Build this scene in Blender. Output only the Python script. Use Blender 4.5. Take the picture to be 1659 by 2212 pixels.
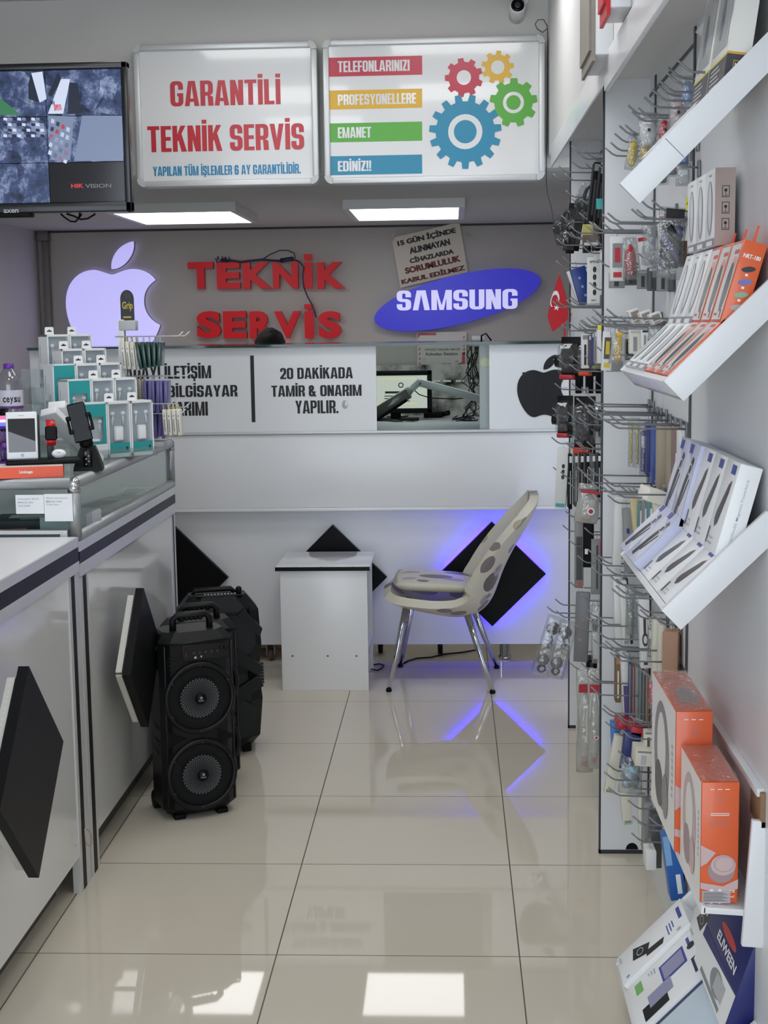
import bpy, bmesh, math, random
from mathutils import Vector, Matrix
random.seed(7)
for o in list(bpy.data.objects): bpy.data.objects.remove(o)
SC = bpy.context.scene
COL = SC.collection
R_ = math.radians
# ---------------------------------------------------------------- camera
FPX, YAW, PITCH, ROLL, CAMH = 3074.49, 0.0488924, 0.1296086, -0.01390994, 1.539785
_f = Vector((-math.sin(YAW)*math.cos(PITCH), math.cos(YAW)*math.cos(PITCH), -math.sin(PITCH)))
_r = Vector((math.cos(YAW), math.sin(YAW), 0)); _u = _r.cross(_f)
CR = math.cos(ROLL)*_r + math.sin(ROLL)*_u
CU = -math.sin(ROLL)*_r + math.cos(ROLL)*_u
cam = bpy.data.cameras.new('camera'); camo = bpy.data.objects.new('camera', cam); COL.objects.link(camo)
m = Matrix.Identity(4)
for i, v in enumerate((CR, CU, -_f)):
    for k in range(3): m[k][i] = v[k]
m.translation = (0, 0, CAMH); camo.matrix_world = m
cam.sensor_fit = 'VERTICAL'; cam.sensor_height = 36; cam.lens = FPX/2212*36
cam.clip_start = 0.05; cam.clip_end = 60
SC.camera = camo
# ---------------------------------------------------------------- world, exposure
wd = bpy.data.worlds.new('daylight'); SC.world = wd; wd.use_nodes = True
bg = wd.node_tree.nodes['Background']; bg.inputs[0].default_value = (.80, .89, 1, 1); bg.inputs[1].default_value = 0.8
SC.view_settings.view_transform = 'Standard'; SC.view_settings.look = 'None'
SC.view_settings.exposure = 2.1; SC.view_settings.gamma = 1; SC.view_settings.use_curve_mapping = False
FRONT_LAMP, BACK_LAMP = 36.0, 1.3
SC.cycles.use_denoising = True
SC.cycles.max_bounces = 10; SC.cycles.transparent_max_bounces = 24; SC.cycles.diffuse_bounces = 5
SC.cycles.glossy_bounces = 5; SC.cycles.transmission_bounces = 6
SC.cycles.caustics_reflective = False; SC.cycles.caustics_refractive = False

# ---------------------------------------------------------------- measuring (a sight line meets a plane of the room)
def ray(x, y): return _f + (x-829.5)/FPX*CR - (y-1106)/FPX*CU
O3 = Vector((0, 0, CAMH))
def PY(x, y, Y): v = ray(x, y); return O3 + v*(Y/v.y)
def PX(x, y, X): v = ray(x, y); return O3 + v*(X/v.x)
def PZ(x, y, Z=0): v = ray(x, y); return O3 + v*((Z-CAMH)/v.z)
def RY(x0, y0, x1, y1, Y):
    a = PY(x0, (y0+y1)/2, Y); b = PY(x1, (y0+y1)/2, Y); c = PY((x0+x1)/2, y0, Y); d = PY((x0+x1)/2, y1, Y)
    return a.x, d.z, b.x, c.z       # X0,Z0,X1,Z1
def basis(o, x, y, z):
    M = Matrix.Identity(4)
    for i, v in enumerate((x, y, z)):
        for k in range(3): M[k][i] = v[k]
    M.translation = o; return M
def FY(Y): return basis((0, Y, 0), (1, 0, 0), (0, 0, 1), (0, -1, 0))          # plane that faces the door
def FL(X): return basis((X, 0, 0), (0, 1, 0), (0, 0, 1), (1, 0, 0))           # plane that faces right
def FR(X): return basis((X, 0, 0), (0, -1, 0), (0, 0, 1), (-1, 0, 0))         # plane that faces left
T = Matrix.Translation
def RZ(a): return Matrix.Rotation(R_(a), 4, 'Z')
def RX(a): return Matrix.Rotation(R_(a), 4, 'X')
def RYa(a): return Matrix.Rotation(R_(a), 4, 'Y')

# ---------------------------------------------------------------- materials
MATS = {}
def lin(h):
    h = h.lstrip('#'); h = h if len(h) == 6 else ''.join(k*2 for k in h); c = [int(h[i:i+2], 16)/255 for i in (0, 2, 4)]
    return tuple(((x+.055)/1.055)**2.4 if x > .04045 else x/12.92 for x in c)+(1,)
def mat(name, col, rough=.5, metal=0, spec=.5, noise=None, bump=None, emit=None, es=0, coat=0, alpha=1):
    if name in MATS: return MATS[name]
    M = bpy.data.materials.new(name); M.use_nodes = True; nt = M.node_tree; b = nt.nodes['Principled BSDF']
    c = lin(col); b.inputs['Base Color'].default_value = c
    b.inputs['Roughness'].default_value = rough; b.inputs['Metallic'].default_value = metal
    b.inputs['Specular IOR Level'].default_value = spec; b.inputs['Coat Weight'].default_value = coat
    b.inputs['Alpha'].default_value = alpha
    if noise or bump:
        tc = nt.nodes.new('ShaderNodeTexCoord')
    if noise:
        sc, amt = noise
        n = nt.nodes.new('ShaderNodeTexNoise'); n.inputs['Scale'].default_value = sc; n.inputs['Detail'].default_value = 4
        nt.links.new(tc.outputs['Object'], n.inputs['Vector'])
        mx = nt.nodes.new('ShaderNodeMix'); mx.data_type = 'RGBA'
        mx.inputs[6].default_value = tuple(x*(1-amt) for x in c[:3])+(1,); mx.inputs[7].default_value = tuple(min(1, x*(1+amt)) for x in c[:3])+(1,)
        nt.links.new(n.outputs['Fac'], mx.inputs[0]); nt.links.new(mx.outputs[2], b.inputs['Base Color'])
    if bump:
        sc, st = bump
        n = nt.nodes.new('ShaderNodeTexNoise'); n.inputs['Scale'].default_value = sc; n.inputs['Detail'].default_value = 5
        nt.links.new(tc.outputs['Object'], n.inputs['Vector'])
        bp = nt.nodes.new('ShaderNodeBump'); bp.inputs['Strength'].default_value = st; bp.inputs['Distance'].default_value = .003
        nt.links.new(n.outputs['Fac'], bp.inputs['Height']); nt.links.new(bp.outputs[0], b.inputs['Normal'])
    if emit:
        b.inputs['Emission Color'].default_value = lin(emit); b.inputs['Emission Strength'].default_value = es
    MATS[name] = M; return M
def glass(name, tint='#ffffff', gloss=.12, rough=.05, body=0.0, bump=None):
    """thin clear sheet: see-through, with a mirror share that grows to grazing angles and an optional milky body"""
    if name in MATS: return MATS[name]
    M = bpy.data.materials.new(name); M.use_nodes = True; nt = M.node_tree; nt.nodes.clear(); N = nt.nodes.new
    out = N('ShaderNodeOutputMaterial'); tr = N('ShaderNodeBsdfTransparent'); tr.inputs[0].default_value = lin(tint)
    gl = N('ShaderNodeBsdfGlossy'); gl.inputs['Roughness'].default_value = rough
    fc = N('ShaderNodeLayerWeight'); fc.inputs[0].default_value = .5; lw = N('ShaderNodeMath'); lw.operation = 'POWER'; lw.inputs[1].default_value = 5; nt.links.new(fc.outputs['Facing'], lw.inputs[0])
    ad = N('ShaderNodeMath'); ad.operation = 'ADD'; ad.inputs[1].default_value = gloss; ad.use_clamp = True
    hf = N('ShaderNodeMath'); hf.operation = 'MULTIPLY'; hf.inputs[1].default_value = .4; nt.links.new(lw.outputs[0], hf.inputs[0]); nt.links.new(hf.outputs[0], ad.inputs[0])
    mx = N('ShaderNodeMixShader'); nt.links.new(ad.outputs[0], mx.inputs[0]); nt.links.new(gl.outputs[0], mx.inputs[2])
    first = tr
    if body:
        df = N('ShaderNodeBsdfDiffuse'); df.inputs[0].default_value = lin(tint)
        m2 = N('ShaderNodeMixShader'); m2.inputs[0].default_value = body
        nt.links.new(tr.outputs[0], m2.inputs[1]); nt.links.new(df.outputs[0], m2.inputs[2]); first = m2
    nt.links.new(first.outputs[0], mx.inputs[1]); nt.links.new(mx.outputs[0], out.inputs[0])
    if bump:
        tc = N('ShaderNodeTexCoord'); n = N('ShaderNodeTexNoise'); n.inputs['Scale'].default_value = bump[0]
        nt.links.new(tc.outputs['Object'], n.inputs['Vector']); bp = N('ShaderNodeBump')
        bp.inputs['Strength'].default_value = bump[1]; bp.inputs['Distance'].default_value = .01
        nt.links.new(n.outputs['Fac'], bp.inputs['Height']); nt.links.new(bp.outputs[0], gl.inputs['Normal'])
    MATS[name] = M; return M
def glow(name, col, s):
    if name in MATS: return MATS[name]
    M = bpy.data.materials.new(name); M.use_nodes = True; nt = M.node_tree; nt.nodes.clear()
    o = nt.nodes.new('ShaderNodeOutputMaterial'); e = nt.nodes.new('ShaderNodeEmission')
    e.inputs[0].default_value = lin(col); e.inputs[1].default_value = s; nt.links.new(e.outputs[0], o.inputs[0])
    MATS[name] = M; return M

white = mat('white_laminate', '#e9ebec', .22, noise=(3, .015))
white2 = mat('white_board', '#dddfe1', .35, noise=(2, .03))
paint = mat('wall_paint', '#dcdcda', .7, noise=(1.5, .04), bump=(60, .15))
paper = mat('paper', '#eceae6', .6)
card = mat('white_card', '#eef0f0', .4)
black = mat('black_plastic', '#070809', .45, spec=.2)
blackg = mat('black_gloss', '#070809', .12, spec=.2)
blackm = mat('black_matt', '#070809', .6, spec=.2)
dark = mat('dark_grey', '#33353a', .5)
grey = mat('grey_print', '#8e9194', .5)
lgrey = mat('light_grey_print', '#b9bcc0', .5)
alu = mat('brushed_aluminium', '#b9bcbf', .32, metal=.9)
aluw = mat('pale_aluminium', '#d4d6d6', .4, metal=.35)
chrome = mat('chrome', '#c9ccd0', .08, metal=1)
zinc = mat('zinc_wire', '#8b8e90', .35, metal=.8)
red = mat('red_print', '#c02a37', .35)
redp = mat('red_plastic', '#c81f26', .3)
orange = mat('orange_print', '#ee5526', .35)
orange2 = mat('orange_box_print', '#e0612f', .3, coat=.3)
yellow = mat('yellow_print', '#e6cf2e', .4)
blue = mat('blue_print', '#1f4fa5', .4)
navy = mat('navy_print', '#232a6b', .4)
teal = mat('teal_print', '#2f9fa0', .4)
purple = mat('purple_print', '#4b3f80', .5)
green = mat('green_print', '#4f8f4c', .4)
txtk = mat('black_print', '#121315', .5)
txtb = mat('blue_lettering', '#2585b4', .4)
brown = mat('brown_card', '#8a6f52', .7)
beige = mat('beige_card', '#b9ab95', .6)
clear = glass('clear_plastic', '#f4f6f7', .10, .08, .06, bump=(45, .5))
bagm = glass('clear_bag', '#eef0f1', .14, .12, .10, bump=(70, .9))
acry = glass('acrylic', '#f2f6f6', .06, .03, .05)
pane = glass('window_glass', '#eef5f2', .0, .01)
paneg = glass('edge_glass', '#bfcfc9', .10, .05, .35)

# ---------------------------------------------------------------- mesh building
TXT = {}
def glyphs(s, bold=.03, fat=0.0, res=3, spacing=1.0):
    k = (s, bold, fat, res, spacing)
    if k in TXT: return TXT[k]
    cu = bpy.data.curves.new('t', 'FONT'); cu.body = s; cu.resolution_u = res; cu.offset = bold; cu.space_character = spacing
    o = bpy.data.objects.new('t', cu); me = o.to_mesh()
    vs = [(v.co.x, v.co.y) for v in me.vertices]; fs = [tuple(p.vertices) for p in me.polygons]
    o.to_mesh_clear(); bpy.data.objects.remove(o); bpy.data.curves.remove(cu)
    if fat:
        n = len(vs); v2, f2 = [], []
        for q, dx in enumerate((-fat, 0, fat)):
            v2 += [(x+dx, y) for x, y in vs]; f2 += [tuple(i+q*n for i in f) for f in fs]
        vs, fs = v2, f2
    TXT[k] = (vs, fs); return TXT[k]
class MB:
    def __init__(s, th=None):
        s.bm = bmesh.new(); s.M = Matrix.Identity(4)
        if th is not None: s.M = WM[th.name].inverted()
    def add(s, vs, fs, mi=0, M=None, smooth=False):
        X = s.M @ M if M is not None else s.M
        v = [s.bm.verts.new(X @ Vector(p)) for p in vs]; out = []
        for f in fs:
            try: g = s.bm.faces.new([v[i] for i in f])
            except ValueError: continue
            g.material_index = mi; g.smooth = smooth; out.append(g)
        return out
    def box(s, a, b, mi=0, bev=0, M=None, seg=2):
        x0, y0, z0 = (min(a[i], b[i]) for i in range(3)); x1, y1, z1 = (max(a[i], b[i]) for i in range(3))
        vs = [(x0, y0, z0), (x1, y0, z0), (x1, y1, z0), (x0, y1, z0), (x0, y0, z1), (x1, y0, z1), (x1, y1, z1), (x0, y1, z1)]
        fs = [(3, 2, 1, 0), (4, 5, 6, 7), (0, 1, 5, 4), (1, 2, 6, 5), (2, 3, 7, 6), (3, 0, 4, 7)]
        if not bev: s.add(vs, fs, mi, M); return
        t = bmesh.new(); tv = [t.verts.new(p) for p in vs]
        for f in fs: t.faces.new([tv[i] for i in f])
        bmesh.ops.bevel(t, geom=list(t.edges), offset=min(bev, .49*min(x1-x0, y1-y0, z1-z0)), segments=seg, affect='EDGES', profile=.5)
        s.merge(t, mi, M, True)
    def merge(s, t, mi=0, M=None, smooth=True):
        t.verts.index_update()
        s.add([tuple(v.co) for v in t.verts], [tuple(v.index for v in f.verts) for f in t.faces], mi, M, smooth); t.free()
    def quad(s, a, b, c, d, mi=0, M=None): s.add([a, b, c, d], [(0, 1, 2, 3)], mi, M)
    def rect(s, x0, y0, x1, y1, mi=0, M=None, z=0): s.quad((x0, y0, z), (x1, y0, z), (x1, y1, z), (x0, y1, z), mi, M)
    def poly(s, pts, mi=0, M=None, z=0): s.add([(p[0], p[1], z) for p in pts], [tuple(range(len(pts)))], mi, M)
    def prism(s, pts, d, mi=0, M=None, z0=0, side=None):
        n = len(pts)
        s.add([(p[0], p[1], z0) for p in pts]+[(p[0], p[1], z0+d) for p in pts],
              [tuple(range(n))[::-1], tuple(range(n, 2*n))], mi, M)
        s.add([(p[0], p[1], z0) for p in pts]+[(p[0], p[1], z0+d) for p in pts],
              [(i, (i+1) % n, n+(i+1) % n, n+i) for i in range(n)], mi if side is None else side, M)
    def ring(s, outer, inner, mi=0, M=None, z=0):
        n = len(outer)
        s.add([(p[0], p[1], z) for p in outer]+[(p[0], p[1], z) for p in inner], [(i, (i+1) % n, n+(i+1) % n, n+i) for i in range(n)], mi, M)
    def disc(s, x, y, r, mi=0, M=None, z=0, n=24, ry=None): s.poly([(x+r*math.cos(2*math.pi*i/n), y+(ry or r)*math.sin(2*math.pi*i/n)) for i in range(n)], mi, M, z)
    def tube(s, path, r, mi=0, seg=8, M=None, closed=False, cap=True):
        P = [Vector(p) for p in path]; n = len(P); rr = r if isinstance(r, (list, tuple)) else [r]*n
        up = None; vs = []
        for i, p in enumerate(P):
            d = (P[(i+1) % n]-P[i-1]) if closed else (P[min(i+1, n-1)]-P[max(i-1, 0)])
            if d.length < 1e-9: d = Vector((0, 0, 1))
            d.normalize()
            if up is None: up = d.orthogonal().normalized()
            else:
                up = up-d*up.dot(d); up = up.normalized() if up.length > 1e-6 else d.orthogonal().normalized()
            w = d.cross(up)
            vs += [tuple(p+rr[i]*(math.cos(2*math.pi*k/seg)*up+math.sin(2*math.pi*k/seg)*w)) for k in range(seg)]
        fs = []
        for i in range(n if closed else n-1):
            j = (i+1) % n
            fs += [(i*seg+k, i*seg+(k+1) % seg, j*seg+(k+1) % seg, j*seg+k) for k in range(seg)]
        if cap and not closed: fs += [tuple(range(seg))[::-1], tuple(range((n-1)*seg, n*seg))]
        s.add(vs, fs, mi, M, True)
    def lathe(s, prof, mi=0, n=24, M=None, smooth=True, cap=True):
        vs = [(r*math.cos(2*math.pi*k/n), r*math.sin(2*math.pi*k/n), z) for r, z in prof for k in range(n)]
        m_ = len(prof); fs = [(i*n+k, i*n+(k+1) % n, (i+1)*n+(k+1) % n, (i+1)*n+k) for i in range(m_-1) for k in range(n)]
        if cap: fs += [tuple(range(n))[::-1], tuple(range((m_-1)*n, m_*n))]
        s.add(vs, fs, mi, M, smooth)
    def loft(s, rings, mi=0, M=None, smooth=True, cap=True):
        n = len(rings[0]); vs = [p for r in rings for p in r]
        fs = [(i*n+k, i*n+(k+1) % n, (i+1)*n+(k+1) % n, (i+1)*n+k) for i in range(len(rings)-1) for k in range(n)]
        if cap: fs += [tuple(range(n))[::-1], tuple(range((len(rings)-1)*n, len(rings)*n))]
        s.add(vs, fs, mi, M, smooth)
    def ball(s, c, r, mi=0, M=None, n=12, sc=(1, 1, 1)):
        t = bmesh.new(); bmesh.ops.create_uvsphere(t, u_segments=n*2, v_segments=n, radius=1)
        for v in t.verts: v.co = Vector((v.co.x*r*sc[0]+c[0], v.co.y*r*sc[1]+c[1], v.co.z*r*sc[2]+c[2]))
        s.merge(t, mi, M, True)
    def text(s, t, x0, y0, x1, y1, mi=0, M=None, z=.0006, bold=.03, fat=0.0, depth=0, side=None, res=3, spacing=1.0, keep=False):
        vs, fs = glyphs(t, bold, fat, res, spacing)
        if not vs: return
        a0 = min(v[0] for v in vs); a1 = max(v[0] for v in vs); b0 = min(v[1] for v in vs); b1 = max(v[1] for v in vs)
        sx = (x1-x0)/(a1-a0); sy = (y1-y0)/(b1-b0)
        if keep: sx = min(sx, sy); sy = sx
        pts = [(x0+(v[0]-a0)*sx, y0+(v[1]-b0)*sy) for v in vs]
        if not depth: n3 = len(pts)//3 if fat else len(pts)+1; s.add([(p[0], p[1], z+(i//n3)*.00009) for i, p in enumerate(pts)], fs, mi, M); return
        s.add([(p[0], p[1], z+depth) for p in pts], fs, mi, M)
        s.add([(p[0], p[1], z) for p in pts], [f[::-1] for f in fs], mi, M)
        cnt = {}
        for f in fs:
            for i in range(len(f)):
                e = (f[i], f[(i+1) % len(f)]); cnt.setdefault(tuple(sorted(e)), []).append(e)
        ed = [v[0] for v in cnt.values() if len(v) == 1]; n = len(pts)
        s.add([(p[0], p[1], z) for p in pts]+[(p[0], p[1], z+depth) for p in pts], [(a, b, b+n, a+n) for a, b in ed], mi if side is None else side, M)

WM = {}; CH = {}
def reg(o, M, parent=None):
    COL.objects.link(o)
    if parent is not None: o.parent = parent; CH.setdefault(parent.name, []).append(o); WM[o.name] = WM[parent.name] @ M
    else: WM[o.name] = M
    o.matrix_basis = M; return o
def props(o, label=None, cat=None, group=None, kind=None):
    for k, v in (('label', label), ('category', cat), ('group', group), ('kind', kind)):
        if v: o[k] = v
    return o
def thing(name, label, cat, loc=(0, 0, 0), rz=0, group=None, M=None):
    o = bpy.data.objects.new(name, None); o.empty_display_size = .05
    reg(o, M if M is not None else T(loc) @ RZ(rz)); return props(o, label, cat, group)
def mesh(name, mb, mats):
    me = bpy.data.meshes.new(name); bmesh.ops.recalc_face_normals(mb.bm, faces=list(mb.bm.faces)); mb.bm.to_mesh(me); mb.bm.free()
    for m_ in (mats if isinstance(mats, (list, tuple)) else [mats]): me.materials.append(m_)
    return me
def part(name, mb, mats, parent, label=None, M=None, kind=None):
    o = bpy.data.objects.new(name, mesh(name, mb, mats)); reg(o, M or Matrix.Identity(4), parent); return props(o, label, kind=kind)
def solo(name, label, cat, mb, mats, M=None, group=None, kind=None):
    """a thing that is one mesh; mb is in its local frame M"""
    o = bpy.data.objects.new(name, mesh(name, mb, mats)); reg(o, M or Matrix.Identity(4)); return props(o, label, cat, group, kind)
def soloW(name, label, cat, mb, mats, at, group=None, kind=None):
    """the same from room coordinates, its origin moved to `at`"""
    for v in mb.bm.verts: v.co -= Vector(at)
    return solo(name, label, cat, mb, mats, T(at), group, kind)
def struct(name, mb, mats, label=None):
    o = bpy.data.objects.new(name, mesh(name, mb, mats)); reg(o, Matrix.Identity(4)); return props(o, label, kind='structure')
def dup(root, M, label=None, group=None):
    def cp(o, par, MM):
        c = o.copy(); reg(c, MM, par)
        for ch in list(CH.get(o.name, ())): cp(ch, c, ch.matrix_basis.copy())
        return c
    c = cp(root, None, M)
    if label: c['label'] = label
    if group: c['group'] = group
    return c
# ---------------------------------------------------------------- heavy condensed capitals for the signs
SV, SH = .20, .145
def _rr(w, y0, y1, ro, n=5):
    """corner lists (TL, TR, BR, BL), clockwise, of a rounded rectangle"""
    ro = max(ro, .001); out = []
    for cx, cy, a0 in ((ro, y1-ro, 180), (w-ro, y1-ro, 90), (w-ro, y0+ro, 0), (ro, y0+ro, -90)):
        out.append([(cx+ro*math.cos(R_(a0-90*k/n)), cy+ro*math.sin(R_(a0-90*k/n))) for k in range(n+1)])
    return out
def _ring(w, y0, y1, seq, head=None, tail=None, sq=''):
    O = _rr(w, y0, y1, .19); I = _rr(w-2*SV, y0+SH, y1-SH, .06); I = [[(x+SV, y) for x, y in c] for c in I]
    n = len(O[0]); nm = 'TL TR BR BL'.split()
    o, i = [], []
    if head: o.append(head[0]); i.append(head[1])
    for k in seq:
        q = nm.index(k)
        cs = O[q] if k not in sq else [((0 if 'L' in k else w), (y1 if 'T' in k else y0))]*n
        o += cs; i += I[q]
    if tail: o.append(tail[0]); i.append(tail[1])
    return [[o[k], o[k+1], i[k+1], i[k]] for k in range(len(o)-1)]
def _bx(x0, y0, x1, y1): return [[(x0, y0), (x1, y0), (x1, y1), (x0, y1)]]
def _glyph(c):
    w = .54; V, H = SV, SH
    L = _bx(0, 0, V, 1); full = ['TL', 'TR', 'BR', 'BL', 'TL']
    dots = lambda w: _bx(.04, 1.06, w/2-.04, 1.2)+_bx(w/2+.04, 1.06, w-.04, 1.2)
    ced = lambda w: [[(w/2-.05, .0), (w/2+.05, 0), (w/2+.09, -.2), (w/2-.09, -.2)]]
    if c == ' ': return .22, []
    if c == '.': return .18, _bx(0, 0, .18, .17)
    if c == '!': return .2, _bx(0, 0, .2, .17)+[[(.03, .24), (.17, .24), (.2, 1), (0, 1)]]
    if c in 'Iİ': return V, L+(_bx(0, 1.06, V, 1.21) if c == 'İ' else [])
    if c == 'L': return .42, L+_bx(V, 0, .42, H)
    if c == 'E': return .43, L+_bx(V, 0, .43, H)+_bx(V, .43, .41, .43+H)+_bx(V, 1-H, .43, 1)
    if c == 'F': return .42, L+_bx(V, .42, .40, .42+H)+_bx(V, 1-H, .42, 1)
    if c == 'T': return .5, _bx(0, 1-H, .5, 1)+_bx(.15, 0, .35, 1-H)
    if c == 'H': return w, L+_bx(w-V, 0, w, 1)+_bx(V, .43, w-V, .43+H)
    if c == 'A': return .60, [[(0, 0), (V, 0), (.32, 1), (.16, 1)], [(.60-V, 0), (.60, 0), (.44, 1), (.28, 1)], [(.17, .17), (.43, .17), (.41, .30), (.19, .30)]]
    if c == 'Λ': return .62, [[(0, 0), (V, 0), (.34, 1), (.15, 1)], [(.62-V, 0), (.62, 0), (.47, 1), (.28, 1)]]
    if c == 'M': return .74, L+_bx(.74-V, 0, .74, 1)+[[(V-.04, 1), (V, 1), (.40, .1), (.32, .1)], [(.74-V, 1), (.74-V+.04, 1), (.42, .1), (.34, .1)], [(.14, 1), (.22, 1), (.39, .0), (.29, .0)], [(.52, 1), (.60, 1), (.45, 0), (.35, 0)]]
    if c == 'N': return w, L+_bx(w-V, 0, w, 1)+[[(.06, 1), (V+.02, 1), (w-.06, 0), (w-V-.02, 0)]]
    if c == 'V': return .58, [[(.2, 0), (.36, 0), (.2, 1), (0, 1)], [(.22, 0), (.38, 0), (.58, 1), (.38, 1)]]
    if c == 'K': return .57, L+[[(V-.01, .36), (V-.01, .64), (.34, 1), (.55, 1)], [(.36, 0), (.58, 0), (.38, .68), (.22, .52)]]
    if c == 'Y': return .56, _bx(.18, 0, .38, .45)+[[(.18, .44), (.32, .44), (.2, 1), (0, 1)], [(.24, .44), (.38, .44), (.56, 1), (.36, 1)]]
    if c == 'Z': return .44, _bx(0, 0, .44, H)+_bx(0, 1-H, .44, 1)+[[(0, H), (.21, H), (.44, 1-H), (.22, 1-H)]]
    if c in 'O0Q': return w, _ring(w, 0, 1, full)
    if c in 'UÜ': return w, _ring(w, 0, 1, ['BR', 'BL'], ((w, 1), (w-V, 1)), ((0, 1), (V, 1)))+(dots(w) if c == 'Ü' else [])
    if c == 'J': return .4, _ring(.4, 0, 1, ['BR', 'BL'], ((.4, 1), (.4-V, 1)), ((0, .3), (V, .3)))
    if c in 'CÇ': return w, _ring(w, 0, 1, ['BR', 'BL', 'TL', 'TR'], ((w, .4), (w-V, .4)), ((w, .63), (w-V, .63)))+(ced(w) if c == 'Ç' else [])
    if c in 'GĞ': return w, _ring(w, 0, 1, ['BR', 'BL', 'TL', 'TR'], ((w, .52), (w-V, .52)), ((w, .66), (w-V, .66)))+_bx(.29, .40, w-V+.01, .52)+(_bx(.12, 1.08, w-.12, 1.16) if c == 'Ğ' else [])
    if c == 'D': return w, L+_ring(w, 0, 1, ['TR', 'BR'], ((V, 1), (V, 1-H)), ((V, 0), (V, H)))
    if c in 'PR': return w-.01, L+_ring(w-.01, .40, 1, ['TR', 'BR'], ((V, 1), (V, 1-H)), ((V, .40), (V, .40+H)))+([[(w-V-.01, 0), (w, 0), (w-.02, .36), (w-V-.04, .44)]] if c == 'R' else [])
    if c == 'B': return w, L+_ring(w-.01, .44, 1, ['TR', 'BR'], ((V, 1), (V, 1-H)), ((V, .44), (V, .44+H)))+_ring(w, 0, .58, ['TR', 'BR'], ((V, .58), (V, .58-H)), ((V, 0), (V, H)))
    if c in 'SŞ': return w-.02, _ring(w-.02, .43, 1, ['TR', 'TL', 'BL'][::1] and ['TR'], ((w-.02, .66), (w-.02-V, .66)), None)[:0]+_sh(w-.02)+(ced(w) if c == 'Ş' else [])
    if c == '2': return .5, _ring(.5, .38, 1, ['TL', 'TR', 'BR'], ((0, .66), (V, .66)), None)+_bx(0, 0, .5, H)+[[(0, H), (.24, H), (.5, .5), (.28, .5)]]
    if c == '6': return w, _ring(w, 0, .6, full)+_ring(w, 0, 1, ['BL', 'TL', 'TR'], None, ((w, .68), (w-V, .68)))
    if c == '5': return .5, _bx(0, 1-H, .48, 1)+_bx(0, .45, V, 1)+_ring(.5, 0, .62, ['TR', 'BR', 'BL'], ((V, .62), (V, .62-H)), ((0, .3), (V, .3)))
    if c == '1': return .32, _bx(.12, 0, .32, 1)+[[(0, .78), (.13, .7), (.13, .9), (.18, 1)]]
    if c == '&': return .62, _ring(.44, .5, 1, full)+_ring(.5, 0, .62, ['BR', 'BL', 'TL'], ((.58, .45), (.58-V, .45)), None)+[[(.44, 0), (.64, 0), (.3, .56), (.14, .56)]]
    return None
def _sh(w):
    V = SV
    up = _ring(w, .43, 1, ['BL', 'TL', 'TR'], ((w*.62, .43), (w*.62, .43+SH)), ((w, .66), (w-V, .66)))
    lo = _ring(w, 0, .575, ['TR', 'BR', 'BL'], ((w*.38, .575), (w*.38, .575-SH)), ((0, .32), (V, .32)))
    return up+lo
IMP = {}
def impact(s, gap=.055):
    if s in IMP: return IMP[s]
    x = 0; vs, fs = [], []
    for ch in s:
        w, P = _glyph(ch)
        for k, q in enumerate(P):
            n = len(vs); vs += [(x+a, b, k) for a, b in q]; fs.append(tuple(range(n, n+len(q))))
        x += w+gap
    IMP[s] = (vs, fs); return IMP[s]
def itext(mb, s, x0, y0, x1, y1, mi, M, z=.0005):
    vs, fs = impact(s); a0 = min(v[0] for v in vs); a1 = max(v[0] for v in vs); b0 = min(v[1] for v in vs); b1 = max(v[1] for v in vs)
    mb.add([(x0+(v[0]-a0)/(a1-a0)*(x1-x0), y0+(v[1]-b0)/(b1-b0)*(y1-y0), z+v[2]*.00006) for v in vs], fs, mi, M)
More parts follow.
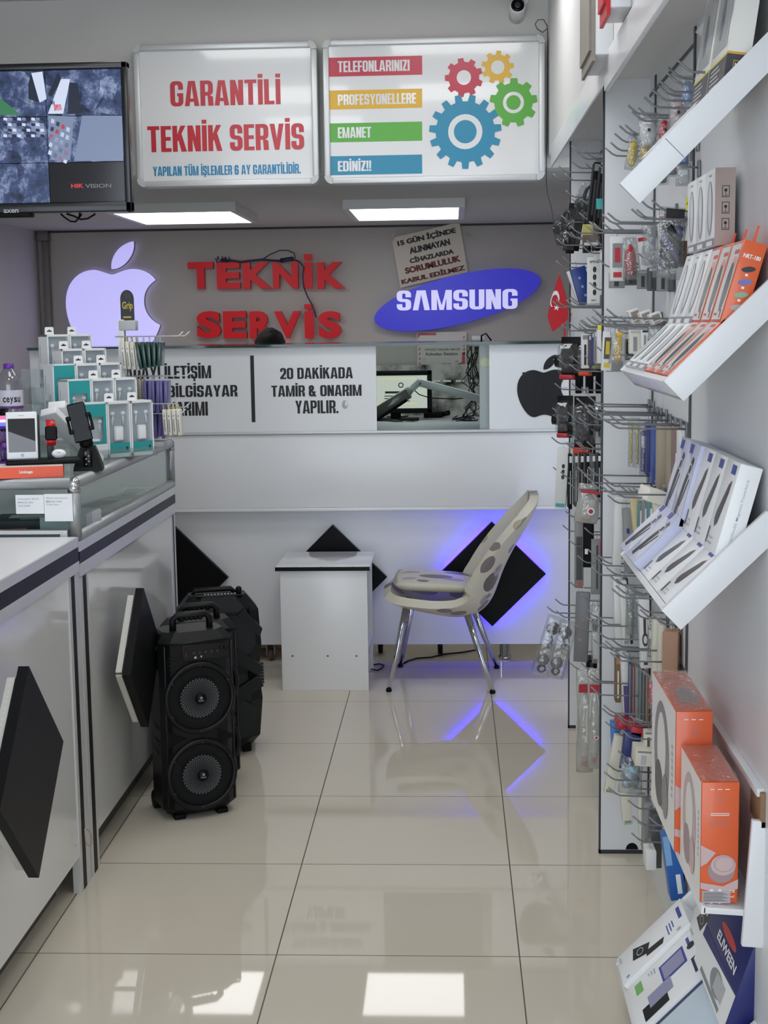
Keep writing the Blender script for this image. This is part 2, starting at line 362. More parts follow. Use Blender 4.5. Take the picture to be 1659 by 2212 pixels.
# ================================================================ the room
ZLOW, ZTOP, YLIN, YBACK, XR, XSOF = 2.164, 2.86, 5.88, 9.0, .547, .39
def tile_material():
    M = bpy.data.materials.new('polished_tiles'); M.use_nodes = True; nt = M.node_tree; b = nt.nodes['Principled BSDF']; N = nt.nodes.new
    tc = N('ShaderNodeTexCoord'); mp = N('ShaderNodeMapping'); mp.inputs['Location'].default_value = (.445102/.6+10, -3.337343/.6+10, 0); mp.inputs['Scale'].default_value = (1/.6, 1/.6, 1)
    nt.links.new(tc.outputs['Object'], mp.inputs['Vector']); sp = N('ShaderNodeSeparateXYZ'); nt.links.new(mp.outputs[0], sp.inputs[0])
    ms = []
    for ax in (0, 1):
        fr = N('ShaderNodeMath'); fr.operation = 'FRACT'; nt.links.new(sp.outputs[ax], fr.inputs[0])
        a = N('ShaderNodeMath'); a.operation = 'SUBTRACT'; a.inputs[1].default_value = .5; nt.links.new(fr.outputs[0], a.inputs[0])
        c = N('ShaderNodeMath'); c.operation = 'ABSOLUTE'; nt.links.new(a.outputs[0], c.inputs[0])
        g = N('ShaderNodeMath'); g.operation = 'GREATER_THAN'; g.inputs[1].default_value = .4972; nt.links.new(c.outputs[0], g.inputs[0]); ms.append(g)
    mx = N('ShaderNodeMath'); mx.operation = 'MAXIMUM'; nt.links.new(ms[0].outputs[0], mx.inputs[0]); nt.links.new(ms[1].outputs[0], mx.inputs[1])
    n1 = N('ShaderNodeTexNoise'); n1.inputs['Scale'].default_value = 1.3; n1.inputs['Detail'].default_value = 6; nt.links.new(tc.outputs['Object'], n1.inputs['Vector'])
    cr = N('ShaderNodeMix'); cr.data_type = 'RGBA'; cr.inputs[6].default_value = lin('#cfc6b2'); cr.inputs[7].default_value = lin('#d6cebf'); nt.links.new(n1.outputs['Fac'], cr.inputs[0])
    c2 = N('ShaderNodeMix'); c2.data_type = 'RGBA'; c2.inputs[7].default_value = lin('#5d5648'); nt.links.new(mx.outputs[0], c2.inputs[0]); nt.links.new(cr.outputs[2], c2.inputs[6])
    nt.links.new(c2.outputs[2], b.inputs['Base Color'])
    rg = N('ShaderNodeMapRange'); rg.inputs[3].default_value = .03; rg.inputs[4].default_value = .6; nt.links.new(mx.outputs[0], rg.inputs[0]); nt.links.new(rg.outputs[0], b.inputs['Roughness'])
    b.inputs['Specular IOR Level'].default_value = .38
    return M
TILE = tile_material()
backpaint = mat('grey_back_wall', '#bab4ae', .45, noise=(1.2, .05))
sidepaint = mat('grey_side_wall', '#c3bfc3', .7, noise=(1.5, .05), bump=(60, .1))
ceilpaint = mat('ceiling_paint', '#c9c8c6', .8, noise=(1.2, .04), bump=(40, .1))
linpaint = mat('lintel_paint', '#d6d4cf', .75, noise=(1.3, .06), bump=(50, .15))

b = MB(); b.box((-2.7, -1.5, -.05), (1.0, 9.1, 0)); struct('floor', b, TILE)
b = MB(); b.box((-2.7, YBACK, 0), (1.0, 9.1, 2.3)); struct('wall_back', b, backpaint)
b = MB(); b.box((-2.7, -1.5, 0), (-2.6, 9.0, 2.9)); struct('wall_left', b, sidepaint)
b = MB(); b.box((XR, -.3, 0), (XR+.1, 5.46, 2.9)); struct('wall_right', b, white2)
b = MB(); b.box((.8, 5.46, 0), (.9, 9.0, 2.3)); struct('wall_right_rear', b, sidepaint)
b = MB(); b.box((XSOF, -.3, 2.20), (XR, 5.86, 2.86)); struct('wall_right_upper', b, paint)
b = MB(); b.box((-2.6, YLIN, ZLOW), (.8, YLIN+.12, 2.9)); struct('wall_lintel', b, linpaint)
b = MB(); b.box((-2.6, YLIN+.12, ZLOW), (.8, 9.0, ZLOW+.1)); struct('ceiling_rear', b, ceilpaint)
b = MB(); b.box((-2.6, -1.5, ZTOP), (XSOF, YLIN, ZTOP+.1)); struct('ceiling', b, ceilpaint)
# thin dark shadow gap trim where the rear wall meets the ceiling, and the pipe in the corner
b = MB(); b.box((-2.53, 8.985, 2.152), (.8, 9.0, 2.164)); struct('trim_1', b, dark)
b = MB(); a = PY(80, 520, 8.96); b.box((-2.56, 8.93, 0), (-2.52, 8.99, 2.10), bev=.006); b.box((-2.585, 8.92, 2.10), (-2.515, 8.995, 2.15), bev=.004); struct('trim_2', b, mat('pipe_grey', '#77736f', .5))
# header boards along the upper right wall
for n, (y0, y1, z0, z1, x) in enumerate(((1.9, 3.62, 2.105, 2.19, .378), (3.60, 5.6, 2.135, 2.215, .384))):
    b = MB(); b.box((x, y0, z0), (XSOF, y1, z1), bev=.002); struct('trim_%d' % (n+3), b, white)
# crack over the header boards
b = MB()
pts = [PX(x, y, XSOF-.002) for x, y in ((1333, 121), (1322, 134), (1312, 150), (1298, 168), (1286, 188), (1272, 214), (1259, 236), (1246, 252), (1238, 249), (1228, 268), (1212, 290))]
b.tube(pts, [.004, .003, .0025, .002, .002, .002, .0015, .002, .002, .0015, .001], 0, 5); struct('trim_5', b, mat('crack', '#6a6863', .9))
# right wall lower: smooth panel joint strips and slot rails of the slatted part
def lamp(name, label, x0, y0, x1, y1, zc, s, warm='#ffffff', frame=.03):
    t = thing(name, label, 'ceiling light', ((x0+x1)/2, (y0+y1)/2, zc), 0)
    w, d = (x1-x0)/2, (y1-y0)/2; q = MB()
    q.box((-w-frame, -d-frame, -.045), (w+frame, -d, 0)); q.box((-w-frame, d, -.045), (w+frame, d+frame, 0))
    q.box((-w-frame, -d, -.045), (-w, d, 0)); q.box((w, -d, -.045), (w+frame, d, 0)); part('frame', q, mat('lamp_frame', '#d8d8d6', .4), t)
    q = MB(); q.box((-w, -d, -.038), (w, d, -.03)); part('diffuser', q, glow(name+'_light', warm, s), t)
    return t
BL = RY(757, 453, 992, 453.1, 7.2)
lamp('ceiling_light', 'square lit ceiling panel above the red SERVİS letters, right of the two', -.505, 7.2, .04, 7.98, ZLOW, BACK_LAMP)
lamp('ceiling_light', 'square lit ceiling panel behind the hanging television, left of the two', -1.69, 7.2, -1.10, 7.98, ZLOW, BACK_LAMP)
for x, y in ((-.85, 2.4), (-.85, 3.5), (.03, 3.5), (-.85, 4.9), (.03, 4.9)):
    if 1:
        t = lamp('ceiling_light', 'square lit ceiling panel over the shop floor', x-.3, y-.3, x+.3, y+.3, ZTOP, FRONT_LAMP); t['group'] = 'ceiling panels over the shop floor'
# ================================================================ signs on the lintel, television, camera
SGN = 5.80
def sign(name, label, pts, graphics):
    """pts: four picture corners TL TR BR BL measured on the sign plane"""
    X0 = (PY(*pts[0], SGN).x+PY(*pts[3], SGN).x)/2; X1 = (PY(*pts[1], SGN).x+PY(*pts[2], SGN).x)/2
    Z1 = (PY(*pts[0], SGN).z+PY(*pts[1], SGN).z)/2; Z0 = (PY(*pts[3], SGN).z+PY(*pts[2], SGN).z)/2
    t = thing(name, label, 'sign', ((X0+X1)/2, SGN, Z0)); fw = .024
    b = MB(t); b.box((X0+.01, SGN-.004, Z0+.01), (X1-.01, SGN+.07, Z1-.01), 0)
    mats = [mat('sign_face', '#e6e7e7', .12, coat=.5)]; graphics(b, mats, FY(SGN-.0045)); part('face', b, mats, t)
    b = MB(t); cr = .03
    for x0, z0, x1, z1 in ((X0+cr, Z0, X1-cr, Z0+fw), (X0+cr, Z1-fw, X1-cr, Z1), (X0, Z0+cr, X0+fw, Z1-cr), (X1-fw, Z0+cr, X1, Z1-cr)):
        b.box((x0, SGN-.018, z0), (x1, SGN+.06, z1), bev=.004)
    part('frame', b, aluw, t)
    for sx, cx in ((1, X0), (-1, X1)):
        for sz, cz in ((1, Z0), (-1, Z1)):
            b = MB(t); p = [(cx+sx*cr*1.05, cz+sz*fw), (cx+sx*cr*1.05, cz)]+[(cx+sx*cr*(1-math.sin(a)), cz+sz*cr*(1-math.cos(a))) for a in [R_(15*i) for i in range(7)]]+[(cx, cz+sz*cr*1.05), (cx+sx*fw, cz+sz*cr*1.05), (cx+sx*fw, cz+sz*fw)]
            if sx*sz > 0: p = p[::-1]
            b.prism(p, .075, 0, FY(SGN-.02) @ T((0, 0, -.073))); part('corner_cap', b, mat('corner_cap', '#c3c5c4', .35), t)
    return t
def rpx(px): return RY(*px, SGN)
def g1(b, mats, F):
    mats += [mat('sign_red', '#c3303c', .3), txtb]
    itext(b, 'GARANTİLİ', *rpx((368, 162, 606, 228)), 1, F)
    itext(b, 'TEKNİK SERVİS', *rpx((319, 258, 657, 326)), 1, F)
    itext(b, 'YAPILAN TÜM İŞLEMLER 6 AY GARANTİLİDİR.', *rpx((331, 353, 650, 382)), 2, F)
def gear(cx, cy, R, r, n, ph=0):
    p = []
    for i in range(n):
        a = 2*math.pi*i/n+ph; h = math.pi/n
        for da, rad in ((-.98*h*.62, r), (-.40*h, R), (.40*h, R), (.98*h*.62, r), (1.0*h, r)): p.append((cx+rad*math.cos(a+da), cy+rad*math.sin(a+da)))
    return p
def g2(b, mats, F):
    cols = ['#c03048', '#e0b02c', '#58ab3a', '#1c87ab', '#e8e9ea']
    mats += [mat('sign_'+c[1:], c, .3) for c in cols[:4]]+[mats[0]]
    for i, (t, y, x1, ty0, ty1) in enumerate((('TELEFONLARINIZI', 123, 885, 131, 155), ('PROFESYONELLERE', 194, 899, 203, 226), ('EMANET', 265, 802, 275, 298), ('EDİNİZ!!', 336, 802, 343, 370))):
        b.rect(*rpx((708, y, 912, y+41)), 1+i, F, .0003); itext(b, t, *rpx((730, ty0, x1, ty1)), 5, F, z=.0008)
    k = SGN/FPX
    for x, y, R, r, n, c, hole, inner, ph in ((1002, 168, 40, 32, 9, 1, 15, 0, .35), (1075, 146, 34, 26, 9, 2, 14, 0, .1), (1109, 222, 50, 40, 9, 3, 22, 15, .15), (1005, 285, 76, 62, 15, 4, 36, 24, .1)):
        p = PY(x, y, SGN); zg = .0003+c*.0005; b.poly(gear(p.x, p.z, R*k, r*k, n, ph), c, F, zg)
        b.disc(p.x, p.z, hole*k, 5, F, zg+.0004)
        if inner: b.disc(p.x, p.z, inner*k, c, F, zg+.0008)
sign('signboard', 'white framed sign reading GARANTİLİ TEKNİK SERVİS in red', [(287, 98), (684, 90), (690, 399), (300, 405)], g1)
sign('signboard', 'white framed sign with coloured gears and four coloured text bars', [(697, 88), (1178, 76), (1175, 390), (702, 398)], g2)

def screen_material():
    M = bpy.data.materials.new('camera_feed_screen'); M.use_nodes = True; nt = M.node_tree; b = nt.nodes['Principled BSDF']; N = nt.nodes.new
    tc = N('ShaderNodeTexCoord'); v = N('ShaderNodeTexVoronoi'); v.inputs['Scale'].default_value = 26; v.feature = 'F1'
    n = N('ShaderNodeTexNoise'); n.inputs['Scale'].default_value = 13; n.inputs['Detail'].default_value = 10; n.inputs['Roughness'].default_value = .75
    nt.links.new(tc.outputs['Object'], v.inputs['Vector']); nt.links.new(tc.outputs['Object'], n.inputs['Vector'])
    mx = N('ShaderNodeMix'); mx.data_type = 'RGBA'; mx.inputs[0].default_value = .18; nt.links.new(n.outputs['Fac'], mx.inputs[6]); nt.links.new(v.outputs['Color'], mx.inputs[7])
    cr = N('ShaderNodeValToRGB'); e = cr.color_ramp.elements; e[0].position = .36; e[0].color = lin('#0d1322'); e[1].position = .72; e[1].color = lin('#aebddd')
    e.new(.52).color = lin('#3a4a70'); nt.links.new(mx.outputs[2], cr.inputs[0])
    b.inputs['Base Color'].default_value = (.01, .01, .012, 1); b.inputs['Roughness'].default_value = .08
    nt.links.new(cr.outputs[0], b.inputs['Emission Color']); b.inputs['Emission Strength'].default_value = .26; return M
TVY = 4.8
t = thing('television', 'black hanging television showing a grid of camera views', 'television', PY(100, 462, TVY))
X0, Z0, X1, Z1 = RY(-330, 140, 281, 462, TVY)
b = MB(t); bz = .022
for x0, z0, x1, z1 in ((X0, Z0, X1, Z0+.033), (X0, Z1-bz, X1, Z1), (X0, Z0, X0+bz, Z1), (X1-bz, Z0, X1, Z1)): b.box((x0, TVY-.012, z0), (x1, TVY+.03, z1), 0, .004)
a = RY(8, 452, 40, 460, TVY-.012); b.text('axen', a[0], a[1], a[2], a[3], 1, FY(TVY-.0125), bold=.02)
part('bezel', b, [mat('tv_bezel', '#17181b', .25), mat('tv_logo', '#b9bcc0', .3)], t)
b = MB(t); b.box((X0+.01, TVY+.028, Z0+.02), (X1-.01, TVY+.07, Z1-.02), 0, .01); part('back_cover', b, blackm, t)
b = MB(t); F = FY(TVY-.002); feed = screen_material(); xs = [X0+bz, X0+bz+(X1-X0-2*bz)*.52, PY(103, 300, TVY).x, X1-bz]
zs = [Z0+.033, PY(200, 350, TVY).z, PY(200, 250, TVY).z, Z1-bz]
mats = [feed, mat('screen_off', '#0c0d11', .08), mat('screen_red', '#4a1416', .3, emit='#c03030', es=.25), mat('screen_grey', '#2a2a2c', .3, emit='#666666', es=.2),
        mat('screen_card', '#222', .2, emit='#b9c3d8', es=.3), mat('screen_green', '#222', .2, emit='#2f6f4a', es=.28), mat('screen_dark', '#111', .2, emit='#1a2133', es=.28), mat('screen_floor', '#111', .2, emit='#6d7a96', es=.3)]
for i in range(3):
    for j in range(3): b.rect(xs[i]+.001, zs[j]+.001, xs[i+1]-.001, zs[j+1]-.001, 1 if (i, j) == (2, 0) else 0, F)
def sp(pts, mi): b.poly([(PY(x, y, TVY).x, PY(x, y, TVY).z) for x, y in pts][::-1], mi, F, .0008)
sp([(68, 158), (92, 155), (101, 214), (86, 222)], 4); sp([(62, 180), (68, 158), (86, 222), (62, 214)], 6); sp([(104, 205), (126, 155), (134, 172), (112, 210)], 6)
sp([(132, 171), (152, 171), (137, 246), (104, 246)], 4); sp([(150, 178), (168, 180), (176, 245), (146, 247)], 6); sp([(0, 211), (44, 247), (0, 249)], 5)
sp([(178, 250), (264, 250), (267, 348), (160, 348)], 7); sp([(104, 250), (160, 252), (152, 346), (110, 346)], 7)
sp([(116, 226), (132, 226), (135, 238), (118, 240)], 2); sp([(108, 218), (118, 218), (119, 226), (109, 226)], 6)
for k in range(5):
    for q in range(4): sp([(112+q*11-k*1.5, 256+k*17+q*6), (119+q*11-k*1.5, 259+k*17+q*6), (117+q*11-k*1.5, 268+k*17+q*6), (110+q*11-k*1.5, 265+k*17+q*6)], (4, 6, 2, 4)[(q+k) % 4])
for k in range(4):
    for q in range(9): sp([(8+q*10, 254+k*12), (16+q*10, 255+k*12), (16+q*10, 261+k*12), (8+q*10, 260+k*12)], (4, 6, 7)[(q*2+k) % 3])
a = RY(154, 397, 181, 406, TVY); b.text('HIK', *a, 2, F); a = RY(184, 397, 241, 406, TVY); b.text('VISION', *a, 3, F)
part('screen', b, mats, t)
b = MB(t); xm = PY(20, 460, TVY).x; b.box((xm-.10, TVY-.01, Z0-.012), (xm+.075, TVY+.04, Z0+.002), 0, .004); part('sensor_bar', b, blackm, t)
b = MB(t); xc = (X0+X1)/2; b.tube([(xc, TVY+.09, Z1-.2), (xc, TVY+.09, ZTOP)], .018, 0, 12); b.box((xc-.12, TVY+.065, Z0+.15), (xc+.12, TVY+.09, Z1-.08), 0); part('mount', b, blackm, t)
for c in (((131, 462), (140, 470), (152, 478), (163, 479), (170, 472), (176, 462)), ((144, 462), (160, 467), (175, 474), (190, 472), (206, 462)), ((170, 470), (172, 464), (172, 460), (171, 455))):
    b = MB(t); b.tube([PY(x, y, TVY+.05) for x, y in c], .0032, 0, 6); part('cable', b, blackm, t)
# security camera under the ceiling
p = PY(1118, 13, 5.80); t = thing('security_camera', 'small round security camera above the gear sign', 'camera', p)
b = MB(t); F = basis(p, (1, 0, 0), (0, .25, .97), (0, -.97, .25)); b.lathe([(.02, -.10), (.032, -.09), (.032, .0), (.028, .006)], 0, 20, F); part('housing', b, white, t)
b = MB(t); b.lathe([(.026, .0), (.026, .009), (.012, .007)], 0, 20, F); b.lathe([(.012, .004), (.012, .009), (.004, .0085)], 1, 16, F); part('lens', b, [blackg, mat('lens_glass', '#3a3f45', .05)], t)
b = MB(t); b.tube([p+Vector((.0, .06, 0)), p+Vector((.03, .075, .03)), p+Vector((.045, .08, .06))], .012, 0, 8); part('bracket', b, white, t)
# grey wire by the sign corner
b = MB(); pts = [PY(x, y, 5.84) for x, y in ((1182, 62), (1172, 70), (1160, 62), (1156, 52), (1162, 43), (1174, 42), (1182, 56), (1183, 90), (1182, 240), (1180, 392), (1183, 420), (1190, 445), (1196, 480), (1199, 510))]
soloW('wire', 'thin dark wire running down beside the gear sign', 'wire', *(lambda: (b.tube(pts, .0018, 0, 5), b, dark)[1:])(), at=pts[-1])
# framed boards hung end-on high on the right wall
for lab, X, xa, xb, xr, yb, d, rd in (('white framed board hanging high on the right wall, the lower and larger of two', .34, 1280, 1256, 1325, 118, .05, 0), ('white and red board at the very top of the right wall', .338, 1312, 1295, 1345, 16, .055, 1)):
    ya = X/(PX(xa, yb, X).x/PX(xa, yb, X).y); yb2 = PX(xb, yb, X).y; z0 = PX(xa, yb, X).z
    t = thing('framed_board', lab, 'board', (XSOF, ya, z0)); b = MB(t)
    b.box((X+.008, ya, z0), (XSOF, yb2, 2.80), 0, .003); part('board', b, [white2], t) if rd else part('board', b, white2, t)
    b = MB(t); b.box((X, ya+.012, z0-.012), (X+.008, yb2-.004, 2.80), 0); b.box((X-.006, ya+.03, z0+.015), (X, yb2-.02, 2.8), 0); part('front_sheet', b, redp if rd else mat('aged_sheet', '#8b857c', .6, noise=(30, .15)), t)
# ================================================================ rear wall signs
APPLE = "318.7 268.7 318.5 232 335.1 204.3 368.7 183.9 349.9 157 321.5 142.2 284 139.3 248.5 136.5 209.7 160 195.5 160 180.5 160 146.1 140.3 119.1 140.3 63.3 141.2 4 184.8 4 273.5 4 299.7 8.8 326.8 18.4 354.7 31.2 391.4 77.4 481.4 125.6 479.9 150.8 479.3 168.6 462 201.4 462 233.2 462 249.7 479.9 277.8 479.9 326.4 479.2 368.2 397.4 380.4 360.6 315.2 329.9 318.7 270.6 318.7 268.7"
LEAF = "262.1 104.5 289.4 72.1 286.9 42.6 286.1 32 262 33.4 234.1 48.4 218.2 66.9 200.7 86.7 190.4 111.2 192.6 138.8 218.7 140.8 242.6 127.4 262.1 104.5"
def svg(s, n=9):
    v = [float(x) for x in s.split()]; P = list(zip(v[::2], v[1::2])); out = []
    for i in range(0, len(P)-1, 3):
        a, b, c, d = P[i:i+4]
        for k in range(n):
            t = k/n; q = 1-t
            out.append(tuple(q**3*a[j]+3*q*q*t*b[j]+3*q*t*t*c[j]+t**3*d[j] for j in (0, 1)))
    return [((x-4)/377, (480-y)/377) for x, y in out]
def apple_at(x0, x1, y_top, Y):
    """picture span of the body (left, right) and the leaf tip row -> scale, origin in room units"""
    a = PY(x0, y_top, Y); b = PY(x1, y_top, Y); k = (b.x-a.x); return a.x, a.z-(480-32)/377*k, k
# lit apple
YB = 8.985; x0, z0, k = apple_at(137, 341, 524, YB-.05)
t = thing('wall_sign', 'pale violet lit apple shape on the grey rear wall', 'sign', (x0+k/2, YB, z0)); F = basis((x0, YB-.015, z0), (k, 0, 0), (0, 0, k), (0, -1, 0))
lit = mat('lit_apple', '#cfcdf0', .4, emit='#b3aef2', es=.19); edge = mat('sign_edge', '#9a98a8', .5)
for nm, s in (('body', APPLE), ('leaf', LEAF)):
    b = MB(t); b.prism(svg(s)[::-1], .04, 0, F, side=1); part(nm, b, [lit, edge], t)
# red channel letters, one by one
rl = mat('red_acrylic', '#c4101c', .35, spec=.3, emit='#c01018', es=.04); rs = mat('letter_side', '#5a0c12', .5)
def letters(word, spans, y0, y1, ydot, row):
    for ch, (a, c) in zip(word, spans):
        X0, Z0, X1, Z1 = RY(a, ydot if ch == 'İ' else y0, c, y1, YB-.045)
        b = MB(); Fz = FY(YB)
        if ch == 'İ': zt = PY((a+c)/2, y0, YB-.045).z; b.box((X0, Z0, .012), (X1, zt, .047), 0, M=Fz); b.box((X0, zt+.012, .012), (X1, Z1, .047), 0, M=Fz)
        else: b.text(ch, X0, Z0, X1, Z1, 0, Fz, z=.012, bold=.05, depth=.035, side=1, res=6)
        w = 'TEKNİK' if row == 1 else 'SERVİS'; i = spans.index((a, c)); nth = ('first', 'second', 'third', 'fourth', 'fifth', 'last')[i]
        soloW('channel_letter', 'red raised letter %s, %s letter of %s on the rear wall' % (ch, nth, w), 'letter', b, [rl, rs], ((X0+X1)/2, YB, Z0), group='red letters spelling '+w)
letters('TEKNİK', [(406, 461), (468, 519), (524, 588), (589, 644), (657, 674), (685, 746)], 566, 624, 549, 1)
letters('SERVİS', [(425, 477), (482, 533), (539, 592), (592, 650), (658, 677), (688, 737)], 672, 731, 657, 2)
# cable lying over TEKNİK, wires above
cab = mat('blue_black_cable', '#1d2146', .4)
b = MB(); C = lambda pts, r: b.tube([PY(x, y, YB-.06) for x, y in pts], r, 0, 6)
C(((478, 562), (500, 563), (520, 566), (545, 563), (565, 561), (590, 563), (612, 564)), .007); C(((606, 563), (634, 559)), .014)
C(((566, 561), (585, 549), (604, 541), (622, 541), (635, 547), (638, 557), (631, 562)), .0035)
C(((636, 561), (648, 566), (656, 578), (654, 598), (656, 620), (664, 640), (674, 658), (681, 678), (683, 686)), .0045)
for i in range(14):
    x = 468+i*2.2; C(((x, 567), (x+random.uniform(-4, 4), 562), (x+random.uniform(-6, 6), 556+random.uniform(-3, 3))), .0022)
soloW('cable', 'dark blue cable hanging loosely over the red TEKNİK letters', 'cable', b, cab, PY(560, 562, YB))
# samsung oval
t = thing('wall_sign', 'blue lit oval sign with white capital letters on the rear wall', 'sign', PY(987, 648, YB)); c = PY(987, 648, YB-.05); kk = YB/FPX
ang = R_(13); F = basis((c.x, YB-.015, c.z), (math.cos(ang), 0, math.sin(ang)), (-math.sin(ang), 0, math.cos(ang)), (0, -1, 0))
b = MB(t); b.prism([(180*kk*math.cos(2*math.pi*i/64), 51*kk*math.sin(2*math.pi*i/64)) for i in range(64)], .05, 0, F, side=1)
part('panel', b, [mat('lit_blue', '#150e98', .3, emit='#2a22c8', es=.12), edge], t)
b = MB(t); itext(b, 'SΛMSUNG', *RY(857, 626, 1118, 669, YB-.065), 0, FY(YB-.066)); part('lettering', b, mat('lit_white', '#dcdcf6', .4, emit='#c4c2f4', es=.15), t)
# paper notice
t = thing('notice', 'crooked paper notice taped above the blue oval sign', 'notice', PY(930, 560, YB)); a, bq, d = PY(865, 622, YB-.01), PY(1011, 588, YB-.01), PY(846, 514, YB-.01)
w = (bq-a).length; h = (d-a).length; ux = (bq-a)/w; uz = Vector((-ux.z, 0, ux.x)); uzl = (d-a)-ux*(d-a).dot(ux); F = basis(a, ux, uzl.normalized(), (0, -1, 0)); hh = uzl.length; sk = (d-a).dot(ux)/hh
b = MB(t); b.poly([(0, 0), (w, 0), (w+sk*hh, hh), (sk*hh, hh)], 0, F)
for i, (s, u0, u1, c) in enumerate((('15 GÜN İÇİNDE', .07, .93, 1), ('ALINMAYAN', .22, .82, 1), ('CİHAZLARDA', .20, .85, 1), ('SORUMLULUK', .11, .93, 2), ('KABUL EDİLMEZ', .03, .97, 2))):
    v = hh*(.79-i*.183); o = sk*v; b.text(s, u0*w+o, v, u1*w+o, v+hh*(.155 if i in (0,) else .125), c, F, bold=.035, fat=.03)
part('sheet', b, [mat('notice_paper', '#e3d9ca', .7), txtk, mat('brown_red_print', '#6d2f2c', .6)], t)
for x, y, dx, dy in ((848, 508, -8, 18), (1005, 505, 20, 12), (1007, 558, 14, 14)):
    b = MB(t); p, q = PY(x, y, YB-.012), PY(x+dx, y+dy, YB-.012); b.quad(p, p+Vector((.02, 0, .006)), q+Vector((.02, 0, 0)), q); part('tape', b, glass('tape', '#d8d5cf', .05, .3, .3), t)
# certificate pinned to the wall
t = thing('certificate', 'red bordered certificate in a clear sleeve pinned to the rear wall', 'certificate', PY(954, 800, 8.97)); X0, Z0, X1, Z1 = RY(901, 717, 1008, 800, 8.965); F = FY(8.965)
b = MB(t); b.rect(X0, Z0, X1, Z1, 0, F); W_, H_ = X1-X0, Z1-Z0
b.poly([(X0+.005, Z1-.005), (X0+.005, Z1-.04), (X0+.02, Z1-.02), (X0+.12, Z1-.02), (X0+.12, Z1-.005)], 1, F, .0006); b.poly([(X1-.01, Z0+.03), (X1-.01, Z0+.11), (X1-.03, Z0+.11), (X1-.03, Z0+.05), (X1-.09, Z0+.03)], 1, F, .0006)
for i in range(5): b.poly([(X0+.012, Z1-.07-i*.03), (X0+.012, Z1-.085-i*.03), (X0+.02, Z1-.08-i*.03), (X0+.02, Z1-.065-i*.03)], 1, F, .0006); b.poly([(X1-.02, Z1-.03-i*.025), (X1-.02, Z1-.045-i*.025), (X1-.012, Z1-.04-i*.025), (X1-.012, Z1-.025-i*.025)], 1, F, .0006); b.poly([(X1-.10-i*.012, Z0+.03), (X1-.108-i*.012, Z0+.045), (X1-.103-i*.012, Z0+.045), (X1-.095-i*.012, Z0+.03)], 1, F, .0006)
b.text('YETKİLİ TEKNİK SERVİS', X0+.045, Z1-.115, X1-.04, Z1-.10, 2, F); b.text('Kabadayı İletişim', X0+.055, Z1-.15, X1-.055, Z1-.122, 2, F)
for i in range(3): b.rect(X0+.06+i*.01, Z1-.165-i*.013, X1-.06-i*.015, Z1-.168-i*.013, 3, F, .0006)
b.rect(X0+.03, Z0+.05, X0+.055, Z0+.08, 3, F, .0006); b.text('NO', X1-.07, Z0+.05, X1-.05, Z0+.06, 2, F); part('sheet', b, [mat('certificate_paper', '#cdc6c2', .4), mat('certificate_red', '#b8545a', .5), mat('certificate_ink', '#5d5656', .6), lgrey], t)
b = MB(t); b.rect(X0, Z0-.012, X1, Z0-.0, 0, F, .001)
for i in range(9): b.disc(X0+.025+i*.031, Z0-.006, .004, 1, F, .0016, 10, .0025)
part('holder_strip', b, [card, dark], t)

# ================================================================ service counter
CY, CU_, CT = 6.44, 6.36, 1.455       # lower front, upper front, top
t = thing('service_counter', 'tall white service counter with lettered panels and a glass top', 'counter', (-.4, CY, 0)); counter = t
XL_, XE = -1.9, .79
zb = PY(800, 1392, CY).z; zo = PY(800, 1103, CU_).z; z1 = PY(800, 1096, CU_).z; zm = PY(800, 936, CU_).z
b = MB(t); b.box((XL_, CY, zb), (XE, CY+.018, zo+.01)); part('lower_panel', b, white, t)
b = MB(t); b.box((XL_, CU_, z1+.001), (XE, CU_+.018, zm-.002), 0, .001); b.box((XL_, CU_+.02, zo+.02), (XE, CU_+.06, zm)); part('front_panel', b, white, t)
b = MB(t); b.box((XL_, CU_-.004, zo), (XE, CY, z1), 0, .001); part('edge_strip', b, white, t)
b = MB(t); b.box((XL_, CU_-.012, zm), (XE, CU_+.55, zm+.012), 0, .001); part('shelf_rail', b, aluw, t)
for x in (XL_, XE-.02, -.5):
    b = MB(t); b.box((x, CY+.02, zb), (x+.02, CY+.5, zm)); part('side_panel', b, white2, t)
def cpx(px): return RY(*px, CU_+.006)
a = cpx((330, 746, 813, 931)); b = MB(t); b.box((XL_, CU_+.007, zm+.012), (a[2], CU_+.02, CT-.002), 0); F = FY(CU_+.0065)
b.rect(*cpx((542, 768, 550, 912)), 1, F, .0006)
for s, p in (('20 DAKİKADA', (605, 789, 762, 818)), ('TAMİR & ONARIM', (586, 827, 781, 856)), ('YAPILIR.', (638, 865, 731, 893))): itext(b, s, *cpx(p), 1, F)
for s, p in (('KABADAYI İLETİŞİM', (218, 785, 456, 824)), ('TELEFON & BİLGİSAYAR', (222, 828, 513, 858)), ('ALIM SATIM ONARIMI', (196, 869, 449, 899))): itext(b, s, *cpx(p), 1, F)
p = PY(745, 874, CU_); b.disc(p.x, p.z, .014, 2, F, .0008, 9, .02); b.disc(p.x+.006, p.z+.004, .006, 0, F, .0011, 8, .012)
part('lettered_panel', b, [white, txtk, mat('peeled_patch', '#b9b9b6', .7)], t, 'white panel lettered with the repair services')
xa = PY(1057, 830, CU_).x; b = MB(t); b.box((xa, CU_+.007, zm+.012), (XE, CU_+.02, CT-.002), 0)
x0, z0, k = apple_at(1117, 1231, 767, CU_); F = basis((x0, CU_+.0065, z0), (k, 0, 0), (0, 0, k), (0, -1, 0)); b.poly(svg(APPLE)[::-1], 1, F, .0006/k); b.poly(svg(LEAF)[::-1], 1, F, .0006/k)
b.rect(.10, .80, .16, .86, 2, F, .001/k); b.rect(.108, .808, .152, .852, 1, F, .0014/k)
rs_ = random.Random(3)
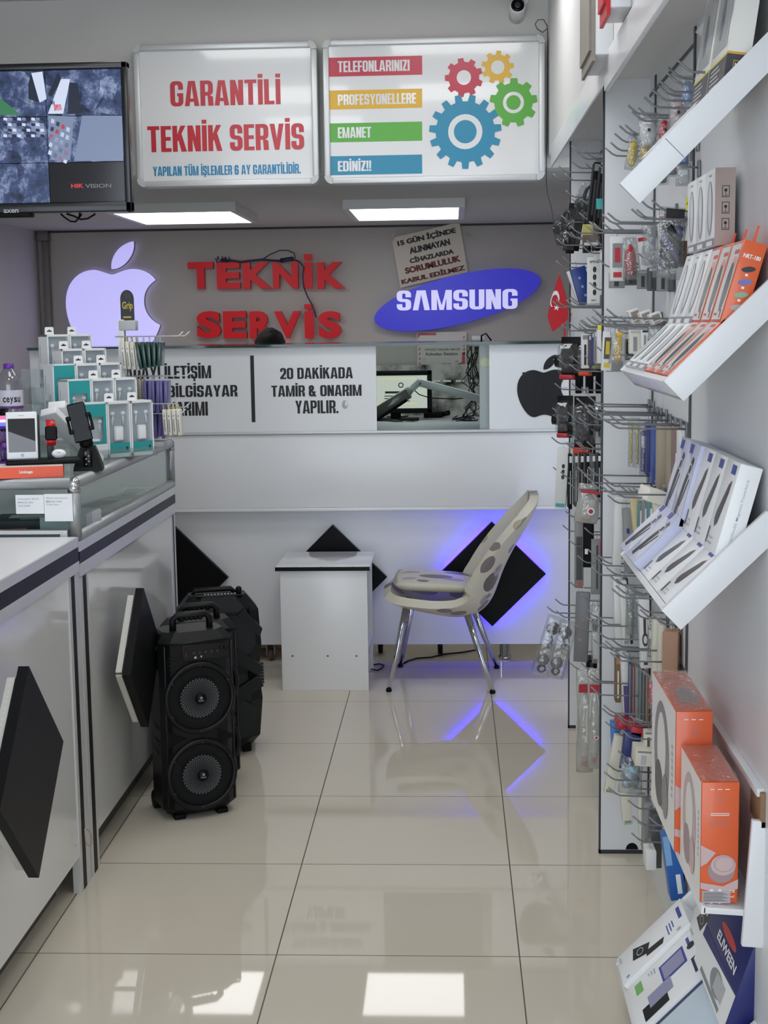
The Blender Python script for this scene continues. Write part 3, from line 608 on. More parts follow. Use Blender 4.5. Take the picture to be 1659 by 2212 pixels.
for i in range(16):
    u, v = rs_.uniform(.2, .7), rs_.uniform(.15, .7); a_ = rs_.uniform(0, 6.28); l = rs_.uniform(.08, .2); ca, sa = math.cos(a_), math.sin(a_)
    b.add([(u, v, .001/k), (u+l*ca, v+l*sa, .001/k), (u+l*ca-.004*sa, v+l*sa+.004*ca, .001/k)], [(0, 1, 2)], 2, F)
part('apple_panel', b, [white, mat('apple_black', '#08090a', .35, spec=.3), mat('scratch', '#2c2e31', .4)], t, 'white panel with a scratched black apple')
x1 = PY(1036, 830, CU_).x; b = MB(t); b.box((x1, CU_+.03, zm+.012), (xa+.05, CU_+.036, CT-.002)); q = PY(1048, 783, CU_+.03); b.disc(q.x, q.z, .026, 1, FY(CU_+.029), 0, 20); b.disc(q.x, q.z, .019, 2, FY(CU_+.0285), 0, 20)
part('sliding_glass', b, [mat('sliding_pane', '#8f9c98', .15), mat('sticker', '#a9b48e', .4), mat('sticker_face', '#b9bfa5', .4)], t)
b = MB(t); b.box((PY(813, 830, CU_).x-.02, CU_+.022, zm+.012), (x1, CU_+.027, CT-.002)); part('window_pane', b, pane, t)
b = MB(t); b.box((XL_, CU_-.03, CT), (XE, CU_+.55, CT+.012), 0); part('glass_top', b, mat('green_edge_glass', '#2c4a45', .06, spec=.6), t, 'dark green glass counter top')
# black diamonds
for cx, cy, hx in ((378, 1249, 117), (720, 1248, 117), (1063, 1241, 116)):
    p = PY(cx, cy, CY-.05); r = hx*CY/FPX; F = FY(CY-.02); b = MB(t); b.prism([(p.x-r, p.z), (p.x, p.z-r*.99), (p.x+r, p.z), (p.x, p.z+r*.99)], .028, 0, F); part('diamond_board', b, mat('diamond_black', '#0a0b0d', .45, spec=.15), t)
    if cx == 1063:
        for sx, sz in ((1, 1), (1, -1), (-1, 1), (-1, -1)):
            b = MB(t); rr = r-.02; A = Vector((p.x+sx*rr*.06, CY-.012, p.z+sz*rr*.94)); B = Vector((p.x+sx*rr*.94, CY-.012, p.z+sz*rr*.06)); n_ = Vector((sx, 0, sz)).normalized()*.006
            b.add([A-n_, A+n_, B+n_, B-n_, A-n_+Vector((0, -.006, 0)), A+n_+Vector((0, -.006, 0)), B+n_+Vector((0, -.006, 0)), B-n_+Vector((0, -.006, 0))], [(0, 1, 2, 3), (4, 5, 6, 7), (0, 1, 5, 4), (1, 2, 6, 5), (2, 3, 7, 6), (3, 0, 4, 7)])
            part('led_strip', b, glow('violet_led', '#2406ff', 15), t, 'violet light strip behind the third diamond')
# feet
def castor(px, py, blk):
    p = PZ(px, py, 0); b = MB(t); r = .028 if not blk else .05; M_ = T((p.x, p.y+.02, r)) @ RYa(90)
    b.lathe([(r*.5, -.012), (r, -.010), (r, .010), (r*.5, .012)], 0, 20, M_); b.box((p.x-.02, p.y-.002, r), (p.x-.015, p.y+.042, zb+.01), 1); b.box((p.x+.015, p.y-.002, r), (p.x+.02, p.y+.042, zb+.01), 1); b.box((p.x-.022, p.y-.01, zb), (p.x+.022, p.y+.05, zb+.012), 1)
    part('castor', b, [mat('castor_wheel', '#5c4a44', .5) if not blk else black, zinc if not blk else black], t)
castor(585, 1428, 0); castor(951, 1414, 1); castor(822, 1412, 1)
b = MB(t); p = PZ(1091, 1424, 0); b.lathe([(.03, 0), (.03, .012), (.024, .013), (.024, zb+.01)], 0, 20, T((p.x, p.y+.02, 0))); part('leg', b, chrome, t)
b = MB(t); b.box((-1.3, CY+.06, zb-.028), (-.78, CY+.5, zb), 0); part('base_board', b, brown, t)
b = MB(); b.tube([PZ(x, y, .006) for x, y in ((1040, 1402), (1000, 1409), (960, 1413), (930, 1420), (900, 1422), (880, 1428), (872, 1433))], .004, 0, 6)
soloW('cable', 'black power cord lying under the counter behind the chair', 'cord', b, black, PZ(930, 1420, 0))
b = MB(); b.tube([PZ(x, y, .006) for x, y in ((800, 1445), (815, 1448), (826, 1443), (829, 1437), (820, 1434), (806, 1436))], .003, 0, 6)
soloW('wire', 'thin black wire curling on the floor beside the small white table', 'wire', b, black, PZ(815, 1440, 0))

# ================================================================ workbench behind the counter, seen through the window
t = thing('workbench', 'messy pale workbench behind the counter window', 'workbench', (.0, 8.5, 0)); zw = .985
b = MB(t); b.box((-1.6, 7.9, zw-.03), (.75, 8.97, zw), 0, .003); part('worktop', b, white2, t)
for x in (-1.55, .66):
    b = MB(t); b.box((x, 7.95, 0), (x+.05, 8.9, zw-.03)); part('leg', b, white2, t)
def soot():
    M = mat('sooty_board', '#c9c8c4', .7); nt = M.node_tree; N = nt.nodes.new; tc = N('ShaderNodeTexCoord'); n = N('ShaderNodeTexNoise'); n.inputs['Scale'].default_value = 7; n.inputs['Detail'].default_value = 6
    nt.links.new(tc.outputs['Object'], n.inputs['Vector']); cr = N('ShaderNodeValToRGB'); e = cr.color_ramp.elements; e[0].position = .36; e[0].color = lin('#1a1918'); e[1].position = .56; e[1].color = lin('#c6c4bf')
    nt.links.new(n.outputs['Fac'], cr.inputs[0]); nt.links.new(cr.outputs[0], nt.nodes['Principled BSDF'].inputs['Base Color']); return M
b = MB(); zt = PY(900, 788, 8.95).z; b.box((-.7, 8.94, zw), (.75, 8.98, zt)); soloW('splash_board', 'white board blackened with soot behind the workbench', 'board', b, soot(), (0, 8.96, zw))
YM = 8.45; t = thing('monitor', 'black computer monitor on the workbench behind the counter window', 'monitor', PY(870, 903, YM)); X0, Z0, X1, Z1 = RY(775, 801, 933, 893, YM)
b = MB(t)
for x0, z0, x1, z1 in ((X0, Z0, X1, Z0+.03), (X0, Z1-.028, X1, Z1), (X0, Z0, X0+.028, Z1), (X1-.028, Z0, X1, Z1)): b.box((x0, YM-.01, z0), (x1, YM+.03, z1), 0, .004)
part('bezel', b, black, t)
b = MB(t); F = FY(YM); b.rect(X0+.028, Z0+.03, X1-.028, Z1-.028, 0, F); w, h = X1-X0, Z1-Z0
for i in range(26): b.rect(X0+.06+i*.011, Z1-.052, X0+.067+i*.011, Z1-.04, 1, F, .001); b.rect(X0+.06+i*.011, Z0+.05, X0+.067+i*.011, Z0+.062, 1, F, .001)
b.rect(X0+w*.36, Z0+h*.47, X0+w*.66, Z0+h*.52, 2, F, .001); p = PY(866, 832, YM); b.disc(p.x, p.z, .016, 2, F, .001); b.disc(p.x, p.z, .010, 0, F, .0015)
for i in range(3): b.rect(X0+w*.35, Z0+h*(.40-.06*i), X0+w*(.6+.05*i), Z0+h*(.42-.06*i), 2, F, .001)
part('screen', b, [mat('lit_screen', '#777', .2, emit='#b9b8b0', es=.25), mat('screen_ochre', '#888', .2, emit='#c9bd8a', es=.25), mat('screen_ink', '#333', .3)], t)
b = MB(t); b.box((X0+.08, YM-.06, zw), (X1-.08, YM+.1, zw+.012), 0, .004); b.box(((X0+X1)/2-.03, YM+.02, zw), ((X0+X1)/2+.03, YM+.05, Z0+.06)); part('stand', b, black, t)
# magnifier lamp
YL = 7.4; t = thing('magnifier_lamp', 'white jointed bench lamp with a clear head in the counter window', 'lamp', PY(1040, 900, YL)); P_ = lambda x, y, d=0: PY(x, y, YL+d)
def bar(nm, a, c, w, d, m_):
    b = MB(t); a, c = Vector(a), Vector(c); ux = (c-a).normalized(); uz = Vector((-ux.z, 0, ux.x)); F = basis(a, ux, (0, 1, 0), -uz if uz.z < 0 else uz)
    b.box((0, -d/2, -w/2), ((c-a).length, d/2, w/2), 0, .004, F); return part(nm, b, m_, t)
bar('upper_arm', P_(905, 826), P_(1040, 862), .04, .03, white); bar('neck', P_(876, 852), P_(908, 823), .035, .03, white)
b = MB(t); F = FY(YL); p = P_(882, 845); b.lathe([(.02, -.03), (.024, -.02), (.024, .02), (.02, .03)], 0, 16, F @ T((p.x, p.z, 0))); part('joint', b, lgrey, t)
bar('head', P_(790, 905), P_(884, 848), .055, .16, mat('clear_lamp_head', '#8c8b86', .15, coat=.4)); bar('head_rim', P_(790, 922, -.005), P_(880, 862, -.005), .016, .17, black)
b = MB(t); b.tube([P_(890, 838), P_(905, 852), P_(930, 860), P_(980, 862), P_(1030, 858)], .003, 0, 6); part('cable', b, black, t)
b = MB(t); p = P_(1045, 864); b.lathe([(.06, zw), (.06, zw+.02), (.018, zw+.03), (.018, p.z)], 0, 20, T((p.x+.05, YL+.6, 0))); b.tube([(p.x, YL, p.z), (p.x+.05, YL+.6, p.z)], .015, 0, 10); part('post', b, white, t)
# small power unit, tools and wires on the bench
p = PZ(935, 902, zw); b = MB(); b.box((p.x-.055, p.y-.03, zw), (p.x+.06, p.y+.1, zw+.035), 0, .006); b.tube([(p.x+.06, p.y, zw+.02), (p.x+.1, p.y-.02, zw+.03)], .016, 0, 10); soloW('power_adapter', 'black power adapter block on the bench in front of the monitor', 'adapter', b, black, p)
for lab, pts in (('pair of dark pliers lying on the bench below the lamp head', ((828, 908), (850, 909), (868, 912))), ('dark tweezers lying on the bench beside the pliers', ((868, 913), (890, 912), (905, 914))), ('thin black probe lying near the front of the bench', ((835, 900), (860, 902), (880, 899)))):
    b = MB(); q = [PZ(x, y, zw+.006) for x, y in pts]; b.tube(q, [.003, .007, .004], 0, 6); b.tube([v+Vector((.004, .02, 0)) for v in q], [.003, .007, .004], 0, 6); soloW('hand_tool', lab, 'tool', b, dark, q[1])
b = MB(); rs_ = random.Random(5)
for i in range(9):
    x = 1012+rs_.uniform(0, 20); b.tube([PY(x+rs_.uniform(-6, 6)+(k*rs_.uniform(-3, 3)), 748+k*19, 8.3-.03*i) for k in range(9)], .003, 0, 5)
for i in range(8): b.tube([PZ(975+rs_.uniform(0, 60), 905+rs_.uniform(-8, 8), zw+.005+.004*i) for k in range(4)], .003, 0, 5)
soloW('wire_bundle', 'tangle of black wires hanging right of the bench lamp', 'wires', b, black, PZ(1020, 905, zw), kind='stuff')
for i, x in enumerate((934, 957, 985, 1012)): b = MB(); p = PY(x, 823, 8.93); b.box((p.x, 8.92, p.z-.006), (p.x+.05, 8.9405, p.z+.006)); soloW('trunking_piece', 'short white trunking piece on the sooty board, %s from the monitor' % ('nearest', 'second', 'third', 'farthest')[i], 'trunking', b, white, p, group='white trunking pieces')
b = MB(); p = PY(1040, 725, CU_+.2); b.tube([(p.x, p.y, CT+.012), (p.x, p.y, p.z), (p.x+.02, p.y, p.z+.01), (p.x+.045, p.y, CT+.014)], .004, 0, 6); soloW('cable', 'short black cable looping over the glass counter top', 'cable', b, black, (p.x, p.y, CT+.012))
b = MB(); p = PY(1028, 736, CU_+.3); b.box((p.x-.02, p.y, CT+.012), (p.x+.04, p.y+.05, CT+.035), 0, .004); soloW('plug_box', 'small white plug box on the glass counter top', 'plug', b, white, (p.x, p.y, CT+.012))
# ================================================================ left counters
XF = -1.034
def counter_common(t, y0, y1, ztop, s0, s1, toe_y=None):
    b = MB(t); b.box((-1.62, y0, .105), (XF, y1, ztop-.06)); part('body', b, mat('glossy_white_panel', '#dededc', .09, noise=(2, .02), coat=.4), t)
    b = MB(t); b.box((XF, y0, ztop-.055-.04), (XF+.006, y1, s0), 0); part('lower_rail', b, aluw, t)
    b = MB(t); b.box((XF, y0, s0), (XF+.005, y1, s1), 0); part('black_band', b, mat('band_black', '#101116', .4, spec=.2), t)
    b = MB(t); b.box((XF, y0, s1), (XF+.006, y1, ztop), 0); part('upper_rail', b, aluw, t)
def inlay(t, y0, y1, z0, z1, dk):
    """an aluminium upright with a black inlay on the front corner"""
    b = MB(t); w = y1-y0; b.box((XF-.02, y0, z0), (XF+.0025, y1, z1), 0); b.box((XF+.0025, dk[0], z0+.001), (XF+.0035, dk[1], z1-.001), 1); part('corner_upright', b, [aluw, mat('inlay_dark', '#1d1a18', .5, spec=.2)], t)
def diamond(t, yc, zc, lab):
    r = .215 if yc > 4 else .242; x = -.955
    b = MB(t); b.prism([(yc-r, zc), (yc, zc-r), (yc+r, zc), (yc, zc+r)], .024, 0, FL(x)); d = part('diamond_board', b, mat('diamond_black', '#0a0b0d', .45, spec=.15), t, lab)
    for k, (a, c) in enumerate((((yc-r*.93, zc+.004), (yc-.01, zc+r*.90)), ((yc-r*.93, zc-.004), (yc-.01, zc-r*.90)))):
        b = MB(t); A = Vector((0, *a)); B = Vector((0, *c)); n = Vector((0, -(B-A).z, (B-A).y)).normalized()*.003
        b.add([(x-.022, *(p.yz)) for p in (A-n, A+n, B+n, B-n)]+[(x-.004, *(p.yz)) for p in (A-n, A+n, B+n, B-n)], [(0, 1, 2, 3), (4, 5, 6, 7), (0, 1, 5, 4), (1, 2, 6, 5), (2, 3, 7, 6), (3, 0, 4, 7)])
        for i in range(22):
            p = A+(B-A)*((i+.5)/22); b.ball((x-.013, p.y, p.z), .0035, 1, n=4)
        part('led_strip', b, [mat('led_tape', '#c4c2ba', .5), mat('led_bead', '#f2f2ee', .2)], t)
    for y, z in ((yc+r*.5, zc),):
        b = MB(t); b.tube([(XF, y, z), (x, y, z)], .008, 0, 8); part('spacer', b, black, t)
t = thing('low_counter', 'low white counter in the left foreground with a black diamond', 'counter', (-1.33, 2.6, 0)); NT = .978
counter_common(t, 1.2, 3.82, NT, .912, .952)
b = MB(t); b.box((-1.75, 1.2, NT-.06), (XF-.001, 3.825, NT), 0); part('worktop', b, mat('bright_white_top', '#f2f4f6', .3), t)
inlay(t, 3.715, 3.82, 0, NT-.095, (3.74, 3.772))
b = MB(t); b.box((-1.45, 3.72, 0), (-1.13, 3.74, .105)); b.box((-1.45, 3.72, 0), (-1.13, 3.735, .105)); part('plinth', b, mat('plinth_grey', '#8d8d8a', .5), t)
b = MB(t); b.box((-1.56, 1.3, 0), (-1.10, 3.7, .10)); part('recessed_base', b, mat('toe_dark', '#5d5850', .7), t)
diamond(t, 3.01, .57, 'black diamond board on spacers')
t = thing('display_counter', 'white counter with a glass display case, left of the aisle', 'counter', (-1.33, 4.5, 0)); G0, G1, GZ0, GZ1 = 3.845, 5.225, .965, 1.138
counter_common(t, 3.83, 5.2, .962, .902, .936)
inlay(t, 3.832, 3.92, 0, .862, (3.86, 3.895)); inlay(t, 5.12, 5.197, 0, .862, (5.15, 5.165))
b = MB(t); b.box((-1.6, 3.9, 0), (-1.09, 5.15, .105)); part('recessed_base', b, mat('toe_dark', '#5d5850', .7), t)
diamond(t, 4.175, .555, 'black diamond board on spacers, half hidden by the speakers')
r = .0165; GX = -1.045
b = MB(t); b.box((-1.75, G0, .95), (GX, G1, GZ0), 0); part('case_floor', b, white, t)
tubes = [((-1.8, G0+r, GZ1-r), (GX, G0+r, GZ1-r)), ((GX, G0+r, GZ0+.0), (GX, G0+r, GZ1-r)), ((GX, G0+r, GZ1-r), (GX, G1-r, GZ1-r)), ((GX, G1-r, GZ0), (GX, G1-r, GZ1-r)), ((GX, G0+r, GZ0+r*.4), (GX, G1-r, GZ0+r*.4)), ((-1.8, G1-r, GZ1-r), (GX, G1-r, GZ1-r))]
for a, c in tubes:
    b = MB(t); b.tube([a, c], r, 0, 14); part('frame_tube', b, mat('satin_aluminium', '#a9acae', .42, metal=.55), t)
b = MB(t); b.box((-1.8, G0, GZ0), (GX-.02, G0+.03, GZ0+.028)); b.box((-1.8, G0-.001, GZ0+.006), (GX-.04, G0, GZ0+.018), 1); part('sill_rail', b, [aluw, mat('slot_dark', '#474d52', .5)], t)
for y in (G0+r, G1-r):
    b = MB(t); b.ball((GX, y, GZ1-r), r*1.12, 0, n=10); b.tube([(GX, y, GZ1-r), (GX, y, GZ1-r*2.4)], r*1.1, 0, 14); part('corner_cap', b, chrome, t)
b = MB(t); b.box((GX-.003, G0+2*r, GZ0+r), (GX+.002, G1-2*r, GZ1-2*r)); part('front_pane', b, glass('case_glass', '#e9eeec', .03, .01, .04), t)
b = MB(t); b.box((-1.8, G0+.010, GZ0+.02), (GX-r, G0+.014, GZ1-2*r)); part('end_pane', b, pane, t)
b = MB(t); b.box((-1.8, G0+r, GZ1-.007), (GX, G1-r, GZ1-.001)); part('top_pane', b, glass('top_glass', '#dfe8e5', .05, .02, .12), t)
for x0, y0, x1, y1, lab in ((34, 1069, 95, 1110, 'left'), (96, 1067, 157, 1126, 'right')):
    X0, Z0, X1, Z1 = RY(x0, y0, x1, y1, G0-.002); b = MB(); b.rect(X0, Z0, X1, Z1, 0, FY(G0-.002)); F = FY(G0-.003)
    for i, w in enumerate((.85, .6, .5)): b.text(('Hesaplı fiyat', 'Mevcut cins', 'Ucuz bunlar')[i] if lab == 'left' else ('Ekran koruyucu', 'Mevcut özel', 'Tam boy')[i], X0+.006, Z1-.014-i*.009, X0+.006+(X1-X0)*w*.9, Z1-.009-i*.009, 1, F)
    soloW('price_note', 'handwritten white note on the display case end, %s' % ('the smaller, left one' if lab == 'left' else 'the longer, right one'), 'note', b, [card, lgrey], ((X0+X1)/2, G0, Z0))
# things inside the case
def slab(name, lab, cat, cx, cy, sx, sy, h, rz, mats, deco=None, z=GZ0, group=None):
    M = T((cx, cy, z)) @ RZ(rz); b = MB(); b.box((-sx/2, -sy/2, 0), (sx/2, sy/2, h), 0, .002)
    if deco: deco(b, sx, sy, h)
    return solo(name, lab, cat, b, mats, M, group)
def d_lines(b, sx, sy, h):
    for i in range(5): b.rect(-sx*.38, -sy*.35+i*sy*.16, sx*.38-(i % 2)*sx*.2, -sy*.35+i*sy*.16+sy*.04, 1, T((0, 0, h+.0004)))
def d_dark(b, sx, sy, h):
    b.rect(-sx*.35, -sy*.2, sx*.1, sy*.25, 1, T((0, 0, h+.0004))); b.rect(-sx*.2, -sy*.4, sx*.4, -sy*.28, 1, T((0, 0, h+.0004)))
slab('flat_box', 'flat dark grey device box at the near end inside the glass case', 'box', -1.21, 4.1, .26, .16, .035, 8, [dark, lgrey], d_dark)
slab('flat_box', 'pale grey device box behind the longer note inside the glass case', 'box', -1.10, 4.02, .11, .2, .055, -6, [lgrey, dark], d_dark)
slab('cable_pack', 'red and yellow cable pack lying low at the left end inside the glass case', 'pack', -1.25, 3.93, .09, .05, .02, 20, [redp, dark], d_dark)
slab('flat_box', 'yellow box corner at the far left inside the glass case', 'box', -1.31, 3.9, .08, .04, .015, 15, [yellow, dark], d_dark)
slab('leaflet', 'white leaflet with dark photo lying inside the glass case', 'leaflet', -1.16, 4.62, .16, .42, .004, -12, [mat('leaflet_grey', '#b9bcbb', .5), mat('leaflet_ink', '#6d7175', .6)], d_dark)
slab('leaflet', 'pale leaflet at the far end inside the glass case', 'leaflet', -1.12, 4.98, .13, .3, .003, 6, [card, mat('leaflet_ink', '#6d7175', .6)], d_lines)
for i, (y, x) in enumerate(((4.13, -1.085), (4.26, -1.09), (4.4, -1.10))):
    slab('small_card', 'small grey card inside the case, %s from the chrome corner' % ('first', 'second', 'third')[i], 'card', x, y, .045, .03, .006, 12, [mat('leaflet_grey', '#b9bcbb', .5), dark], None, group='small cards in the glass case')
slab('leaflet', 'dark folded strip inside the case beside the small cards', 'leaflet', -1.13, 4.25, .06, .22, .012, 25, [dark, grey], d_lines)
# near joint loop of wire
b = MB(); b.tube([PX(x, y, XF+.02) for x, y in ((184, 1791), (190, 1793), (196, 1800), (199, 1812), (199, 1822), (196, 1828), (190, 1825), (186, 1820), (185, 1808))], .0022, 0, 6, closed=True)
soloW('cable_loop', 'thin pale cable loop hanging on the joint between the left counters', 'cable', b, mat('pale_cable', '#b9a69c', .5), PX(190, 1810, XF+.02))

# ================================================================ things on the glass case
ZT = GZ1
p = PZ(137, 1030, ZT); M = T((p.x, p.y, ZT)) @ RZ(14)
t = thing('gift_box', 'flat orange and white box lying under the charging stand on the glass case', 'box', M=M)
b = MB(); b.box((-.42, 0, 0), (0, .115, .031), 0); b.box((-.419, .001, .031), (-.001, .114, .0315), 1)
F = basis((0, -.0006, 0), (1, 0, 0), (0, 0, 1), (0, -1, 0)); b.text('Linkage', -.118, .011, -.082, .021, 2, F, bold=.03); part('carton', b, [orange, mat('carton_top', '#ece6e1', .4), card], t)
ZB = ZT+.0315
def at(x, y, z): return PZ(x, y, z)
# charging stand with phone, watch and earbuds
q = PZ(88, 1004, ZB); M = T((q.x, q.y+.02, ZB)) @ RZ(14)
t = thing('charging_stand', 'black charging stand on the orange box', 'charger', M=M)
b = MB(); b.box((-.10, -.02, 0), (.105, .07, .014), 0, .005); part('base', b, black, t)
b = MB(); Fp = T((-.045, .035, .012)) @ RX(-14); b.box((-.03, .006, 0), (.038, .016, .13), 0, .004, Fp); part('back_rest', b, dark, t)
b = MB(); b.box((.012, .038, .012), (.03, .048, .10), 0, .003); b.tube([(.02, .043, .085), (.026, .028, .085)], .012, 0, 10); part('watch_arm', b, dark, t)
t2 = thing('phone', 'white smartphone leaning on the black charging stand', 'phone', M=M @ T((-.055, .012, .0145)) @ RZ(0) @ RX(-12))
b = MB(); b.box((-.043, 0, 0), (.043, .008, .135), 0, .008, seg=3); part('body', b, mat('phone_white', '#eceeef', .25), t2)
b = MB(); b.rect(-.037, .02, .037, .115, 0, basis((0, -.0006, 0), (1, 0, 0), (0, 0, 1), (0, -1, 0))); b.poly([(-.037, .115), (-.037, .08), (.037, .05), (.037, .115)], 1, basis((0, -.001, 0), (1, 0, 0), (0, 0, 1), (0, -1, 0))); part('screen', b, [mat('phone_glass', '#85878c', .1), mat('phone_dark', '#17181a', .08)], t2)
b = MB(); F = basis((0, -.0007, 0), (1, 0, 0), (0, 0, 1), (0, -1, 0)); b.disc(0, .011, .005, 0, F, 0, 16); b.rect(-.008, .123, .008, .125, 0, F); part('home_button', b, lgrey, t2)
def watch(name, lab, M, strap, face, dk):
    t = thing(name, lab, 'watch', M=M); b = MB(); b.box((-.017, -.006, -.02), (.017, .006, .02), 0, .006); part('case', b, dk, t)
    b = MB(); F = basis((0, -.0064, 0), (1, 0, 0), (0, 0, 1), (0, -1, 0)); b.rect(-.013, -.016, .013, .016, 0, F)
    if len(face) > 1: b.rect(-.013, -.004, .013, .004, 1, F, .0003); b.rect(-.013, -.016, .013, -.006, 2, F, .0003)
    part('screen', b, face, t)
    for s in (1, -1):
        b = MB(); b.loft([[(-.013*w, y-.0015, s*z), (.013*w, y-.0015, s*z), (.013*w, y+.0015, s*z), (-.013*w, y+.0015, s*z)] for w, y, z in ((1, 0, .019), (1, .004, .028), (.95, .018, .036), (.9, .03, .036))], 0); part('strap', b, strap, t)
watch('smart_watch', 'black smart watch with a red strap on the charging stand', M @ T((.026, .018, .085)) @ RZ(6), redp, [blackg], blackm)
b = MB(); b.ball((0, 0, .013), .013, 0, sc=(1.55, .8, 1)); b.box((-.005, -.0112, .016), (.005, -.0102, .0185), 1, .0005)
solo('earbuds_case', 'white oval earbuds case on the black charging stand', 'case', b, [mat('phone_white', '#eceeef', .25), lgrey], M @ T((.045, .012, .0141)))
# phone holder with phone
q = PZ(184, 1018, ZT); M = T((q.x, q.y+.045, ZT)) @ RZ(10)
t = thing('phone_holder', 'black adjustable phone holder beside the orange box', 'holder', M=M)
b = MB(); b.loft([[(sx*w, sy*d, z) for sx, sy in ((-1, -1), (1, -1), (1, 1), (-1, 1))] for w, d, z in ((.042, .04, 0), (.040, .038, .012), (.026, .028, .055), (.020, .022, .07))], 0, smooth=False); b.box((-.012, -.044, .012), (.012, -.028, .062), 1, .003)
for i in range(5): b.disc(-.004+(i % 2)*.008, .02+.008*i, .002, 2, basis((0, -.0445, 0), (1, 0, 0), (0, 0, 1), (0, -1, 0)), 0, 8)
part('base', b, [black, blackg, lgrey], t)
b = MB(); b.ball((-.004, -.01, .078), .02, 0); b.tube([(-.004, -.01, .075), (-.012, -.014, .11)], .017, 0, 12); part('neck', b, blackm, t)
Fp = T((-.018, -.025, .135)) @ RYa(-12) @ RX(-6)
b = MB(); b.box((-.024, .008, -.02), (.024, .022, .03), 0, .004, Fp); part('cradle', b, black, t)
for s in (-1, 1):
    b = MB()
    for z in (-.018, .022): b.box((s*.021, -.012, z-.006), (s*.036, .014, z+.006), 0, .003, Fp)
    b.box((s*.029, -.004, -.022), (s*.036, .014, .026), 0, .003, Fp); part('clamp_arm', b, black, t)
t2 = thing('phone', 'black smartphone gripped by the black phone holder', 'phone', M=M @ Fp); b = MB(); b.box((-.026, -.008, -.052), (.026, .003, .062), 0, .006); part('body', b, black, t2)
b = MB(); b.rect(-.0235, -.048, .0235, .058, 0, basis((0, -.0085, 0), (1, 0, 0), (0, 0, 1), (0, -1, 0))); part('screen', b, blackg, t2)
# two long white boxes leaning
def along(a, c, w, d, roll=0):
    a, c = Vector(a), Vector(c); uz = (c-a).normalized(); ux = Vector((1, .1, 0)); ux = (ux-uz*ux.dot(uz)).normalized(); uy = uz.cross(ux); return basis(a, ux, uy, uz), (c-a).length
for k, (a, c, lab) in enumerate(((PZ(208, 996, ZT)+Vector((0, 0, 0)), PY(104, 888, 4.13), 'long white box with a watch outline leaning behind the phone holder, the front one'), (PZ(192, 988, ZT)+Vector((0, .01, 0)), PY(122, 874, 4.20), 'long white box leaning behind the phone holder, the rear one'))):
    M, L = along(a, c, .05, .02); t = thing('watch_box', lab, 'box', M=M); b = MB(); b.box((-.026, -.012, 0), (.026, .012, L), 0, .002)
    F = basis((0, -.0126, 0), (1, 0, 0), (0, 0, 1), (0, -1, 0))
    if k == 0:
        o = [(.011*math.cos(2*math.pi*i/24), .03+.017*math.sin(2*math.pi*i/24)) for i in range(24)]; b.ring(o, [(x*.88, .03+(y-.03)*.92) for x, y in o], 1, F)
        b.rect(-.016, .07, -.012, .13, 2, F)
    part('carton', b, [card, dark, lgrey], t)
# water bottle, fan, colour watch, acrylic holders
q = PY(24, 905, 4.45); zb_ = ZT; t = thing('water_bottle', 'clear water bottle with a purple cap and label on the glass case', 'bottle', (q.x, 4.45, zb_)); k = 4.45/3074
z_ = lambda y: PY(24, y, 4.45).z-zb_
b = MB(); b.lathe([(.036, 0), (.04, .01), (.04, z_(842)), (.039, z_(825)), (.031, z_(810)), (.018, z_(797)), (.014, z_(793))], 0, 28); part('body', b, glass('bottle_plastic', '#e8ebee', .12, .03, .03), t)
b = MB(); b.lathe([(.0155, z_(797)), (.0165, z_(796)), (.0165, z_(786)), (.014, z_(785))], 0, 20); part('cap', b, mat('cap_purple', '#6a2fa0', .35), t)
b = MB(); b.lathe([(.0408, z_(882)), (.0408, z_(842))], 0, 32, cap=False); b.lathe([(.041, z_(882)), (.041, z_(876))], 1, 32, cap=False)
for ch, a in zip('ceysu', (-8, 8, 24, 41, 58)):
    Fm = RZ(a) @ basis((0, -.0414, 0), (1, 0, 0), (0, 0, 1), (0, -1, 0)); b.text(ch, -.005, z_(868)-(.006 if ch == 'y' else 0), .005, z_(857), 2, Fm, z=0, bold=.02)
b.lathe([(.0412, z_(850)), (.0412, z_(846))], 3, 32, cap=False, M=RZ(0)) if 0 else None
part('label', b, [mat('label_white', '#d9d5e2', .4), mat('label_purple', '#6a3a86', .4), txtk], t)
q = PY(12, 962, 4.15); M = T((q.x, 4.15, ZT)); t = thing('desk_fan', 'small purple desk fan behind the white smartphone', 'fan', M=M); zc = q.z-ZT; R0 = .052
pf = mat('fan_purple', '#5d1f86', .3); F = T((0, 0, zc)) @ basis((0, 0, 0), (1, 0, 0), (0, 0, 1), (0, -1, 0))
b = MB(); b.tube([(R0*math.cos(2*math.pi*i/32), R0*math.sin(2*math.pi*i/32), 0) for i in range(32)], .005, 0, 8, F, closed=True)
for i in range(20):
    a = 2*math.pi*i/20; b.tube([(.01*math.cos(a), .01*math.sin(a), .014), (.03*math.cos(a+.25), .03*math.sin(a+.25), .014), (R0*math.cos(a+.4), R0*math.sin(a+.4), 0)], .0015, 0, 5, F)
part('guard', b, pf, t)
b = MB()
for i in range(4):
    a = 2*math.pi*i/4; b.add([(.006*math.cos(a), .006*math.sin(a), -.006), (.043*math.cos(a-.35), .043*math.sin(a-.35), -.01), (.043*math.cos(a+.35), .043*math.sin(a+.35), -.002)], [(0, 1, 2)], 0, F)
b.lathe([(.011, -.02), (.011, .012), (.006, .017)], 0, 16, F); part('blades', b, mat('fan_blade', '#7a4a9c', .35), t)
b = MB(); b.box((-.012, -.006, .0), (.012, .014, zc-R0+.006), 0, .004); b.lathe([(.036, 0), (.036, .012), (.02, .02)], 0, 24); part('stand', b, pf, t)
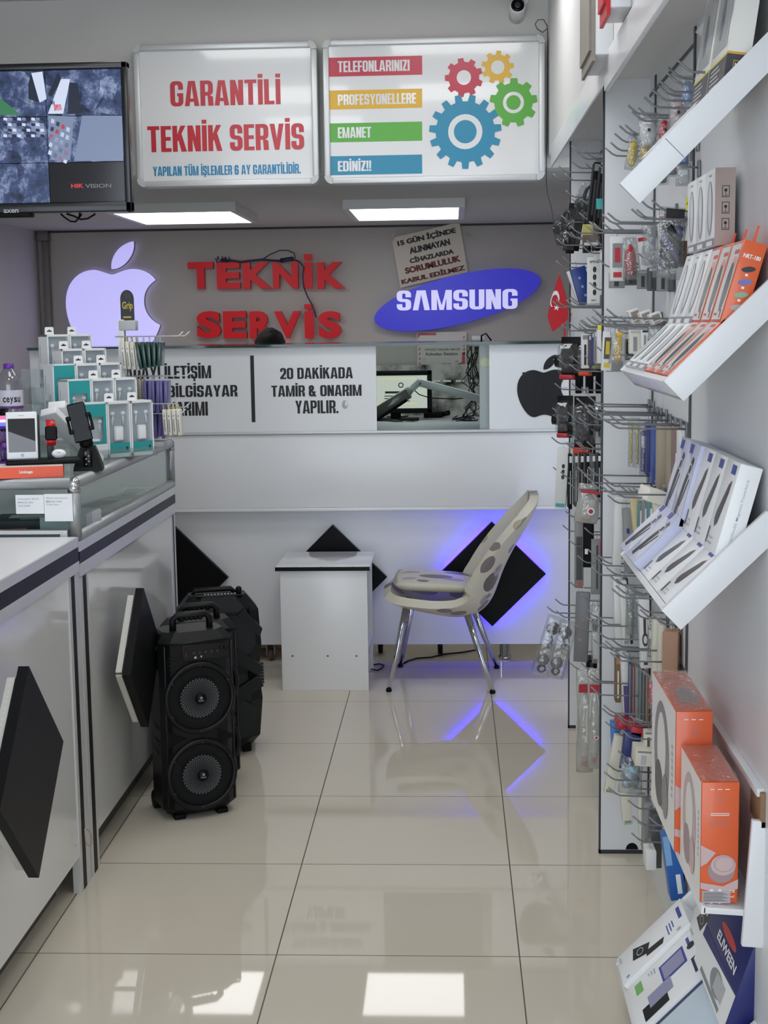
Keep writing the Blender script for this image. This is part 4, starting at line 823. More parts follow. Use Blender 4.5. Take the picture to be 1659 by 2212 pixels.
watch('smart_watch', 'smart watch with a pink and blue lit screen at the left picture edge', T(PY(9, 909, 4.3)) @ RZ(10), black, [mat('watch_pink', '#333', .2, emit='#c04a90', es=.35), mat('watch_white', '#333', .2, emit='#d8d8ff', es=.35), mat('watch_blue', '#333', .2, emit='#3a5fe0', es=.4)], blackm)
b = MB(); b.box((-.02, -.01, 0), (.02, .01, .012), 0, .003); b.tube([(0, 0, .01), (0, .004, PY(9, 909, 4.3).z-ZT-.03)], .004, 0, 8); solo('watch_stand', 'slim black stand holding the lit smart watch', 'stand', b, black, T((PY(9, 909, 4.3).x, 4.315, ZT)))
for i, (x0, y0, x1, Y, lab) in enumerate(((48, 797, 98, 4.62, 'tall clear acrylic card holder left of the earphone boxes'), (76, 831, 112, 4.5, 'short clear acrylic card holder in front of the taller one'))):
    X0, X1, Z1 = PY(x0, 850, Y).x, PY(x1, 850, Y).x, PY((x0+x1)/2, y0, Y).z; b = MB(); b.box((X0, Y, ZT), (X1, Y+.003, Z1)); b.box((X0, Y-.03, ZT), (X0+.003, Y, Z1-.03)); b.box((X1-.003, Y-.03, ZT), (X1, Y, Z1-.03)); b.box((X0, Y-.033, ZT), (X1, Y-.03, ZT+(Z1-ZT)*.55))
    soloW('card_holder', lab, 'holder', b, acry, ((X0+X1)/2, Y, ZT))
# earphone boxes on a stepped stand
q = PZ(187, 996, ZT); SM = T((q.x, q.y, ZT)) @ RZ(45); w, h, d, st, dz = .083, .175, .06, .09, .047
kz = lambda k: k*dz+(.024 if k else 0)
t = thing('step_stand', 'clear stepped acrylic stand under the earphone boxes', 'stand', M=SM)
for k in range(5):
    b = MB(); b.box((-.004, k*st, kz(k)), (.26, k*st+st, kz(k)+.003)); b.box((-.004, k*st, kz(k-1)+.003), (.26, k*st+.003, kz(k))) if k else b.box((-.004, -.003, 0), (.26, 0, .03)); part('step', b, acry, t)
tin = mat('tray_grey', '#b4b9bd', .35)
def earbox(lab, M, tealp, group):
    t = thing('earphone_box', lab, 'box', M=M, group=group)
    b = MB()
    for x0, z0, x1, z1 in ((0, 0, w, .012), (0, h-.007, w, h), (0, 0, .005, h), (w-.005, 0, w, h)): b.box((x0, 0, z0), (x1, d, z1), 0)
    b.box((0, d-.002, 0), (w, d, h), 0)
    F = basis((-.0004, d, 0), (0, -1, 0), (0, 0, 1), (-1, 0, 0)); b.rect(.008, .03, .03, .06, 1, F); b.rect(.01, .08, .014, .14, 1, F)
    for i in range(6): b.rect(.009+i*.0035, .032, .0105+i*.0035, .058, 3, F, .0002)
    F = basis((0, -.0004, 0), (1, 0, 0), (0, 0, 1), (0, -1, 0))
    if tealp:
        o = [(.004, .004), (w-.004, .004), (w-.004, h-.004), (.004, h-.004)]; i_ = [(.015, .055), (w-.015, .055), (w-.015, h-.045), (.015, h-.045)]
        b.ring(o, i_, 2, F); b.rect(.004, .004, w-.004, .045, 0, F, .0003)
    else: b.rect(.005, .012, w-.005, .045, 2, F); b.box((w-.02, -.0007, .02), (w-.012, -.0004, .032), 3)
    part('carton', b, [card, lgrey, teal, dark], t)
    b = MB(); b.box((.005, .012, .012), (w-.005, .02, h-.007), 0)
    Fp = basis((0, .0115, 0), (1, 0, 0), (0, 0, 1), (0, -1, 0))
    if tealp: b.rect(.014, .055, w-.014, h-.045, 1, Fp, .0005)
    part('tray', b, [tin, mat('tray_pale', '#ced2d4', .35)], t)
    b = MB(); e = mat('earbud_white', '#f1f3f4', .25)
    zt = h-.072 if tealp else h-.05
    for s in (-1, 1): b.ball((w/2+s*.019, .008, zt+.012), .0075, 0, n=7); b.tube([(w/2+s*.017, .008, zt+.01), (w/2+s*.021, .008, zt-.024)], .003, 0, 7)
    part('earbud_pair', b, e, t)
    b = MB(); b.box((w/2-.017, .0, .05 if not tealp else .018), (w/2+.017, .012, .098 if not tealp else .062), 0, .012, seg=3); part('charging_case', b, e, t)
    if not tealp:
        b = MB(); F2 = basis((0, d-.002, h), (1, 0, 0), (0, 0, 1), (0, -1, 0)); b.prism([(w/2-.017, 0), (w/2+.017, 0), (w/2+.016, .022), (w/2+.013, .025), (w/2-.013, .025), (w/2-.016, .022)], .0012, 0, F2); b.rect(w/2-.009, .009, w/2+.009, .013, 1, F2, .0016); b.disc(w/2, .013, .0035, 1, F2, .0016, 10); part('hang_tab', b, [card, dark], t)
    b = MB(); b.rect(.005, .012, w-.005, h-.007, 0, basis((0, .0004, 0), (1, 0, 0), (0, 0, 1), (0, -1, 0))); part('window', b, glass('box_window', '#eff3f5', .03, .03, .05), t)
    return t
tn = ('lowest step', 'second step up', 'third step up', 'fourth step up', 'top step'); A_ = earbox('teal fronted earphone box at the left of the lowest step', SM @ T((0, .006, .0035)), 1, 'earphone boxes on the stepped stand'); B_ = None
for k in range(5):
    for c in range(3):
        M = SM @ T((c*.085, .006+k*st, kz(k)+.0035))
        if c == 0:
            if k in (1, 2): dup(A_, M, 'teal fronted earphone box at the left of the %s' % tn[k])
            continue
        lab = 'grey windowed earphone box %s of the %s' % ('in the middle' if c == 1 else 'at the right end', tn[k])
        if B_ is None: B_ = earbox(lab, M, 0, 'earphone boxes on the stepped stand')
        else: dup(B_, M, lab)
# rack of hanging packs
q = PZ(296, 966, ZT); t = thing('display_rack', 'white post rack with wire hooks and a black header card on the glass case', 'rack', (q.x-.02, q.y, ZT)); RY0 = q.y
pz = lambda y: PY(280, y, RY0).z; pxx = lambda x, y=800: PY(x, y, RY0).x
b = MB(t); b.lathe([(.06, ZT), (.06, ZT+.008), (.02, ZT+.012)], 0, 24, T((pxx(280), RY0, 0))); b.box((pxx(310), RY0-.03, ZT), (pxx(352), RY0+.06, ZT+.02), 0, .003); part('base', b, lgrey, t)
b = MB(t); b.box((pxx(259), RY0-.01, ZT), (pxx(272), RY0+.02, pz(690)), 0); part('post', b, white, t)
b = MB(t)
for y in (738, 790, 820, 868, 905): b.box((pxx(261.5), RY0-.0105, pz(y+6)), (pxx(265), RY0-.0099, pz(y-6)))
part('slot', b, dark, t) if 0 else b.bm.free()
b = MB(t); b.box((pxx(262), RY0-.014, pz(714)), (pxx(298), RY0+.03, pz(692)), 0, .003); part('top_block', b, lgrey, t)
b = MB(t); F = FY(RY0+.005); xa, xb = pxx(265), pxx(294); zl, zh = pz(692), pz(626)
o = [(xa, zl), (xb, zl), (xb, zl+(zh-zl)*.7)]+[((xa+xb)/2+(xb-xa)/2*math.cos(R_(a)), zl+(zh-zl)*.7+(zh-zl)*.3*math.sin(R_(a))) for a in range(15, 180, 15)]+[(xa, zl+(zh-zl)*.7)]
b.prism(o, .003, 0, F); b.text('Grip', xa+.006, zl+(zh-zl)*.30, xb-.004, zl+(zh-zl)*.62, 1, F @ T((0, 0, .003)), bold=.03); b.rect(xa+.008, zl+.008, xb-.01, zl+.014, 1, F, .0036)
b.ball(((xa+xb)/2+.004, zh-.018-0, -.006), .012, 2, F @ T((0, 0, .0085)), sc=(1.3, .9, .3)) if 0 else b.disc((xa+xb)/2+.004, zh-.02, .013, 2, F, .0036, 14, .010)
part('header_card', b, [mat('header_black', '#131313', .4), mat('header_gold', '#b9a536', .4), dark], t)
hk = []
for y, x0, x1, dy in ((727, 262, 402, 0), (727, 270, 394, -.05), (813, 330, 404, 0), (882, 300, 394, .03), (893, 300, 392, -.03), (871, 318, 384, -.06)):
    b = MB(t); z = pz(y); b.tube([(pxx(259), RY0+dy, z), (pxx(x1), RY0+dy, z), (pxx(x1+10), RY0+dy, z+.014)], .0022, 0, 6); part('hook', b, mat('rack_wire', '#d5d7d8', .3, metal=.4), t)
def pack(name, lab, cat, x, ytop, ybot, wpx, dy, mats, depth=.06, tab=True, deco=0, group=None, tilt=0):
    """a thin pack hanging from a rack hook, its edge towards the door"""
    z1, z0 = pz(ytop), pz(ybot); x0 = pxx(x); wd = wpx*RY0/3074; M = T((x0, RY0+dy, z0)) @ RYa(tilt)
    b = MB(); b.box((0, -depth/2, 0), (wd, depth/2, z1-z0), 0, min(.002, wd*.2))
    if deco: F = basis((0, -depth/2-.0004, 0), (1, 0, 0), (0, 0, 1), (0, -1, 0)); b.rect(wd*.3, .012, wd*.55, (z1-z0)*.62, 1, F); b.disc(wd/2, (z1-z0)*.75, wd*.2, 1, F, 0, 8)
    if tab: b.box((wd*.2, -.012, z1-z0), (wd*.4, .012, z1-z0+.018), 2)
    return solo(name, lab, cat, b, mats, M, group)
ordn = ('first', 'second', 'third', 'fourth', 'fifth', 'sixth', 'seventh')
wb = mat('cream_box', '#e9e6da', .4); cl = mat('pale_tab', '#d9cf9a', .4); gd = mat('green_pack', '#1f4a40', .25, coat=.4); pd = mat('violet_pack', '#635c97', .35, coat=.3); bb = mat('beige_box', '#b7b09f', .5)
for i in range(4): pack('cable_box', 'slim cream cable box on the top rack hook, %s from the post' % ordn[i], 'box', 269+i*10, 737+i, 797+i, 8, 0, [wb, grey, cl], .05, deco=1, group='slim cream cable boxes on the top hook', tilt=-4)
for i in range(5): pack('green_pack', 'dark green accessory pack on the top rack hook, %s from the cream boxes' % ordn[i], 'pack', 306+i*9.5, 739, 797-i*1.5, 7, 0, [gd, lgrey, clear], .075, group='dark green packs on the top hook', tilt=-8+i*3)
for i in range(3): pack('cable_box', 'slim beige box on the middle rack hook, %s from the post' % ordn[i], 'box', 290+i*8, 822, 868, 7, .02, [bb, grey, cl], .05, deco=1, group='slim beige boxes on the middle hook')
for i in range(6): pack('violet_pack', 'long violet cable pack on the middle rack hook, %s from the post' % ordn[i], 'pack', 312+i*8.6, 822, 892-i*1.5+(i % 2)*4, 7.4, 0, [pd, lgrey, clear], .07, group='long violet packs on the middle hook', tilt=2*(i % 2))
for i in range(5): pack('violet_pack', 'long violet cable pack on the lower rack hook, %s from the post' % ordn[i], 'pack', 312+i*8.2, 889, 948-(i % 2)*5, 7, .03, [pd, lgrey, clear], .07, group='long violet packs on the lower hook', tilt=3*(i % 2))
for i in range(4): pack('cable_box', 'slim cream cable box on the lower rack hook, %s from the violet packs' % ordn[i], 'box', 356+i*10, 884, 938+(i % 2)*2, 8.5, -.03, [wb, grey, cl], .045, deco=1, group='slim cream cable boxes on the lower hook', tilt=-3)
# ================================================================ small white table
t = thing('small_table', 'small white box table with a black front edge, left of the chair', 'table', (-.545, 6.1, 0)); TW0, TW1, TY0, TY1 = -.735, -.365, 5.915, 6.29
zt = PY(700, 1224, TY0).z
b = MB(t); b.box((TW0, TY0, 0), (TW1, TY0+.018, zt-.016), 0, .0015)
for x in (632, 708, 770): p = PY(x, 1417, TY0); b.disc(p.x, p.z, .0045, 1, FY(TY0-.0005), 0, 12)
part('front_panel', b, [white, mat('screw_grey', '#5d6064', .4)], t)
b = MB(t); b.box((TW0, TY1-.018, 0), (TW1, TY1, zt-.016), 0, .0015); part('back_panel', b, white, t)
b = MB(t); b.box((TW0-.018, TY0-.012, zt-.016), (TW1+.012, TY1+.03, zt), 0, .0015); b.box((TW0-.0185, TY0-.0135, zt-.0165), (TW1+.0125, TY0-.0115, zt+.0003), 1)
for x, y in ((640, 1226.5), (694, 1226.5), (762, 1226.5), (773, 1196)): p = PZ(x, y-2, zt); b.disc(p.x, p.y, .005, 2, T((0, 0, zt+.0005)), 0, 10)
part('top', b, [mat('table_white', '#eef0f1', .06), black, mat('screw_grey', '#5d6064', .4)], t)
b = MB(t); b.box((TW0+.01, TY0+.02, .14), (TW1-.004, TY1-.02, .156)); part('shelf', b, white, t)

# ================================================================ chair
def fabric():
    M = bpy.data.materials.new('leaf_print_fabric'); M.use_nodes = True; nt = M.node_tree; b = nt.nodes['Principled BSDF']; N = nt.nodes.new; L = nt.links.new
    tc = N('ShaderNodeTexCoord'); prev = None; base = lin('#d6d1bf')
    for k, (sc, thr, rot, cols) in enumerate(((6.2, .22, .6, ('#8f8787', '#6f655c')), (7.5, .14, -.5, ('#b0a48a', '#a8a2a0')), (9.5, .13, 1.3, ('#7c7476', '#968e84')))):
        mp = N('ShaderNodeMapping'); mp.inputs['Location'].default_value = (1.7*k+.3, .9*k, 2.3*k); mp.inputs['Rotation'].default_value = (0, rot, rot); mp.inputs['Scale'].default_value = (sc*.62, sc, sc); L(tc.outputs['Object'], mp.inputs[0])
        v = N('ShaderNodeTexVoronoi'); v.inputs['Scale'].default_value = 1; v.inputs['Randomness'].default_value = .75; L(mp.outputs[0], v.inputs['Vector'])
        lt = N('ShaderNodeMath'); lt.operation = 'LESS_THAN'; lt.inputs[1].default_value = thr+.08; L(v.outputs['Distance'], lt.inputs[0])
        cm = N('ShaderNodeMix'); cm.data_type = 'RGBA'; cm.inputs[6].default_value = lin(cols[0]); cm.inputs[7].default_value = lin(cols[1]); sx = N('ShaderNodeSeparateColor'); L(v.outputs['Color'], sx.inputs[0]); L(sx.outputs[0], cm.inputs[0])
        mx = N('ShaderNodeMix'); mx.data_type = 'RGBA'; L(lt.outputs[0], mx.inputs[0]); L(cm.outputs[2], mx.inputs[7])
        if prev is None: mx.inputs[6].default_value = base
        else: L(prev.outputs[2], mx.inputs[6])
        prev = mx
    w = N('ShaderNodeTexWave'); w.inputs['Scale'].default_value = 40; w.inputs['Distortion'].default_value = 2; L(tc.outputs['Object'], w.inputs['Vector'])
    d = N('ShaderNodeMix'); d.data_type = 'RGBA'; d.blend_type = 'MULTIPLY'; d.inputs[0].default_value = .12; L(prev.outputs[2], d.inputs[6]); L(w.outputs['Color'], d.inputs[7])
    L(d.outputs[2], b.inputs['Base Color']); b.inputs['Roughness'].default_value = .42; return M
FAB = fabric(); YCH = 6.1
t = thing('chair', 'leaf patterned upholstered chair with chrome legs beside the white table', 'chair', (-.04, YCH, 0))
def cpt(x, y): p = PY(x, y, YCH); return p.x, p.z
prof = [(846, 1262), (852, 1275), (880, 1287), (930, 1300), (980, 1309), (1015, 1308), (1040, 1292), (1054, 1265), (1064, 1232), (1080, 1195), (1098, 1162), (1118, 1128), (1135, 1098), (1144, 1076), (1142, 1064)]
hw = [.17, .20, .215, .222, .228, .23, .232, .232, .228, .220, .21, .20, .185, .16, .12]
rs_ = [.0, .015, .03, .045, .065, .09, .105, .105, .09, .075, .06, .045, .03, .015, .0]
pr = [Vector((cpt(*p)[0], 0, cpt(*p)[1])) for p in prof]
fine, fh, fr = [], [], []
for i in range(len(pr)-1):
    for k in range(3):
        u = k/3; fine.append(pr[i].lerp(pr[i+1], u)); fh.append(hw[i]*(1-u)+hw[i+1]*u); fr.append(rs_[i]*(1-u)+rs_[i+1]*u)
fine.append(pr[-1]); fh.append(hw[-1]); fr.append(rs_[-1])
for _ in range(3): fine = [fine[0]]+[(fine[i-1]+fine[i]*2+fine[i+1])/4 for i in range(1, len(fine)-1)]+[fine[-1]]
tb = bmesh.new(); rows = []; NV = 18
for i, p in enumerate(fine):
    d = (fine[min(i+1, len(fine)-1)]-fine[max(i-1, 0)]).normalized(); n = Vector((-d.z, 0, d.x))
    row = []
    for k in range(NV+1):
        v = -1+2*k/NV; up = fr[i]*abs(v)**2.6; q = p+n*up; row.append(tb.verts.new((q.x, YCH+fh[i]*v*(1-.06*abs(v)**6), q.z)))
    rows.append(row)
for i in range(len(rows)-1):
    for k in range(NV): tb.faces.new((rows[i][k], rows[i][k+1], rows[i+1][k+1], rows[i+1][k]))
bmesh.ops.recalc_face_normals(tb, faces=list(tb.faces)); bmesh.ops.solidify(tb, geom=list(tb.faces), thickness=-.038)
b = MB(t); b.merge(tb, 0); o = part('shell', b, FAB, t); mo = o.modifiers.new('soft', 'BEVEL'); mo.width = .014; mo.segments = 3; mo.limit_method = 'ANGLE'; mo.angle_limit = R_(50)
mo = o.modifiers.new('sub', 'SUBSURF'); mo.levels = 1; mo.render_levels = 1
# seat cushion
(xa, zc1), (xb, zc2) = cpt(852, 1247), cpt(1026, 1256)
tb = bmesh.new(); G = 14; top = []; bot = []
for i in range(G+1):
    u = i/G; rt, rb = [], []
    for k in range(G+1):
        v = -1+2*k/G; uu = 2*u-1; e = (1-uu**6)*(1-v**6); w = .195-.02*u; z = zc1*(1-u)+zc2*u
        x = xa+(xb-xa)*(.5+.5*uu*(1-.08*v*v)); rt.append(tb.verts.new((x, YCH+w*v, z+.020*e))); rb.append(tb.verts.new((x, YCH+w*v, z-.032*e**.5)))
    top.append(rt); bot.append(rb)
for i in range(G):
    for k in range(G): tb.faces.new((top[i][k], top[i+1][k], top[i+1][k+1], top[i][k+1])); tb.faces.new((bot[i][k], bot[i][k+1], bot[i+1][k+1], bot[i+1][k]))
bmesh.ops.remove_doubles(tb, verts=list(tb.verts), dist=.0015)
b = MB(t); b.merge(tb, 0); part('seat_cushion', b, FAB, t)
for foot, top_ in (((840, 1494), (882, 1290, 5.99)), ((1064, 1498), (1006, 1316, 5.98)), ((865, 1441), (893, 1290, 6.22)), ((1073, 1444), (1024, 1316, 6.22))):
    f = PZ(*foot, 0); q = PY(*top_); b = MB(t); b.tube([f+Vector((0, 0, .012)), f.lerp(q, .5), q], [.0095, .0125, .0165], 0, 14); l = part('leg', b, chrome, t)
    b = MB(t); b.lathe([(.011, 0), (.013, .004), (.011, .014)], 0, 12, T(f)); part('foot_cap', b, blackm, l, M=Matrix.Identity(4))

# ================================================================ speakers
spk = mat('speaker_black', '#0a0b0d', .45, spec=.3, bump=(240, .12)); spk2 = mat('speaker_edge', '#101214', .4, spec=.3); cone = mat('cone_grey', '#2a2c2f', .4); dotm = mat('grille_dot', '#4b4e52', .4)
def chamfer(w, d, c): return [(-w+c, -d), (w-c, -d), (w, -d+c), (w, d-c), (w-c, d), (-w+c, d), (-w, d-c), (-w, -d+c)]
def body(b, w, d, h, c=.03, z0=.012):
    rings = []
    for z, s in ((z0, -.02), (z0+.025, 0), (h-.03, 0), (h, -.022)): rings.append([(x, y, z) for x, y in chamfer(w+s, d+s, c)])
    b.loft(rings, 0, smooth=False)
def woofer(t, x, z, r, yf):
    F = basis((x, yf, z), (1, 0, 0), (0, 0, 1), (0, -1, 0))
    b = MB(); b.tube([(r*math.cos(a), r*math.sin(a), .004) for a in [2*math.pi*i/40 for i in range(40)]], .009, 0, 8, F, closed=True)
    for k in range(6): a = k*math.pi/3+.5; b.ball(((r-.004)*math.cos(a), (r-.004)*math.sin(a), .012), .0035, 1, F, n=5)
    w = part('woofer', b, [spk2, cone], t)
    b = MB(); b.lathe([(r*.96, .004), (r*.80, .012), (r*.62, .007), (r*.60, .005), (r*.16, .016), (.001, .018)], 0, 40, F, cap=False); part('grille', b, mat('grille_black', '#0c0d0f', .55, spec=.25, bump=(900, .6)), w)
    b = MB()
    for k in range(9):
        rr = r*(.20+.045*k); n = 36; s = rr*math.pi/n*.72
        for i in range(n):
            a = 2*math.pi*(i+.5*(k % 2))/n; u = (rr-r*.16)/(r*.44); b.disc(rr*math.cos(a), rr*math.sin(a), s, 0, F, .0165-u*.0108, 6)
    part('perforation', b, dotm, w)
    b = MB(); b.lathe([(r*.16, .017), (r*.15, .021), (.001, .022)], 0, 20, F, cap=False); b.disc(0, r*.035, r*.045, 1, F, .0225, 10); b.text('Music', -r*.08, -r*.07, r*.08, -r*.02, 1, F, z=.0225); part('dust_cap', b, [black, mat('cap_print', '#8a8d90', .4)], w)
def handle(t, w, h, z, y):
    b = MB(); b.tube([(-w, y, z-.02), (-w, y, z+h-.012), (-w+.014, y, z+h), (w-.014, y, z+h), (w, y, z+h-.012), (w, y, z-.02)], .0115, 0, 8)
    for i in range(5): b.ball((-w+.03+i*(w-.03)/2, y, z+h-.01), .009, 0, n=5)
    part('handle', b, spk, t)
def speaker(lab, M, w, d, h, panel=True):
    t = thing('loudspeaker', lab, 'loudspeaker', M=M)
    b = MB(); body(b, w, d, h)
    for i in range(3): b.box((-w+.02, -d-.001, h-.075-i*.012), (-w+.075, -d+.001, h-.072-i*.012), 0)
    for z in (h*.93, h*.5, h*.42, h*.36): b.box((-w-.004, -d*.5, z-.014), (-w+.01, d*.3, z), 0, .003)
    part('cabinet', b, [spk], t)
    b = MB()
    for s in (-1, 1): b.tube([(s*(w-.012), -d-.001, .05), (s*(w-.012), -d-.001, h-.035)], .004, 0, 6)
    b.tube([(-w+.012, -d-.001, h-.03), (w-.012, -d-.001, h-.03)], .004, 0, 6); part('trim', b, spk2, t)
    b = MB(); F = basis((0, -d-.001, 0), (1, 0, 0), (0, 0, 1), (0, -1, 0)); b.box((-w*.42, -d-.003, h-.088), (w*.86, -d+.001, h-.038), 0, .001)
    b.box((-w*.39, -d-.0036, h-.085), (w*.83, -d-.003, h-.041), 1)
    for i in range(5): b.disc(-w*.12+i*w*.16, h-.064, .004, 2, F, .0031, 10)
    for i in range(2): b.lathe([(.006, 0), (.005, .008)], 0, 12, F @ T((w*.62+i*w*.12, h-.055, .003)))
    b.disc(-w*.08, h-.079, .004, 3, F, .0032, 10); b.disc(w*.08, h-.077, .003, 3, F, .0032, 10); b.rect(-w*.35, h-.074, -w*.32, h-.06, 4, F, .0031); p = part('control_panel', b, [spk2, mat('panel_wine', '#150e10', .25), dark, lgrey, mat('panel_red', '#5a1d12', .5)], t)
    r = w*.9
    woofer(t, 0, h-.095-r-.006, r, -d); woofer(t, 0, .035+r*1.0, r*1.0, -d)
    for x, z in ((-w*.62, h*.475-.02), (w*.72, h*.46-.02)):
        b = MB(); b.add([(x-.03, -d-.0015, z+.03), (x-.03, -d-.0015, z-.025), (x+.03, -d-.0015, z)], [(0, 1, 2)], 0); part('port', b, blackg, t)
    handle(t, w*.5, .045, h, -.02)
    for sx in (-1, 1):
        b = MB(); b.lathe([(.026, -.012), (.03, -.009), (.03, .009), (.026, .012)], 0, 18, T((sx*(w-.014), d-.012, .03)) @ RYa(90)); part('wheel', b, blackm, t)
        b = MB(); b.box((sx*(w-.05)-.018, -d+.01, 0), (sx*(w-.05)+.018, -d+.045, .016), 0, .003); part('foot', b, blackm, t)
    return t
speaker('black twin woofer loudspeaker standing nearest, in front of the other two', T((-.840, 4.405, 0)) @ RZ(27), .120, .085, .60)
speaker('black twin woofer loudspeaker in the middle, mostly hidden by the nearest', T((-.872, 4.73, 0)) @ RZ(20), .122, .085, .565)
t = thing('loudspeaker', 'larger black loudspeaker with angular ribs, farthest of the three', 'loudspeaker', M=T((-.862, 5.07, 0)) @ RZ(14)); w, d, h = .152, .10, .585
b = MB(); rings = []
for z, s in ((.02, -.045), (.06, -.012), (.20, 0), (.30, -.012), (.40, 0), (.53, -.008), (.585, -.05)): rings.append([(x, y, z) for x, y in chamfer(w+s, d+min(0, s*.5), .045)])
b.loft(rings, 0, smooth=False); part('cabinet', b, spk, t)
F = basis((0, -d-.002, 0), (1, 0, 0), (0, 0, 1), (0, -1, 0))
for z0, z1 in ((.36, .52), (.07, .22)):
    b = MB(); b.prism([(-.11, z0), (.085, z0), (.125, z0+.05), (.125, z1-.04), (.06, z1), (-.11, z1)], .012, 0, F); b.disc(0, (z0+z1)/2, .06, 1, F, .0125, 28); part('ribbed_grille', b, [spk2, mat('grille_black', '#0c0d0f', .55, spec=.25, bump=(900, .6))], t)
for pts in (((.03, .36), (.13, .30), (.15, .33), (.06, .40)), ((.03, .24), (.13, .30), (.15, .26), (.06, .20)), ((.06, .52), (.14, .44), (.15, .47), (.085, .545))):
    b = MB(); b.prism(list(pts), .02, 0, F); part('rib', b, spk, t)
b = MB()
for i in range(7): b.box((w-.03, -d-.004+i*.002, .265+i*.011), (w+.002, -d+.03, .27+i*.011), 0)
for i in range(6): b.box((w-.045+i*.004, -d-.002, .515-i*.004), (w-.043+i*.004, -d+.02, .555-i*.007), 0)
part('fins', b, spk2, t)
b = MB(); b.box((-.08, -.07, .583), (.09, -.02, .589), 0, .002)
for i in range(10): b.box((-.05+i*.012, -.055, .589), (-.044+i*.012, -.049, .592), 1)
part('control_panel', b, [spk2, lgrey], t)
b = MB(); b.lathe([(.009, .585), (.011, .60), (.011, .61), (.006, .615)], 0, 12, T((.075, -.05, 0))); part('knob', b, black, t)
b = MB(); b.tube([(-.09, .0, .575), (-.08, .0, .598), (.05, .0, .60), (.07, .0, .58)], .01, 0, 8); part('handle', b, spk, t)
for x in (-.09, .09):
    b = MB(); b.box((x-.016, -.06, 0), (x+.016, -.03, .03), 0, .004); part('foot', b, blackm, t)
for x in (-.12, .12):
    b = MB(); b.lathe([(.024, -.012), (.028, -.008), (.028, .008), (.024, .012)], 0, 18, T((x, .085, .028)) @ RYa(90)); part('wheel', b, blackm, t)

# ================================================================ person behind the counter
skin = mat('skin', '#b98f78', .55); hair = mat('black_hair', '#0d0a08', .75, spec=.15, bump=(180, .5)); shirt = mat('dark_shirt', '#3b3f49', .8); jeans = mat('dark_trousers', '#23252d', .85)
HC = PY(583, 757, 7.5)
t = thing('person', 'person with short black hair bending over work behind the counter', 'person', (HC.x+.06, 7.62, 0))
def skin_body(segs, name, m_, lv=2):
    me = bpy.data.meshes.new(name); bm = bmesh.new(); lay = bm.verts.layers.skin.verify(); V = {}
    inv = WM[t.name].inverted()
    for chain in segs:
        prev = None
        for key, p, r in chain:
            if key not in V:
                v = bm.verts.new(inv @ Vector(p)); v[lay].radius = (r, r) if not isinstance(r, tuple) else r; v[lay].use_root = len(V) == 0; V[key] = v
            if prev is not None and prev is not V[key]:
                try: bm.edges.new((prev, V[key]))
                except ValueError: pass
            prev = V[key]
    bm.to_mesh(me); bm.free(); me.materials.append(m_); o = bpy.data.objects.new(name, me); reg(o, Matrix.Identity(4), t)
    o.modifiers.new('skin', 'SKIN').use_smooth_shade = True; s = o.modifiers.new('sub', 'SUBSURF'); s.levels = s.render_levels = lv; return o
x0 = HC.x; by = 7.62
def hand(side, wx, wy, wz, k):
    out = [[(k+'w', (wx, wy, wz), .024), (k+'p', (wx, wy-.05, wz-.012), (.032, .016))]]
    for i, (dx, l) in enumerate(((-.026, .062), (-.009, .072), (.009, .068), (.025, .054))):
        out.append([(k+'p', 0, 0), (k+'a%d' % i, (wx+dx, wy-.075, wz-.014), .0095), (k+'b%d' % i, (wx+dx*1.1, wy-.075-l*.55, wz-.02), .0085), (k+'c%d' % i, (wx+dx*1.1, wy-.075-l, wz-.036), .007)])
    out.append([(k+'w', 0, 0), (k+'t', (wx-side*.035, wy-.035, wz-.01), .011), (k+'t2', (wx-side*.048, wy-.065, wz-.018), .009)]); return out
N3 = (x0-.01, 7.53, 1.30); arms = []
for s, k in ((-1, 'L'), (1, 'R')):
    sh = (x0+.05+s*.19, 7.60, 1.20); el = (x0+.05+s*.26, 7.46, 1.00); wr = (x0+.03+s*.17, 7.26, 1.04)
    arms += [[('chest', 0, 0), (k+'s', sh, .062), (k+'e', el, .042), (k+'w', wr, .026)]]+hand(s, *wr, k)
legs = []
for s, k in ((-1, 'l'), (1, 'r')): legs += [[('pelvis', 0, 0), (k+'h', (x0+.06+s*.095, by+.05, .86), .085), (k+'k', (x0+.06+s*.10, by+.03, .47), .058), (k+'f', (x0+.06+s*.10, by+.06, .09), .038), (k+'t', (x0+.06+s*.11, by-.10, .035), .035)]]
segs = [[('pelvis', (x0+.06, by+.05, .93), (.15, .11)), ('waist', (x0+.06, by+.03, 1.03), (.135, .10)), ('chest', (x0+.05, 7.61, 1.17), (.155, .105)), ('neck', N3, .055), ('head0', (HC.x, HC.y+.01, 1.36), .07)]]+arms+legs
skin_body(segs, 'body', skin)
b = MB(t); A = T(HC) @ RZ(28) @ RX(34)      # head turned left and bowed
b.ball((0, 0, .0), 1, 0, A, 16, (.076, .096, .112)); b.loft([[(x*k_, -.03+y*k_, z) for x, y in ((-.05, -.03), (.05, -.03), (.055, .05), (-.055, .05))] for k_, z in ((.9, -.05), (.75, -.11), (.5, -.128))], 0, A)
b.loft([[(-.011, -.09, .015), (.011, -.09, .015), (0, -.098, .02)], [(-.018, -.09, -.03), (.018, -.09, -.03), (0, -.122, -.026)], [(-.012, -.09, -.038), (.012, -.09, -.038), (0, -.10, -.037)]], 0, A)
